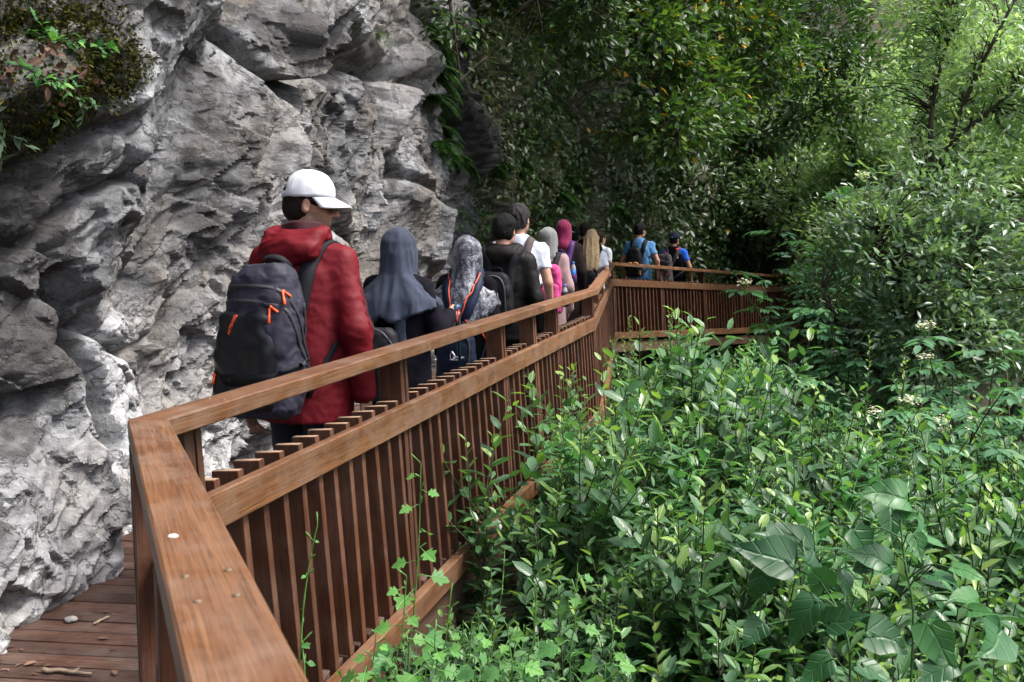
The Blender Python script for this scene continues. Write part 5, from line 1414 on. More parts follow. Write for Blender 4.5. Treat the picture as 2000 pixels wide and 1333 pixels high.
# ---------------------------------------------------------------- the two on the far run
def floor_c(y_): return float(np.interp(y_, [N4[1], N5[1]], [N4[2], N5[2]])) - 1.05
sky_ = fabric('light_blue_shirt', (0.085, 0.23, 0.44), 0.85, 0.1, 0.25, 8, 0.12)
P11 = person('dark-haired man in a light blue shirt behind the far railing', 2.075, 15.85, floor_c(15.85), 22, 1.735, yaw=28, pitch=R(-10), h=0.019, hh=0.010, build=1.12, seed=241, top=dict(mat=sky_, name='shirt', sleeve='short', hem=0.84, wrk=0.012, sr=(0.058, 0.056, 0.055)), trousers=M['navy_trousers'], hair=dict(mat=HAIR['black'], thick=0.014, rough=0.004), arms={('e', 1): (0.30, -0.03, 1.15), ('w', 1): (0.30, 0.05, 0.91), ('e', -1): (-0.29, -0.03, 1.15)})
PK11 = pack(P11, 'black backpack with curved orange trim on a light blue shirt', matt, M['strap'], w=0.145, hgt=0.46, z0=0.90, d=0.085, back=0.14, h=0.012, taper=0.66, seed=251, dx=-0.03, pocket=dict(w=0.115, z0=0.91, z1=1.15, mat=matt))
amber = plain_mat('amber_piping', (0.85, 0.36, 0.06), 0.5)
for s in (-1, 1):
    zip_line(PK11, [PK11['P'](s * 0.010, -0.36, 1.125), PK11['P'](s * 0.05, -0.36, 1.148), PK11['P'](s * 0.095, -0.35, 1.125), PK11['P'](s * 0.115, -0.35, 1.06)], amber, 0.013, True, 'piping')
for s in (-1, 1):
    zip_line(PK11, [PK11['P'](s * 0.118, -0.32, 1.0), PK11['P'](s * 0.13, -0.31, 0.92)], amber, 0.012, False, 'piping')
royal = fabric('royal_blue_tee', (0.02, 0.13, 0.62), 0.85, 0.1, 0.2, 8, 0.1)
P12 = person('man in a navy cap, royal blue sleeves and black vest behind the far railing', 2.80, 16.85, floor_c(16.85), 30, 1.66, yaw=20, pitch=R(-4), h=0.020, hh=0.010, build=1.15, seed=261, top=dict(mat=royal, name='t_shirt', sleeve='short', hem=0.86, wrk=0.012, sr=(0.058, 0.056, 0.055)), trousers=M['black_trousers'], hair=dict(mat=HAIR['black'], thick=0.007, rough=0.002), arms={('e', 1): (0.295, 0.0, 1.15), ('w', 1): (0.30, 0.10, 0.93)})
navycap = fabric('navy_cap', (0.010, 0.013, 0.035), 0.75)
co_ = cap_hat(P12, navycap, False)
hx = P12['head_xf']; v, q = ribbon(hx(np.array([(-0.045, -0.108, 0.035), (0.0, -0.128, 0.035), (0.045, -0.108, 0.035)]) * P12['k']), 0.012, 0.003, None, n=10, up=(0, -1, 0)); obj('badge', mesh_np('badge', v, q, None, False), plain_mat('cyan_print', (0.03, 0.42, 0.55), 0.5), co_)
g = SDF(P12['J'](-0.3, -0.3, 0.8), P12['J'](0.3, 0.3, 1.56), 0.016)
kk = P12['k']
g.loft([tuple(np.array(r) * kk) for r in ((0.84, 0, 0, 0.222, 0.150), (1.04, 0, 0, 0.215, 0.145), (1.25, 0, -0.005, 0.222, 0.155), (1.36, 0, -0.008, 0.19, 0.14), (1.44, 0, -0.01, 0.14, 0.11), (1.515, 0, 0, 0.086, 0.088))], e=2.4, k=0.02)
v, q = g.skin(); v = wrinkle(v, q, 0.008, 7, 3); obj('vest', mesh_np('vest', v, q), M['black_cloth'], P12['root']); P12['bvh'] = bvh_of(v, q)
v, q = ribbon([P12['J'](0.05, -0.16, 1.315), P12['J'](0.13, -0.14, 1.315)], 0.028, 0.002, P12['bvh'], 0.003, 8); obj('name_patch', mesh_np('name_patch', v, q, None, False), plain_mat('pale_patch', (0.35, 0.40, 0.50), 0.6), P12['root'])
gp = fabric('brown_grey_pack', (0.052, 0.043, 0.047), 0.6, 0.1, 0.3, 8, 0.18)
redm = plain_mat('red_webbing', (0.60, 0.045, 0.05), 0.6)
PK12 = pack(P12, 'roll-top brown-grey backpack with red webbing on a black vest', gp, gp, w=0.155, hgt=0.52, z0=0.86, d=0.10, back=0.15, h=0.013, seed=271, wrk=0.014, taper=0.92, dx=-0.10, trim=False)
v, q = tube_np(spline([PK12['P'](-0.03, -0.20, 1.375), PK12['P'](0.0, -0.21, 1.405), PK12['P'](0.05, -0.20, 1.375)], 10), 0.010, 6); add(PK12['root'], PK12['base'], 'handle', v, q, redm)
for s_, z_ in ((-0.02, 1.02), (0.10, 1.01)): zip_line(PK12, [PK12['P'](s_, -0.36, z_), PK12['P'](s_ + 0.05, -0.36, z_ + 0.03)], redm, 0.018, False, 'webbing', 8)
v, q = ribbon([P12['J'](0.07, -0.12, 1.46), P12['J'](0.12, -0.06, 1.48), P12['J'](0.14, 0.02, 1.45)], 0.022, 0.006, P12['bvh'], 0.012, 10); add(PK12['root'], PK12['base'], 'strap_edge', v, q, redm, False)
print('people built', round(time.time() - T0, 1))
# ================================================================== plants
# leaf blades: vertices as (along, across, up) for a blade of length 1 and half width 1
LF = {}
LF['laurel'] = (np.array([(0, 0, 0), (0.28, 0, -0.02), (0.66, 0, -0.02), (1, 0, 0.0), (0.28, 0.82, 0.10), (0.66, 0.86, 0.10), (0.28, -0.82, 0.10), (0.66, -0.86, 0.10)]),
                [(0, 6, 1), (0, 1, 4), (1, 6, 7), (1, 7, 2), (1, 2, 5), (1, 5, 4), (2, 7, 3), (2, 3, 5)])
LF['far'] = (np.array([(0, 0, 0), (0.5, 1.0, 0.12), (1, 0, 0), (0.5, -1.0, 0.12)]), [(0, 3, 2), (0, 2, 1)])
def outline_leaf(half, rows=None):
    """a blade from its right-hand outline [(along, across)], with a midrib fold"""
    n = len(half); V = [(a, 0, -0.0) for a, b in half] + [(a, b, 0.10 * b) for a, b in half] + [(a, -b, 0.10 * b) for a, b in half]
    T = []
    for i in range(n - 1):
        T += [(i, n + i, n + i + 1), (i, n + i + 1, i + 1), (i, 2 * n + i + 1, 2 * n + i), (i, i + 1, 2 * n + i + 1)]
    return np.array(V, float), T
LF['heart'] = outline_leaf([(0.0, 0.0), (-0.17, 0.16), (-0.27, 0.45), (-0.22, 0.78), (-0.02, 1.0), (0.24, 0.94), (0.50, 0.64), (0.78, 0.24), (1.0, 0.0)])
LF['heart'][0][9:, 2] *= 1.2
LF['lobed'] = outline_leaf([(0.0, 0.06), (0.22, 0.06), (0.30, 0.55), (0.36, 0.90), (0.45, 0.52), (0.58, 0.98), (0.66, 0.86), (0.72, 0.42), (0.86, 0.36), (1.0, 0.0)])
LF['ovate'] = outline_leaf([(0.0, 0.0), (0.12, 0.55), (0.30, 0.95), (0.5, 0.92), (0.72, 0.60), (0.88, 0.25), (1.0, 0.0)])
def unit(a): return a / (np.linalg.norm(a, axis=-1, keepdims=True) + 1e-9)
def blades(kind, pos, direc, nrm, ln, wd, curl=0.12, tint=0.5):
    """many leaves at once: arrays of base points, directions, upper-side normals, lengths, widths"""
    T, F_ = LF[kind]; pos = np.asarray(pos, float); n = len(pos)
    d = unit(np.asarray(direc, float)); s = unit(np.cross(d, np.asarray(nrm, float))); u = np.cross(s, d)
    ln = np.broadcast_to(np.asarray(ln, float), (n,))[:, None, None]; wd = np.broadcast_to(np.asarray(wd, float), (n,))[:, None, None]
    curl = np.broadcast_to(np.asarray(curl, float), (n,))[:, None, None]
    t, a, h = T[None, :, 0:1], T[None, :, 1:2], T[None, :, 2:3]
    V = pos[:, None, :] + d[:, None, :] * t * ln + s[:, None, :] * a * wd * 0.5 + u[:, None, :] * (h * wd - curl * ln * t ** 2)
    Ft = (np.array(F_)[None] + (np.arange(n) * len(T))[:, None, None]).reshape(-1, 3)
    A = np.repeat(np.broadcast_to(np.asarray(tint, float), (n,)), len(T))
    return V.reshape(-1, 3), Ft, A
def leaf_attr(kind, A):
    T = LF[kind][0]; n = len(A) // len(T)
    return {'tint': A, 'lu': np.tile(T[:, 0], n), 'lv': np.tile(T[:, 1], n)}
class Leaves:
    def __init__(s): s.P, s.D, s.N, s.L, s.W, s.C, s.T = [], [], [], [], [], [], []
    def add(s, p, d, n, l, w, c, t): s.P.append(p); s.D.append(d); s.N.append(n); s.L.append(l); s.W.append(w); s.C.append(c); s.T.append(t)
    def build(s, kind): return blades(kind, s.P, s.D, s.N, s.L, s.W, s.C, s.T)
    def mesh(s, kind, name='foliage'):
        V, Ft, A = s.build(kind); return mesh_np(name, V, None, Ft, False, leaf_attr(kind, A))
def bend(a, d, ln, n, rs, droop=0.0, wob=0.12):
    """points of a slightly crooked shoot"""
    P = [np.array(a, float)]; d = np.array(d, float) / np.linalg.norm(d)
    for i in range(n):
        d = d + rs.normal(0, wob, 3) + np.array([0, 0, -droop]); d /= np.linalg.norm(d); P.append(P[-1] + d * ln / n)
    return np.array(P)
def leafy(Lv, pts, rs, per_m, ll, ratio, start=0.0, alpha=R(58), young=0.62, face_up=1.0, tint0=0.35, phase=None):
    seg = np.linalg.norm(np.diff(pts, axis=0), axis=1); s = np.concatenate([[0], np.cumsum(seg)]); tot = s[-1]
    m = max(2, int(tot * (1 - start) * per_m)); ph = rs.uniform(0, 6.28) if phase is None else phase
    for j in range(m):
        f = start + (1 - start) * (j + 0.5) / m
        p = np.array([np.interp(f * tot, s, pts[:, i]) for i in range(3)])
        i = min(len(seg) - 1, int(np.searchsorted(s, f * tot)) - 1); i = max(i, 0); ax = (pts[i + 1] - pts[i]) / (seg[i] + 1e-9)
        ph += 2.4 + rs.normal(0, 0.25)
        ref = np.array([1.0, 0, 0]) if abs(ax[2]) > 0.8 else np.array([0, 0, 1.0])
        e1 = np.cross(ax, ref); e1 /= np.linalg.norm(e1); e2 = np.cross(ax, e1)
        rad = math.cos(ph) * e1 + math.sin(ph) * e2
        al = alpha * (1.12 - 0.45 * f) + rs.normal(0, 0.12)
        d = ax * math.cos(al) + rad * math.sin(al)
        nr = np.array([0, 0, 1.25]) * face_up + ax * 0.5 - rad * 0.15 + rs.normal(0, 0.28, 3)
        top = max(0, (f - 0.80) / 0.20)
        l = ll * rs.uniform(0.75, 1.2) * (1 - 0.45 * top)
        Lv.add(p, d, nr, l, l * ratio * rs.uniform(0.85, 1.15), rs.uniform(0.02, 0.25), float(np.clip(rs.normal(tint0, 0.20) + young * top ** 1.5, 0, 1)))
LEAF = {
    'laurel': leaf_mat('laurel_leaf', (0.031, 0.094, 0.041), (0.082, 0.195, 0.070), (0.24, 0.38, 0.080), 0.33, 0.32, 0.6, vein=42.0, ends=(0.17, 0.30, 0.06)),
    'bay': leaf_mat('bay_leaf', (0.070, 0.135, 0.075), (0.155, 0.255, 0.140), (0.32, 0.46, 0.17), 0.32, 0.30, 0.68),
    'hill': leaf_mat('hill_leaf', (0.115, 0.195, 0.105), (0.23, 0.345, 0.180), (0.46, 0.58, 0.28), 0.32, 0.42, 0.65),  # pale and greyed: sunlight and distance haze put into the leaf colour
    'oak': leaf_mat('dark_oak_leaf', (0.017, 0.042, 0.014), (0.046, 0.105, 0.025), (0.55, 0.27, 0.012), 0.40, 0.28, 0.5, ends=(0.13, 0.21, 0.03)),  # darkened: the shade these trees stand in is put into the colour
    'elder': leaf_mat('elder_leaf', (0.036, 0.120, 0.054), (0.078, 0.215, 0.092), (0.12, 0.26, 0.06), 0.5, 0.3, 0.4, vein=40.0),
    'herb': leaf_mat('herb_leaf', (0.034, 0.115, 0.034), (0.060, 0.185, 0.050), (0.150, 0.34, 0.070), 0.5, 0.35, 0.35, vein=36.0),
    'heart': leaf_mat('heart_leaf', (0.014, 0.062, 0.022), (0.030, 0.110, 0.034), (0.075, 0.22, 0.055), 0.40, 0.28, 0.40, vein=20.0),
    'mint': leaf_mat('mint_leaf', (0.035, 0.085, 0.038), (0.070, 0.155, 0.070), (0.15, 0.27, 0.09), 0.6, 0.25, 0.3, vein=44.0),
    'fern': leaf_mat('fern_frond', (0.014, 0.040, 0.010), (0.035, 0.095, 0.020), (0.10, 0.21, 0.04), 0.5, 0.3, 0.35),
    'sage': leaf_mat('sage_leaf', (0.045, 0.085, 0.050), (0.090, 0.150, 0.085), (0.30, 0.25, 0.05), 0.6, 0.2, 0.3),
    'grass': leaf_mat('grass_blade', (0.03, 0.07, 0.012), (0.075, 0.14, 0.025), (0.16, 0.22, 0.05), 0.5, 0.3, 0.35),
    'dead': leaf_mat('dead_leaf', (0.04, 0.020, 0.014), (0.11, 0.058, 0.040), (0.22, 0.13, 0.09), 0.7, 0.15, 0.25),
    'moss': leaf_mat('moss', (0.016, 0.018, 0.004), (0.045, 0.050, 0.010), (0.13, 0.12, 0.02), 0.8, 0.2, 0.15),
    'flower': leaf_mat('cream_flower', (0.55, 0.55, 0.42), (0.68, 0.68, 0.55), (0.78, 0.78, 0.68), 0.7, 0.3, 0.2),
}
BARK = plain_mat('bark', (0.055, 0.045, 0.034), 0.85, 0.2, nscale=14, namp=0.5, bump=0.8, bscale=50, bdist=0.01, stretch=(1, 1, 0.25))
STEM = plain_mat('green_brown_stem', (0.045, 0.050, 0.022), 0.6, 0.3, nscale=20, namp=0.4)
GSTEM = plain_mat('green_stem', (0.085, 0.20, 0.045), 0.55, 0.35, nscale=20, namp=0.25)
GZ0 = lambda x, y: float(ground_z(x, y))

# ------------------------------------------------------------------ laurel thicket below the railing
def laurel_parts(seed, H, stems, spread, ll=0.088, ratio=0.40, per_m=40, side=4, kind='laurel', start=0.42, alpha=R(58), tint0=0.35):
    rs = np.random.default_rng(seed); wood = Bag(); Lv = Leaves()
    for i in range(stems):
        a = rs.uniform(0, 6.283); t = spread * rs.uniform(0.2, 1.0)
        h_ = H * rs.uniform(0.72, 1.0)
        pts = bend((0.05 * math.cos(a), 0.05 * math.sin(a), 0), (math.cos(a) * t, math.sin(a) * t, 1.0), h_ * math.sqrt(1 + t * t * 0.7), 9, rs, -0.015, 0.07)
        wood.tube(pts, np.linspace(0.0075, 0.0022, len(pts)), 4)
        leafy(Lv, pts, rs, per_m, ll, ratio, start, alpha, tint0=tint0)
        for j in range(side):
            f = rs.uniform(0.35, 0.88); q = f * (len(pts) - 1); b = pts[int(q)]
            a2 = rs.uniform(0, 6.283)
            p2 = bend(b, (math.cos(a2) * 0.75, math.sin(a2) * 0.75, 0.85), rs.uniform(0.16, 0.38), 4, rs, -0.03, 0.10)
            wood.tube(p2, np.linspace(0.004, 0.0016, len(p2)), 3); leafy(Lv, p2, rs, per_m * 1.05, ll * 0.92, ratio, 0.05, alpha, tint0=tint0)
    return wood, Lv
ONE = {}
def single_leaf(kind, mat, tint):
    k_ = (kind, mat.name, round(tint * 5))
    if k_ not in ONE:
        V, Ft, A = blades(kind, [np.zeros(3)], [np.array([1.0, 0, 0])], [np.array([0, 0, 1.0])], 1.0, 1.0, 0.12, round(tint * 5) / 5)
        me = mesh_np('leaf', V, None, Ft, True, leaf_attr(kind, A)); me.materials.append(mat); ONE[k_] = me
    return ONE[k_]
def proto(name, wood, Lv, kind, leafm, woodm=None, foliage='foliage', stemname='stems', smooth=True, singles=0):
    """stems and leaves of one plant; its largest, topmost leaves as parts of their own, the rest as one mass"""
    r = empty(name)
    obj(stemname, wood.mesh(stemname), woodm or STEM, r)
    if singles:
        sc_ = np.array([p[2] * 0.6 + l * 6 for p, l in zip(Lv.P, Lv.L)]); pick = set(np.argsort(-sc_)[:singles].tolist())
        for i in sorted(pick):
            d = unit(Lv.D[i]); s_ = unit(np.cross(d, Lv.N[i])); u = np.cross(s_, d); l, w = Lv.L[i], Lv.W[i]; p = Lv.P[i]
            o = obj('leaf', single_leaf(kind, leafm, Lv.T[i]), None, r)
            o.matrix_local = Matrix(((d[0] * l, -s_[0] * w, u[0] * l, p[0]), (d[1] * l, -s_[1] * w, u[1] * l, p[1]), (d[2] * l, -s_[2] * w, u[2] * l, p[2]), (0, 0, 0, 1)))
        for nm in 'PDNLWCT': setattr(Lv, nm, [v for i, v in enumerate(getattr(Lv, nm)) if i not in pick])
    f = obj(foliage, Lv.mesh(kind, foliage), leafm, r); f['kind'] = 'stuff'
    return r
def put_copy(p, used, loc, rz, sc, lab=None, tilt=(0, 0)):
    o = p if not used.get(p.name) else copy_tree(p)
    used[p.name] = True
    o.location = loc; o.rotation_euler = (tilt[0], tilt[1], rz); o.scale = (sc, sc, sc)
    if lab: o['label'] = lab
    return o
used = {}
LAU = []
for i in range(5):
    w, l = laurel_parts(900 + i, 1.72, (11, 8, 13, 9, 12)[i], (0.30, 0.38, 0.22, 0.42, 0.3)[i], ll=(0.122, 0.104, 0.132, 0.085, 0.112)[i], ratio=(0.45, 0.42, 0.48, 0.43, 0.42)[i], side=(5, 4, 3, 6, 5)[i], per_m=(25, 27, 22, 32, 24)[i], alpha=R((74, 66, 80, 70, 76)[i]), tint0=(0.30, 0.42, 0.22, 0.40, 0.32)[i])
    p = proto('laurel_shrub', w, l, 'laurel', LEAF['laurel']); LAU.append(p)
    tag(p, 'glossy young laurel shrub in the dense thicket below the railing', 'shrub', 'laurel thicket below the railing')
NEAR = []
for i in range(3):
    w, l = laurel_parts(950 + i, 1.72, (10, 8, 11)[i], (0.34, 0.42, 0.28)[i], ll=(0.122, 0.105, 0.130)[i], ratio=(0.46, 0.42, 0.45)[i], side=5, per_m=(24, 27, 22)[i], alpha=R((76, 68, 80)[i]), tint0=(0.28, 0.40, 0.32)[i])
    p = proto('laurel_shrub', w, l, 'laurel', LEAF['laurel'], singles=130); NEAR.append(p)
    tag(p, 'glossy young laurel shrub in the dense thicket below the railing', 'shrub', 'laurel thicket below the railing')
rs = np.random.default_rng(77)
xmin = lambda y_: float(np.interp(y_, [2.2, 3.2, 4.0, 5.0, 6.5, 8.6], [0.34, 0.06, 0.02, 0.18, 0.60, 1.32]))
top_at = lambda x_, y_: (0.30 + 0.52 * math.exp(-((x_ - 0.95) / 0.75) ** 2 - ((y_ - 6.2) / 1.7) ** 2) + 0.20 * math.exp(-((x_ - 0.35) / 0.4) ** 2 - ((y_ - 4.6) / 0.8) ** 2) + 0.30 * math.exp(-((x_ - 2.2) / 0.9) ** 2 - ((y_ - 4.6) / 0.9) ** 2)
                         + 0.12 * math.sin(2.7 * x_ + 1.7 * y_) + 0.08 * math.sin(6.1 * x_ - 4.3 * y_) + 0.16 * min(1, max(0, (y_ - 6.5) / 1.5)))
y_ = 2.35
n_l = 0
while y_ < 8.6:
    x_ = xmin(y_) + rs.uniform(0, 0.15)
    while x_ < 0.56 * y_ + 0.5:
        if not (x_ > 1.75 and y_ > 6.4) and not (x_ > 0.30 * y_ + 0.25 and y_ > 5.6 and y_ < 6.4 and x_ < 2.0 and False):
            yy = y_ + rs.normal(0, 0.10); gz = GZ0(x_, yy); tz = top_at(x_, yy) - (0.18 if y_ < 2.9 else 0)
            sc = (tz - gz) / 1.72 * rs.uniform(0.82, 1.16)
            if rs.uniform() < 0.10: x_ += 0.3; continue
            put_copy(NEAR[n_l % 3] if y_ < 3.6 else LAU[n_l % 5], used, (x_, yy, gz), rs.uniform(0, 6.28), sc, None, (rs.normal(0, 0.05), rs.normal(0, 0.05))); n_l += 1
        x_ += 0.34 + 0.02 * y_
    y_ += 0.36 + 0.02 * y_

# ------------------------------------------------------------------ heart-leaved vine, every leaf its own part
vine = empty('heart_leaf_vine', (0.95, 2.0, GZ0(0.95, 2.0)))
tag(vine, 'climbing vine with large dark heart-shaped leaves over the laurel', 'vine')
Z6 = lambda x, y: (1400 + x / 3.078, 900 + y / 3.078)
HV = [((520, 520), (245, 365), 0), ((385, 590), (50, 490), 0), ((290, 690), (205, 890), 0), ((565, 880), (388, 1135), 0), ((640, 735), (545, 620), 1), ((760, 690), (800, 860), 0), ((835, 450), (985, 645), 0.5),
      ((1050, 265), (1050, 495), 0.8), ((1090, 215), (820, 175), 0.9), ((1100, 320), (1250, 345), 0.8), ((955, 1045), (1225, 1150), 0.1), ((1290, 1035), (1455, 1330), 1), ((885, 1240), (1105, 1345), 0.6), ((650, 1215), (480, 1350), 0.5),
      ((850, 640), (960, 660), 0), ((1560, 850), (1390, 800), 1), ((1540, 900), (1690, 905), 1), ((1450, 660), (1640, 720), 1), ((1200, 470), (1230, 615), 0.6), ((470, 330), (540, 290), 0.9), ((180, 280), (320, 300), 0.6), ((1000, 600), (760, 520), 0.5),
      ((1320, 700), (1500, 760), 0.6), ((700, 980), (930, 900), 0.1), ((1380, 1250), (1180, 1333), 0.3), ((250, 1000), (140, 1130), 0.1), ((1700, 1060), (1600, 1200), 0.5)]
rs = np.random.default_rng(5)
vb = np.array(vine.location)
joints = []
for (bx_, by_), (tx_, ty_), ti in HV:
    Yd = 1.98 + 0.34 * (1 - (by_ / 1333)) + rs.uniform(-0.10, 0.12)
    b0 = WY(*Z6(bx_, by_), Yd); t0 = WY(*Z6(tx_, ty_), Yd - rs.uniform(0.02, 0.10) + rs.uniform(0, 0.05))
    d = t0 - b0; ln = np.linalg.norm(d) * 0.92
    V, Ft, A = blades('heart', [np.zeros(3)], [d], [np.array([rs.normal(0, 0.35), -0.75, 0.85 + rs.normal(0, 0.2)])], ln, ln * rs.uniform(0.74, 0.95), rs.uniform(0.12, 0.36), float(np.clip(ti * 0.55 + 0.25 + rs.normal(0, 0.08), 0, 1)))
    V = V + 0.16 * ln * np.stack([vnoise(V / ln * 2.6 + rs.uniform(0, 50), 3), vnoise(V / ln * 2.6 + rs.uniform(0, 50), 4), vnoise(V / ln * 2.6 + rs.uniform(0, 50), 5)], 1) * np.array([0.35, 1, 0.6])
    me = mesh_np('leaf', V, None, Ft, True, leaf_attr('heart', A))
    o = obj('leaf', me, LEAF['heart'], vine, tuple(b0 - vb))
    joints.append(b0 - vb)
bag = Bag()
main = spline([WY(*Z6(800, 1400), 2.05), WY(*Z6(795, 1120), 2.06), WY(*Z6(730, 900), 2.10), WY(*Z6(620, 720), 2.2), WY(*Z6(520, 530), 2.25), WY(*Z6(560, 350), 2.35)], 30) - vb
bag.tube(np.vstack([[0, 0, 0], main]), 0.0028, 5)
main2 = spline([WY(*Z6(1165, 1400), 2.1), WY(*Z6(1180, 900), 2.15), WY(*Z6(1130, 600), 2.2), WY(*Z6(1095, 280), 2.25)], 24) - vb
bag.tube(np.vstack([[0.03, 0, 0], main2]), 0.0028, 5)
allm = np.vstack([main, main2])
for j in joints:
    q = allm[np.argmin(np.linalg.norm(allm - j, axis=1) + 0.8 * np.maximum(0, allm[:, 2] - j[2]))]
    mid = (q + j) / 2 + np.array([0, 0.01, 0.02]); bag.tube(spline([q, mid, j], 8), 0.0019, 4)
obj('stem', bag.mesh('stem'), plain_mat('vine_stem', (0.05, 0.12, 0.035), 0.55, 0.3, nscale=20, namp=0.3), vine)

# ------------------------------------------------------------------ lobed herbs standing in front of the railing
def herb(label, line, Y, nleaf, size, seed, kind='lobed', leafm='herb', bud=True, name='lobed_herb'):
    rs = np.random.default_rng(seed)
    P = [WY(px, py, Y) for px, py in line]
    g0 = np.array([P[0][0], P[0][1] + 0.03, GZ0(P[0][0], P[0][1])])
    r = empty(name, tuple(g0)); tag(r, label, 'plant', 'lobed-leaved herbs by the railing')
    C = spline([g0] + P, 40) - g0
    bag = Bag(); bag.tube(C, np.linspace(0.0062, 0.0018, 40), 6)
    vis = np.where(C[:, 2] > P[0][2] - g0[2] - 0.25)[0]
    ph = rs.uniform(0, 6)
    for i in range(nleaf):
        f = (i + 0.5) / nleaf; c = C[vis[int(f * (len(vis) - 1))]]
        ph += 2.4
        l = size * (1.15 - 0.85 * f) * rs.uniform(0.8, 1.15)
        d = np.array([math.cos(ph), math.sin(ph) * 0.6 - 0.15, 0.10 - 0.2 * (1 - f)]); pet = l * 0.35
        b = c + unit(d) * pet
        bag.tube([c, c + unit(d) * pet * 0.5 + np.array([0, 0, 0.006]), b], 0.0016, 4)
        V, Ft, A = blades(kind, [np.zeros(3)], [d + np.array([0, 0, -0.2])], [np.array([rs.normal(0, 0.2), -0.6, 1.0])], l, l * 0.85, 0.2, float(np.clip(0.45 + 0.4 * f + rs.normal(0, 0.1), 0, 1)))
        obj('leaf', mesh_np('leaf', V, None, Ft, True, leaf_attr(kind, A)), LEAF[leafm], r, tuple(b))
    if bud:
        for i in range(9):
            c = C[-1 - int(i * 1.3)]; d = unit(np.array([rs.normal(), rs.normal() * 0.5, 0.9]))
            e_ = c + d * rs.uniform(0.015, 0.04); bag.tube([c, e_, e_ + d * 0.008], [0.0012, 0.003, 0.001], 4)
    obj('stem', bag.mesh('stem'), GSTEM, r)
herb('tallest light green lobed herb in front of the railing slats', [(797, 1345), (808, 1200), (818, 1060), (822, 905)], 3.1, 18, 0.125, 1)
herb('lobed herb with broad leaves beside the bottom rail', [(772, 1360), (785, 1250), (794, 1125)], 2.85, 14, 0.125, 2)
herb('small lobed herb between the bottom rail and the laurel', [(850, 1360), (868, 1270), (880, 1165)], 2.85, 11, 0.11, 3)
herb('lobed herb in the patch at the foot of the laurel', [(1030, 1360), (1042, 1260), (1048, 1150)], 2.5, 14, 0.12, 4)
herb('lobed herb leaning against the laurel thicket', [(1112, 1360), (1122, 1230), (1128, 1100)], 2.5, 14, 0.125, 5)
herb('lobed herb with pale shoot tip amid mint leaves', [(950, 1380), (955, 1290), (962, 1215)], 2.5, 11, 0.11, 6)
herb('lobed herb pressed against the bottom rail end', [(715, 1370), (728, 1300), (735, 1235)], 2.75, 12, 0.13, 8)
herb('broad lobed herb low by the fence base', [(830, 1380), (845, 1310), (850, 1240)], 2.6, 13, 0.14, 9)
herb('lobed herb right of the small one by the laurel', [(905, 1380), (915, 1300), (922, 1210)], 2.65, 13, 0.13, 10)
herb('leaning lobed herb under the laurel edge', [(1000, 1380), (1000, 1300), (990, 1225)], 2.45, 12, 0.125, 11)
herb('lobed herb at the lower edge left of the vine', [(1180, 1390), (1190, 1300), (1200, 1210)], 2.4, 13, 0.125, 12)
herb('slender branching herb with tiny leaves by the near slats', [(596, 1345), (588, 1290), (592, 1190), (606, 1090), (620, 1025)], 2.55, 9, 0.034, 7, 'ovate', 'herb')
# mint-like plants
MINT = []
for i in range(3):
    w, l = laurel_parts(700 + i, 1.20, 9, 0.30, ll=0.052, ratio=0.62, per_m=46, side=4, start=0.40, alpha=R(75), tint0=0.4)
    p = proto('mint_plant', w, l, 'ovate', LEAF['mint'], GSTEM); MINT.append(p)
    tag(p, 'soft grey-green mint plant at the foot of the railing', 'plant', 'mint plants at the foot of the railing')
rs = np.random.default_rng(15)
MLAB = ['soft grey-green mint plant at the near end of the bottom rail', 'mint plant where the laurel meets the bottom rail', 'mint plant under the leftmost laurel leaves', 'mint plant between two lobed herbs', 'mint plant right of the herb with the pale shoot tip', 'mint plant below the small lobed herb', 'mint plant at the bottom edge of the laurel', 'mint plant shaded by the laurel', 'mint plant at the bottom edge near the heart-leaved vine', 'mint plant cut by the lower edge under the tall herb', 'mint plant farthest along the bottom rail']
for i, (px, py, Y) in enumerate(((700, 1275, 2.9), (905, 1200, 3.3), (985, 1180, 3.1), (930, 1290, 2.9), (1010, 1290, 2.7), (860, 1310, 2.9), (1080, 1310, 2.55), (985, 1120, 3.5), (1150, 1290, 2.6), (760, 1330, 2.8), (930, 1140, 3.6))):
    w_ = WY(px, py, Y); gz = GZ0(w_[0], w_[1])
    put_copy(MINT[i % 3], used, (w_[0], w_[1], gz), rs.uniform(0, 6.28), (w_[2] - gz) / 1.20, MLAB[i])

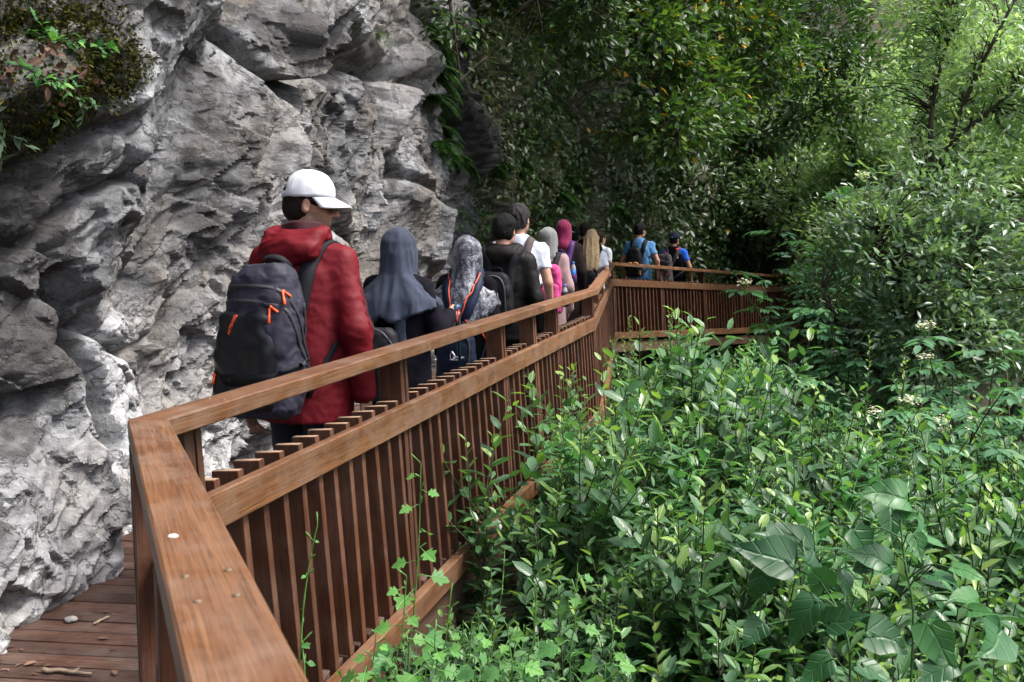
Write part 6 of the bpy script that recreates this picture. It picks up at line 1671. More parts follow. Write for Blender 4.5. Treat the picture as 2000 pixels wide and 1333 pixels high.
# ------------------------------------------------------------------ trees: limbs, twigs and a crown of leaves gathered in clumps
def tree(name, label, root, limbs, blobs, n_clump, per, ll, ratio, leafm, seed, group=None, gap=0.0, kind='far', tint=(0.35, 0.18), yellow=0.0, cat='tree', trunk_r=0.14, clump=0.22, flat=0.6, hang=0.0, woodm=None, split=True):
    rs = np.random.default_rng(seed); root = np.array(root, float)
    r = empty(name, tuple(root)); tag(r, label, cat, group)
    wood = Bag(); S = []
    for lb in limbs:
        C = spline([np.array(p, float) for p in lb['p']], 26) - root
        wood.tube(C, np.linspace(lb.get('r0', trunk_r), lb.get('r1', trunk_r * 0.25), 26), 7); S.append(C[4:])
    S = np.vstack(S)
    vol = np.array([b[3] * b[4] * b[5] for b in blobs]); vol = vol ** 0.8; vol /= vol.sum()
    Lp, Ld, Ln, Ll, Lt = [], [], [], [], []
    twig = Bag()
    made = 0; tries = 0
    while made < n_clump and tries < n_clump * 6:
        tries += 1
        b = blobs[rs.choice(len(blobs), p=vol)]
        v = rs.normal(0, 1, 3); v /= np.linalg.norm(v); v *= rs.uniform(0.25, 1.0) ** 0.5
        c = np.array(b[:3]) + v * np.array(b[3:6])
        if gap and fbm(c[None] * 0.9, seed, 2)[0] < gap: continue
        made += 1
        c = c - root
        q = S[np.argmin(np.linalg.norm(S - c, axis=1) + 0.4 * np.maximum(0, S[:, 2] - c[2] + 0.3) * (1 - hang))]
        if made % 2 == 0:
            mid = (q + c) / 2 + rs.normal(0, 0.08, 3) + np.array([0, 0, 0.12 * (1 - 2 * hang)]); wood.tube(spline([q, mid, c], 6), np.linspace(0.013, 0.003, 6), 3)
        m = rs.poisson(per)
        out = unit(v * np.array([1, 1, 0.7]) + np.array([0, 0, 0.25 - hang]))
        o = rs.normal(0, clump * 0.5, (m, 3)) * np.array([1, 1, flat])
        Lp.append(c + o); dd = unit(o / clump + out * 0.7 + rs.normal(0, 0.45, (m, 3))); Ld.append(dd)
        Ln.append(np.array([0, 0, 0.9]) + out * 0.5 + rs.normal(0, 0.45, (m, 3)))
        Ll.append(ll * rs.uniform(0.7, 1.25, m)); ct = rs.normal(0, 0.12)
        tt = np.clip(rs.normal(tint[0] + ct, tint[1], m) + 0.25 * np.clip(o[:, 2] / clump, 0, 1), 0, 0.86)
        if yellow: tt = np.where(rs.uniform(0, 1, m) < yellow * (2.2 if ct > 0.08 else 0.5), 1.0, tt)
        Lt.append(tt)
    Lp, Ld, Ln, Ll, Lt = map(np.concatenate, (Lp, Ld, Ln, Ll, Lt))
    V, Ft, A = blades(kind, Lp, Ld, Ln, Ll, Ll * ratio * rs.uniform(0.85, 1.15, len(Ll)), 0.12, Lt)
    obj('trunk', wood.mesh('trunk'), woodm or BARK, r)
    obj('crown', mesh_np('crown', V, None, Ft, False, {'tint': A}), leafm, r)
    return r
# the tree leaning out from the top of the cliff, some leaves turning yellow
tree('overhanging_tree', 'tree with some yellow leaves hanging out over the walkers from the cliff', (-0.9, 13.2, 7.0),
     [dict(p=[(-0.9, 13.2, 7.0), (0.2, 12.9, 6.0), (1.2, 12.5, 4.7), (2.3, 12.6, 3.4)], r0=0.12, r1=0.02), dict(p=[(0.2, 12.9, 6.0), (0.5, 12.0, 4.9), (0.35, 11.6, 3.5), (0.75, 11.6, 2.9)], r0=0.06, r1=0.01),
      dict(p=[(0.6, 12.8, 5.6), (2.0, 13.2, 5.3), (3.2, 13.6, 4.5), (3.6, 13.5, 3.5)], r0=0.06, r1=0.012), dict(p=[(1.0, 12.5, 4.9), (1.5, 12.0, 3.6), (2.0, 11.9, 2.7)], r0=0.04, r1=0.008)],
     [(1.25, 12.2, 3.75, 1.25, 0.9, 0.8), (2.0, 12.5, 3.15, 0.95, 0.7, 0.75), (0.6, 12.3, 4.7, 1.1, 1.0, 0.7), (2.4, 13.0, 4.5, 1.3, 0.8, 0.7), (1.2, 12.3, 5.4, 1.7, 1.2, 0.7), (3.2, 13.5, 3.9, 0.8, 0.7, 0.6), (2.0, 11.9, 2.75, 0.45, 0.4, 0.35), (0.0, 12.6, 5.6, 0.9, 0.9, 0.5)],
     1250, 15, 0.125, 0.46, LEAF['oak'], 301, gap=-0.30, tint=(0.52, 0.22), yellow=0.028, hang=0.35)
tree('ivied_overhang_tree', 'dark tree hanging over the rock edge left of the yellowing one', (-1.6, 10.6, 6.8),
     [dict(p=[(-1.6, 10.6, 6.8), (-1.0, 10.3, 5.9), (-0.4, 10.1, 4.9), (0.25, 10.2, 3.9)], r0=0.09, r1=0.015), dict(p=[(-1.0, 10.3, 5.9), (-0.8, 9.8, 4.9), (-0.62, 9.6, 3.9), (-0.5, 9.7, 3.0)], r0=0.05, r1=0.008), dict(p=[(-0.5, 10.1, 5.0), (0.3, 10.6, 4.8), (1.0, 11.0, 4.2)], r0=0.04, r1=0.008)],
     [(-0.45, 10.0, 4.6, 0.55, 0.55, 0.55), (0.05, 10.2, 4.2, 0.65, 0.5, 0.55), (0.5, 10.6, 4.6, 0.8, 0.6, 0.6), (-0.55, 9.7, 3.7, 0.25, 0.3, 0.5), (0.15, 10.2, 3.5, 0.35, 0.35, 0.4), (-0.4, 10.2, 5.6, 0.9, 0.8, 0.5), (0.8, 10.9, 3.9, 0.5, 0.5, 0.5)],
     520, 14, 0.085, 0.44, LEAF['oak'], 307, gap=-0.3, tint=(0.36, 0.18), hang=0.4)
tree('dark_oak_tree', 'dense dark tree arching over the far run of the boardwalk', (2.2, 21.5, 8.2),
     [dict(p=[(2.2, 21.5, 8.2), (2.8, 19.5, 7.4), (3.6, 17.6, 6.2), (4.4, 16.6, 5.0)], r0=0.16, r1=0.03), dict(p=[(2.8, 19.5, 7.4), (4.4, 19.0, 6.6), (5.8, 18.6, 5.2), (6.3, 18.4, 4.0)], r0=0.09, r1=0.02)],
     [(3.4, 17.2, 5.9, 2.2, 1.7, 1.1), (4.6, 17.6, 5.0, 1.7, 1.3, 1.0), (5.8, 18.4, 4.6, 1.4, 1.2, 1.2), (3.6, 18.8, 7.0, 2.4, 2.0, 0.8), (5.6, 18.9, 6.4, 1.6, 1.4, 1.0), (1.8, 16.4, 6.2, 1.6, 1.4, 0.8), (5.3, 17.6, 3.7, 0.8, 0.8, 0.6), (1.0, 14.6, 7.2, 2.4, 2.2, 0.7), (3.0, 15.0, 7.4, 2.6, 2.0, 0.7)],
     1400, 15, 0.145, 0.46, LEAF['oak'], 302, gap=-0.35, tint=(0.32, 0.16), hang=0.2)
tree('bay_tree', 'broad dark glossy bay tree spreading low beside the thicket', (4.5, 10.4, GZ0(4.5, 10.4)),
     [dict(p=[(4.5, 10.4, -1.3), (4.45, 10.4, -0.4), (4.2, 10.3, 0.6), (3.8, 10.2, 1.5)], r0=0.07, r1=0.015), dict(p=[(4.45, 10.4, -0.6), (4.8, 10.5, 0.5), (5.1, 10.4, 1.7)], r0=0.06, r1=0.015), dict(p=[(4.45, 10.4, -0.5), (3.9, 10.5, 0.1), (3.3, 10.4, 0.9)], r0=0.05, r1=0.012)],
     [(4.2, 10.2, 1.05, 1.2, 0.9, 0.85), (3.75, 10.4, 1.45, 0.6, 0.6, 0.55), (5.1, 10.4, 1.35, 1.0, 0.8, 1.0), (4.4, 9.8, 0.45, 0.9, 0.6, 0.55), (4.5, 10.4, 1.95, 0.9, 0.7, 0.5), (4.0, 10.2, 0.55, 0.55, 0.5, 0.45), (5.3, 10.2, 0.4, 0.6, 0.6, 0.5)],
     780, 13, 0.105, 0.38, LEAF['bay'], 303, gap=-0.38, tint=(0.45, 0.2), kind='laurel', clump=0.17)
tree('slender_tree', 'airy bright green tree with a dark forked trunk at the upper edge', (5.55, 13.1, GZ0(5.5, 13.1)),
     [dict(p=[(5.55, 13.1, -1.4), (5.5, 13.1, 0.8), (5.6, 13.05, 2.1), (5.95, 13.0, 3.3), (6.5, 12.9, 4.6)], r0=0.075, r1=0.018), dict(p=[(5.6, 13.05, 2.0), (5.55, 13.1, 3.2), (5.9, 13.2, 4.6)], r0=0.045, r1=0.012), dict(p=[(5.75, 13.0, 2.7), (6.4, 12.8, 3.3), (7.1, 12.7, 4.0)], r0=0.035, r1=0.01)],
     [(6.3, 13.0, 4.2, 1.2, 0.9, 0.8), (5.7, 13.2, 4.6, 1.0, 0.9, 0.6), (6.8, 12.8, 3.4, 0.9, 0.7, 0.6), (5.4, 13.4, 3.4, 0.8, 0.7, 0.6), (6.0, 13.0, 2.6, 1.3, 0.8, 0.4), (7.3, 12.6, 4.3, 1.0, 0.8, 0.7)],
     640, 13, 0.115, 0.36, LEAF['hill'], 304, gap=-0.30, tint=(0.55, 0.18), clump=0.24)
# hillside trees: three kinds, then copies
HT = []
for i in range(3):
    rs = np.random.default_rng(50 + i); bl = []
    for j in range(9):
        a = rs.uniform(0, 6.28); rr = rs.uniform(0.3, 1.5); z_ = rs.uniform(2.0, 5.6)
        bl.append((rr * math.cos(a), rr * math.sin(a), z_, rs.uniform(0.8, 1.3), rs.uniform(0.8, 1.3), rs.uniform(0.6, 1.0)))
    bl.append((0, 0, 5.8, 1.1, 1.1, 0.8))
    t_ = tree('hillside_tree', 'x', (0, 0, 0), [dict(p=[(0, 0, -0.3), (0.1, 0, 2), (-0.1, 0.1, 4), (0, 0, 5.8)], r0=0.13, r1=0.03), dict(p=[(0.05, 0, 1.6), (0.7, 0.3, 3), (1.2, 0.4, 4.3)], r0=0.07, r1=0.02), dict(p=[(0, 0, 2.0), (-0.7, -0.4, 3.2), (-1.2, -0.6, 4.6)], r0=0.07, r1=0.02)],
              bl, 900, 14, 0.15, 0.44, LEAF['hill'] if i != 1 else LEAF['bay'], 310 + i, tint=(0.5, 0.2), clump=0.30)
    HT.append(t_)
spots = [(7.6, 16.5, 1.0, 'leafy tree rising behind the slender forked tree'), (9.7, 17.6, 1.1, 'tall pale green tree high at the right edge'), (6.9, 20.2, 0.95, 'rounded tree where the far railing disappears'), (9.0, 21.5, 1.1, 'hillside tree between the railing end and the pale tree'),
         (5.9, 22.6, 1.0, 'shaded tree on the slope above the far railing'), (12.4, 20.5, 1.2, 'large tree farthest to the right on the slope'), (8.0, 25.0, 1.1, 'tree higher up the slope behind the rounded one'), (11.2, 25.5, 1.2, 'tree half hidden high on the slope'), (7.4, 12.6, 0.62, 'low bushy tree behind the bay tree'), (8.8, 14.4, 0.75, 'bushy tree at the right edge behind the bay tree'), (5.4, 15.6, 0.55, 'small bright tree between bay tree and far railing'), (14.5, 24.0, 1.2, 'tree closing the view at the far right')]
for i, (x_, y_, s_, lab) in enumerate(spots):
    o = put_copy(HT[i % 3], used, (x_, y_, GZ0(x_, y_) - 0.1), i * 1.9, s_, lab)
    o['group'] = 'trees on the hillside'
# the wood far behind reads as one mass
rs = np.random.default_rng(88); n = 2600
X_ = rs.uniform(-4, 34, n); Y_ = rs.uniform(26.5, 46, n); Zg = ground_z(X_, Y_)
cen = np.stack([X_, Y_, Zg + rs.uniform(0.3, 6.0, n)], 1)
per = 14; c = np.repeat(cen, per, 0) + rs.normal(0, 0.33, (n * per, 3))
tt = np.clip(np.repeat(rs.normal(0.45, 0.18, n), per) + rs.normal(0, 0.15, n * per), 0, 0.9)
V, Ft, A = blades('far', c, rs.normal(0, 1, (n * per, 3)) + np.array([0, -0.3, 0.2]), np.array([0, -0.3, 0.9]) + rs.normal(0, 0.5, (n * per, 3)), rs.uniform(0.18, 0.30, n * per), rs.uniform(0.09, 0.14, n * per), 0.1, tt)
fw = obj('forest', mesh_np('forest', V, None, Ft, False, {'tint': A}), LEAF['hill']); tag(fw, 'distant wood covering the upper slope', None, None, 'stuff')

# ------------------------------------------------------------------ elder: compound leaves and flat cream flower heads
def elder_parts(seed, H, n_st, spread, flowers=3, size=0.20):
    rs = np.random.default_rng(seed); wood = Bag(); Lv = Leaves(); fl = []
    for i in range(n_st):
        a = rs.uniform(0, 6.283); t = spread * rs.uniform(0.25, 1)
        pts = bend((0, 0, 0), (math.cos(a) * t, math.sin(a) * t, 1), H * rs.uniform(0.65, 1.05), 8, rs, 0.02, 0.08)
        wood.tube(pts, np.linspace(0.013, 0.004, len(pts)), 5)
        for f in np.linspace(0.35, 1.0, 8):
            b = pts[int(f * (len(pts) - 1))]
            for s in (0, math.pi):
                a2 = rs.uniform(0, 3.14) + s; d = np.array([math.cos(a2), math.sin(a2), 0.25]); ln = size * rs.uniform(0.8, 1.2)
                rp_ = bend(b, d, ln, 5, rs, 0.10, 0.05); wood.tube(rp_, 0.0018, 3, a=0.5)
                sd_ = unit(np.cross(d, [0, 0, 1.0]))
                for q in (2, 3, 4):
                    for sg in (-1, 1):
                        l = ln * 0.52 * rs.uniform(0.85, 1.15)
                        Lv.add(rp_[q], sd_ * sg * 0.8 + unit(d) * 0.55 + np.array([0, 0, -0.25]), np.array([0, 0, 1]) + rs.normal(0, 0.2, 3), l, l * 0.42, 0.18, float(np.clip(rs.normal(0.45, 0.15), 0, 1)))
                l = ln * 0.55; Lv.add(rp_[-1], d + np.array([0, 0, -0.5]), np.array([0, 0, 1]) + rs.normal(0, 0.2, 3), l, l * 0.42, 0.18, 0.5)
        if len(fl) < flowers: fl.append((pts[-1] + np.array([0, 0, 0.10]), pts[-1]))
    return wood, Lv, fl
EL = []
for i in range(3):
    w, l, fl = elder_parts(500 + i, 1.9, 8, 0.62, 2)
    p = proto('elder_shrub', w, l, 'laurel', LEAF['elder'])
    rs = np.random.default_rng(i)
    for c, base_ in fl:
        n = 70; rr = np.sqrt(rs.uniform(0, 1, n)) * 0.058; aa = rs.uniform(0, 6.28, n)
        pp = np.stack([rr * np.cos(aa), rr * np.sin(aa), 0.014 * rs.normal(0, 1, n) - rr * 0.25], 1)
        V, Ft, A = blades('ovate', pp, np.stack([np.cos(aa * 3), np.sin(aa * 3), 0 * aa + 0.1], 1), np.array([0, 0, 1.0]) + rs.normal(0, 0.3, (n, 3)), 0.020, 0.018, 0.1, rs.uniform(0.2, 1, n))
        o = obj('flower_head', mesh_np('flower_head', V, None, Ft, False, {'tint': A}), LEAF['flower'], p, tuple(c)); o['kind'] = 'stuff'
        b_ = Bag()
        for q in pp[::7]: b_.tube([base_ - c, q], 0.0012, 3)
        obj('stalk', b_.mesh('stalk'), GSTEM, o)
    EL.append(p)
els = [(1690, 545, 11.4, 'dark elder bush covering the end of the far railing', 1.0), (1745, 580, 10.6, 'elder bush in front of the bay tree with drooping compound leaves', 1.0), (1500, 655, 10.8, 'small elder shoot against the far slats', 0.8), (1720, 640, 10.0, 'elder beneath the dark bay tree', 0.9), (1840, 715, 7.2, 'elder with cream flower heads near the right edge', 1.15), (1940, 700, 7.6, 'elder with cream flower heads at the very right edge', 1.15), (1780, 780, 6.9, 'low elder at the margin of the laurel thicket', 1.0), (1900, 800, 6.6, 'low flowering elder in front of its taller neighbour', 1.0), (1990, 830, 6.3, 'elder cut off by the right edge of view', 1.0), (1850, 760, 6.3, 'elder with drooping leaves between the two flowering ones', 1.1), (1960, 770, 6.0, 'leafy elder low at the right edge', 1.1),
       (1660, 330, 14.5, 'elder with cream flowers on the slope above the railing', 1.0), (1600, 420, 14.0, 'elder on the slope left of the flowering one', 1.0), (1950, 310, 11.8, 'flowering elder high at the right edge', 1.0)]
rs = np.random.default_rng(33)
for i, (px, py, Y, lab, s_) in enumerate(els):
    w_ = WY(px, py, Y); gz = GZ0(w_[0], w_[1]); o = put_copy(EL[i % 3], used, (w_[0], w_[1], gz), rs.uniform(0, 6.28), max(0.5, (w_[2] - gz) / 1.9 * s_), lab)
    tag(o, None, 'shrub', 'elder bushes'); 
# thin shrubs and nettles between laurel and far railing
TH = []
for i in range(2):
    w, l = laurel_parts(600 + i, 1.5, 8, 0.35, ll=0.045, ratio=0.45, per_m=70, side=4, start=0.3, tint0=0.5); p = proto('small_leaved_shrub', w, l, 'laurel', LEAF['laurel']); TH.append(p)
NT = []
for i in range(2):
    w, l = laurel_parts(620 + i, 1.4, 16, 0.5, ll=0.10, ratio=0.48, per_m=42, side=2, start=0.25, alpha=R(78), tint0=0.4); p = proto('nettle_clump', w, l, 'laurel', LEAF['elder'], GSTEM); NT.append(p)
lst = [(TH, 1240, 600, 9.2, 'small-leaved upright shrub against the far slats'), (TH, 1325, 590, 9.2, 'slim twiggy shrub in front of the far slats'), (TH, 1255, 660, 8.9, 'low twiggy shrub in the corner of the railing'), (TH, 1300, 655, 9.3, 'sparse shrub under the far bottom rail'), (NT, 1420, 645, 9.0, 'nettle clump below the far railing'), (NT, 1490, 665, 8.7, 'nettle clump beside the shaded hollow'), (NT, 1360, 660, 9.4, 'nettles close to the far bottom rail'), (NT, 1560, 730, 10.5, 'shaded nettles in the hollow'), (NT, 1640, 760, 9.6, 'nettles at the rim of the hollow'),
       (TH, 1705, 640, 6.4, 'yellow-tipped young shrub standing out from the thicket'), (TH, 1665, 760, 6.2, 'yellowish bushy shoot left of the taller one'), (TH, 1745, 790, 6.1, 'yellowish bushy shoot right of the taller one'), (TH, 1560, 800, 7.2, 'small dark shrub at the back of the thicket'), (NT, 1275, 668, 12.6, 'nettles against the piers left under the far rail'), (NT, 1340, 672, 12.9, 'nettles against the piers under the far slats'), (NT, 1400, 668, 13.2, 'nettles hiding the middle pier of the far railing'), (NT, 1455, 662, 13.8, 'nettles hiding the right pier of the far railing'), (NT, 1520, 655, 14.2, 'nettles under the bend of the far railing'), (NT, 1330, 700, 7.6, 'nettles rising out of the far laurel'), (NT, 1430, 740, 6.8, 'nettles in the middle of the thicket'), (NT, 1230, 790, 5.2, 'broad-leaved nettles among the nearer laurel'), (NT, 1620, 900, 4.3, 'nettles left of the heart-leaved vine'), (NT, 1850, 890, 4.6, 'nettles behind the heart-leaved vine'), (TH, 1330, 920, 3.9, 'fine-leaved shoots in the near thicket'), (TH, 1120, 880, 4.4, 'fine-leaved shoots close to the railing'), (TH, 1500, 860, 5.0, 'fine-leaved shoots in mid thicket')]
for i, (K, px, py, Y, lab) in enumerate(lst):
    w_ = WY(px, py, Y); gz = GZ0(w_[0], w_[1]); o = put_copy(K[i % 2], used, (w_[0], w_[1], gz), i * 2.1, (w_[2] - gz) / (1.5 if K is TH else 1.4), lab); tag(o, None, 'shrub' if K is TH else 'nettles', 'small shrubs between thicket and railing')

# ------------------------------------------------------------------ ferns and ivy on the damp rock
def fern_parts(seed, n_fr, ln):
    rs = np.random.default_rng(seed); wood = Bag(); Lv = Leaves()
    for i in range(n_fr):
        a = rs.uniform(-1.5, 1.5); d = np.array([math.sin(a), 0.9 * math.cos(a) + 0.2, rs.uniform(0.1, 0.9)])      # +y = away from the rock
        pts = bend((0, 0, 0), d, ln * rs.uniform(0.55, 1.15), 9, rs, 0.20, 0.05); wood.tube(pts, np.linspace(0.003, 0.001, len(pts)), 3)
        for q in np.linspace(0.10, 1.0, 30):
            x = q * (len(pts) - 1); j = min(int(x), len(pts) - 2); p = pts[j] + (pts[j + 1] - pts[j]) * (x - j); ax = unit(pts[j + 1] - pts[j])
            sd_ = unit(np.cross(ax, [0, 0, 1.0])); l = ln * 0.17 * math.sin(math.pi * min(1, q * 0.85 + 0.12)) + 0.008
            for s in (-1, 1): Lv.add(p, sd_ * s + ax * 0.35, np.array([0, 0, 1.0]) + 0.3 * np.array([0, 1, 0]) + rs.normal(0, 0.1, 3), l, l * 0.34, 0.15, float(np.clip(rs.normal(0.5, 0.2), 0, 1)))
    return wood, Lv
FE = []
for i in range(2):
    w, l = fern_parts(800 + i, 15, 0.55); p = proto('fern', w, l, 'laurel', LEAF['fern'], STEM, 'fronds'); FE.append(p)
fl_ = [(865, 190, 'fern hanging from the damp crack in the cliff'), (895, 250, 'fern lower in the damp crack'), (880, 110, 'fern near the top of the damp crack'), (985, 330, 'bright fern on the rock corner above the walkers'), (905, 310, 'small fern beside the rock corner'), (960, 395, 'fern just above the walkers heads'), (1020, 300, 'fern in the shade of the overhang'), (1075, 380, 'dark fern behind the magenta headscarf'), (1190, 400, 'fern in the dark behind the blonde hair'), (920, 60, 'topmost fern in the damp crack'), (1130, 340, 'shaded fern under the overhanging tree'), (850, 140, 'fern on the rock edge left of the damp crack'), (910, 200, 'fern on the right lip of the damp crack'), (872, 285, 'fern tuft where the damp crack narrows'), (845, 60, 'fern under the grass wisps high on the cliff')]
for i, (px, py, lab) in enumerate(fl_):
    p_, n_ = on_cliff(px, py)
    o = put_copy(FE[i % 2], used, tuple(p_ - n_ * 0.02), math.atan2(n_[1], n_[0]) - math.pi / 2, 0.75 + 0.08 * (px > 1000) * 4 + 0.1 * (i % 3), lab); tag(o, None, 'fern', 'ferns on the cliff')
# low ferns and leafy plants behind the far railing
for i, (x_, y_, s_, lab) in enumerate(((3.3, 18.1, 1.1, 'fern on the bank behind the two men'), (4.2, 19.4, 1.2, 'fern on the bank right of the two men'), (4.9, 20.3, 1.2, 'fern on the bank near the railing bend'), (5.6, 20.9, 1.2, 'fern beyond the railing bend'), (3.8, 18.7, 1.0, 'small fern low on the bank'))):
    o = put_copy(FE[i % 2], used, (x_, y_, -0.3), math.pi - 0.6, s_ * 1.7, lab); tag(o, None, 'fern', 'ferns behind the far railing')
# ivy and shade plants mantling the far end of the cliff
rs = np.random.default_rng(21); Lv = Leaves()
i0 = int(np.searchsorted(su, cliff_sz(905, 300)[0])); i1 = int(np.searchsorted(su, cs[np.argmin(abs(CD[:, 1] - 24.5))]))
ji = int(np.searchsorted(zv, 0.1)); j1 = int(np.searchsorted(zv, 7.5))
cnt = 0
dens = lambda s, z: fbm(np.array([[s * 0.7, z * 0.7, 3.3]]), 91, 3)[0]
su_dark = np.linspace(su[i0], su[min(i1, nu - 5)], 4000)
while cnt < 1700:
    s_ = rs.choice(su_dark); z_ = rs.uniform(0.0, 6.8)
    ramp_ = np.clip((s_ - su[i0]) / 3.5, 0, 1)
    if dens(s_, z_) < 0.50 - 1.5 * ramp_: continue
    p_, n_ = on_cliff_ij(np.searchsorted(su, s_), np.searchsorted(zv, z_)); cnt += 1
    far_ = np.clip((p_[1] - 8) / 14, 0, 1); m = int(rs.poisson(13))
    for q in range(m):
        o = rs.normal(0, 0.13 + 0.12 * far_, 3); o -= n_ * (o @ n_); l = rs.uniform(0.05, 0.10) * (1 + 0.9 * far_)
        Lv.add(p_ + o + n_ * rs.uniform(0.02, 0.16 + 0.3 * far_), o + np.array([0, 0, -0.10]) + n_ * 0.1 + rs.normal(0, 0.08, 3), n_ * 0.8 + np.array([0, 0, 0.7]) + rs.normal(0, 0.3, 3), l, l * 0.5, 0.15, float(np.clip(rs.normal(0.4, 0.18), 0, 1)))
iv = obj('ivy', Lv.mesh('far', 'ivy'), LEAF['oak']); tag(iv, 'dark ivy and creepers covering the shaded end of the cliff', 'ivy', None, 'stuff')

# ------------------------------------------------------------------ the ledge at the upper left: moss, sage-like plant, herb, dead leaves, grass
rs = np.random.default_rng(61)
def scatter_on_ledge(px, py, rx, ry, n):
    out = []
    while len(out) < n:
        a, b = rs.normal(0, 0.5, 2)
        if a * a + b * b > 1: continue
        p_, n_ = on_cliff(px + a * rx, py + b * ry)
        out.append((p_, n_))
    return out
Lv = Leaves()
for px, py, rx, ry, n in ((185, 155, 75, 75, 2200), (120, 230, 80, 55, 1300), (60, 40, 120, 60, 2200), (160, 60, 70, 60, 1000), (20, 170, 80, 90, 1300), (232, 800, 18, 60, 300)):
    for p_, n_ in scatter_on_ledge(px, py, rx, ry, n):
        l = rs.uniform(0.012, 0.028); Lv.add(p_ + n_ * rs.uniform(-0.004, 0.02), n_ + rs.normal(0, 0.55, 3) + np.array([0, 0, -0.2]), rs.normal(0, 1, 3), l, l * 0.5, 0.1, float(np.clip(rs.normal(0.4, 0.25), 0, 1)))
mo = obj('moss', Lv.mesh('far', 'moss'), LEAF['moss']); tag(mo, 'cushions of dark moss on the ledge at the upper left', 'moss', None, 'stuff')
Lv = Leaves()
for p_, n_ in scatter_on_ledge(80, 150, 85, 60, 70):
    l = rs.uniform(0.03, 0.055); Lv.add(p_ + n_ * rs.uniform(0.01, 0.05), rs.normal(0, 1, 3) + n_ * 0.3, n_ + rs.normal(0, 0.6, 3), l, l * 0.5, rs.uniform(0, 0.5), float(rs.uniform(0, 1)))
de = obj('leaf_litter', Lv.mesh('laurel', 'leaf_litter'), LEAF['dead']); tag(de, 'brown dead leaves caught on the mossy ledge', None, None, 'stuff')
def rosette_plant(label, px, py, n, l, kind, mat, seed, spread=0.13, name='ledge_plant', ratio=0.38):
    rs = np.random.default_rng(seed); p_, n_ = on_cliff(px, py)
    r = empty(name, tuple(p_)); tag(r, label, 'plant'); bag = Bag()
    for i in range(n):
        d = unit(n_ * rs.uniform(0.4, 1.1) + rs.normal(0, 0.7, 3) + np.array([0, 0, -0.1])); pts = bend((0, 0, 0), d, spread * rs.uniform(0.5, 1.3), 4, rs, 0.10, 0.15); bag.tube(pts, 0.0022, 4)
        for q in range(7):
            dd = unit(unit(pts[-1] - pts[-2]) * 0.6 + rs.normal(0, 0.6, 3)); ll_ = l * rs.uniform(0.7, 1.25)
            V, Ft, A = blades(kind, [np.zeros(3)], [dd], [n_ * 0.6 + np.array([0, 0, 0.8]) + rs.normal(0, 0.2, 3)], ll_, ll_ * ratio, 0.15, float(np.clip(rs.normal(0.4, 0.2), 0, 1)) if rs.uniform() > 0.12 else 1.0)
            obj('leaf', mesh_np('leaf', V, None, Ft, True, leaf_attr(kind, A)), LEAF[mat], r, tuple(pts[-1] - unit(pts[-1] - pts[-2]) * 0.012 * q))
    obj('stem', bag.mesh('stem'), STEM, r)
rosette_plant('grey-green broad-leaved plant drooping from the mossy ledge', 50, 250, 11, 0.060, 'ovate', 'sage', 3, 0.14)
rosette_plant('smaller grey-green rosette beside the hanging grass', 95, 215, 5, 0.045, 'ovate', 'sage', 4, 0.10)
rosette_plant('bright green cut-leaved herb on top of the mossy ledge', 110, 95, 8, 0.045, 'lobed', 'herb', 5, 0.13, ratio=0.8)
rosette_plant('bright cut-leaved herb at the left end of the ledge', 10, 110, 5, 0.042, 'lobed', 'herb', 6, 0.11, ratio=0.8)
rosette_plant('cut-leaved herb at the right end of the ledge', 150, 110, 4, 0.04, 'lobed', 'herb', 8, 0.10, ratio=0.8)
def grass_tuft(label, px, py, n, l, seed, droop=0.22):
    rs = np.random.default_rng(seed); p_, n_ = on_cliff(px, py); r = empty('grass_tuft', tuple(p_)); tag(r, label, 'grass'); bag = Bag()
    for i in range(n):
        d = unit(n_ + rs.normal(0, 0.55, 3) + np.array([0, 0, 0.2])); pts = bend(rs.normal(0, 0.02, 3), d, l * rs.uniform(0.6, 1.2), 7, rs, droop, 0.05)
        sd_ = unit(np.cross(d, [0, 0, 1.0])); w = np.linspace(0.0022, 0.0004, len(pts))[:, None]
        V = np.stack([pts - sd_ * w, pts + sd_ * w], 1).reshape(-1, 3); Q = [(2 * q, 2 * q + 1, 2 * q + 3, 2 * q + 2) for q in range(len(pts) - 1)]
        bag.add(V, Q, a=rs.uniform(0.2, 0.9))
    obj('blades', bag.mesh('blades', False), LEAF['grass'], r)
rosette_plant('reddish-green leafy sprig in the middle of the ledge', 60, 160, 8, 0.040, 'ovate', 'herb', 9, 0.13)
rosette_plant('low green herb trailing at the right of the ledge', 140, 190, 7, 0.034, 'ovate', 'mint', 10, 0.14)
grass_tuft('tuft of long grass hanging below the mossy ledge', 50, 290, 45, 0.14, 1)
grass_tuft('thin grass sprouting from the rock above the white cap', 660, 225, 26, 0.12, 2)
grass_tuft('wisps of grass in the crack high on the cliff', 800, 60, 40, 0.25, 3)
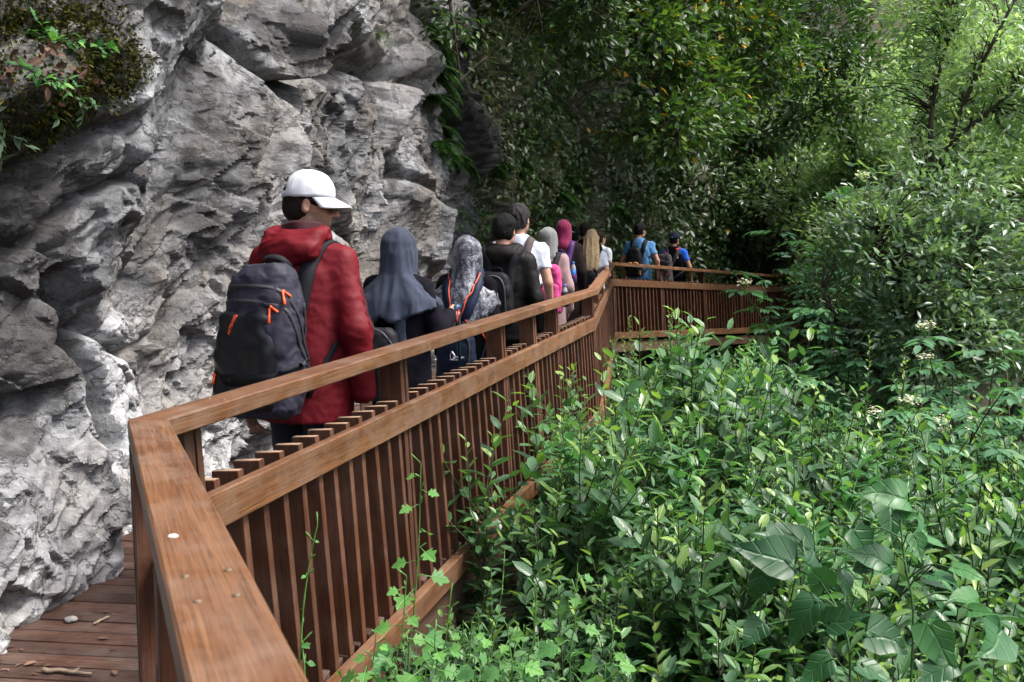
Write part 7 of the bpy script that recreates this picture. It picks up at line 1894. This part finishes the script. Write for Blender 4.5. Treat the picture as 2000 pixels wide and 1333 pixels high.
# ------------------------------------------------------------------ litter on the boards
Lv = Leaves(); rs = np.random.default_rng(404)
for i in range(260):
    y_ = rs.uniform(2.6, 9.0); x_ = np.interp(y_, CD[:, 1], CD[:, 0]) + abs(rs.normal(0.05, 0.22)); l = rs.uniform(0.006, 0.032)
    Lv.add(np.array([x_, y_, 0.004]), np.array([rs.normal(), rs.normal(), 0.08]), np.array([0, 0, 1.0]) + rs.normal(0, 0.25, 3), l, l * rs.uniform(0.15, 0.6), 0.1, float(rs.uniform(0, 1)))
dl = obj('deck_litter', Lv.mesh('laurel', 'deck_litter'), LEAF['dead']); tag(dl, 'crumbs of leaf and bark along the foot of the cliff', None, None, 'stuff')
def deck_xy(px, py): w_ = Wz(px, py, 0.0); return w_
p_ = deck_xy(138, 1215)
g = SDF((-0.05, -0.04, -0.005), (0.05, 0.04, 0.05), 0.006); g.ell((0, 0, 0.009), (0.024, 0.017, 0.011), 0.008); g.ell((0.009, 0.004, 0.010), (0.015, 0.013, 0.010), 0.008)
v, q = g.skin(); v = wrinkle(v, q, 0.003, 60, 3); o = obj('pebble', mesh_np('pebble', v, q), plain_mat('pale_limestone', (0.22, 0.21, 0.20), 0.85, 0.2, nscale=60, namp=0.3, bump=0.5), None, (p_[0], p_[1], 0.0)); tag(o, 'pale pebble lying on the deck boards', 'stone')
def stick(label, a, b, r_, seed):
    rs = np.random.default_rng(seed); A_, B_ = deck_xy(*a), deck_xy(*b); pts = np.array([A_ + (B_ - A_) * f + np.array([rs.normal(0, 0.004), rs.normal(0, 0.004), r_ + 0.001]) for f in np.linspace(0, 1, 8)])
    bag = Bag(); bag.tube(pts - A_, np.linspace(r_, r_ * 0.6, 8), 6); bag.tube([pts[4] - A_, pts[4] - A_ + np.array([0.02, 0.02, 0.004])], r_ * 0.5, 4)
    o = obj('twig', bag.mesh('twig'), plain_mat('weathered_twig', (0.20, 0.15, 0.11), 0.9, 0.2, nscale=40, namp=0.4), None, tuple(A_)); tag(o, label, 'twig')
stick('short broken twig on the deck beside the cliff', (182, 1222), (212, 1208), 0.006, 1)
stick('dark rotten stick at the bottom edge of the deck', (85, 1313), (180, 1322), 0.009, 2)
for i, (px, py, lab) in enumerate(((190, 1250, 'small reddish dead leaf on the deck'), (225, 1322, 'pale dead leaf at the foot of the post'), (72, 1295, 'curled straw-coloured leaf on the deck'))):
    w_ = deck_xy(px, py); V, Ft, A = blades('laurel', [np.zeros(3)], [np.array([math.cos(i * 2), math.sin(i * 2), 0.1])], [np.array([0.2, 0, 1.0])], 0.045, 0.022, 0.1, 0.5 + 0.4 * (i > 0))
    o = obj('dead_leaf', mesh_np('dead_leaf', V, None, Ft, True, {'tint': A}), LEAF['dead'], None, (w_[0], w_[1], 0.006)); tag(o, lab, 'leaf')
w_ = Wz(290, 833, 1.052); V, Ft, A = blades('laurel', [np.zeros(3)], [np.array([1, 0.3, 0.05])], [np.array([0.1, 0, 1.0])], 0.016, 0.007, 0.1, 1.0)
ylw = plain_mat('yellow_petal', (0.75, 0.45, 0.06), 0.6); o = obj('fallen_petal', mesh_np('fallen_petal', V, None, Ft), ylw, None, (w_[0], w_[1], w_[2] + 0.001)); tag(o, 'tiny yellow petal on the handrail corner', 'petal')
for i, (px, py, s_) in enumerate(((338, 1049, 0.0075), (274, 893, 0.004))):
    z_ = 1.05 + 0.0513 * (2.36 - 1.5) if py > 1000 else 1.06
    w_ = Wz(px, py, z_ + 0.012); g = SDF((-0.02, -0.02, -0.01), (0.02, 0.02, 0.02), 0.002); g.ell((0, 0, 0.0), (s_, s_ * 0.8, s_ * 0.5), 0.004); v, q = g.skin()
    o = obj('dropping', mesh_np('dropping', v, q), plain_mat('chalk_white', (0.75, 0.75, 0.73), 0.7), None, tuple(w_)); tag(o, ('white bird dropping on the near handrail', 'small white speck near the handrail corner')[i], 'speck')
print('plants built', round(time.time() - T0, 1), 'shrubs', n_l)
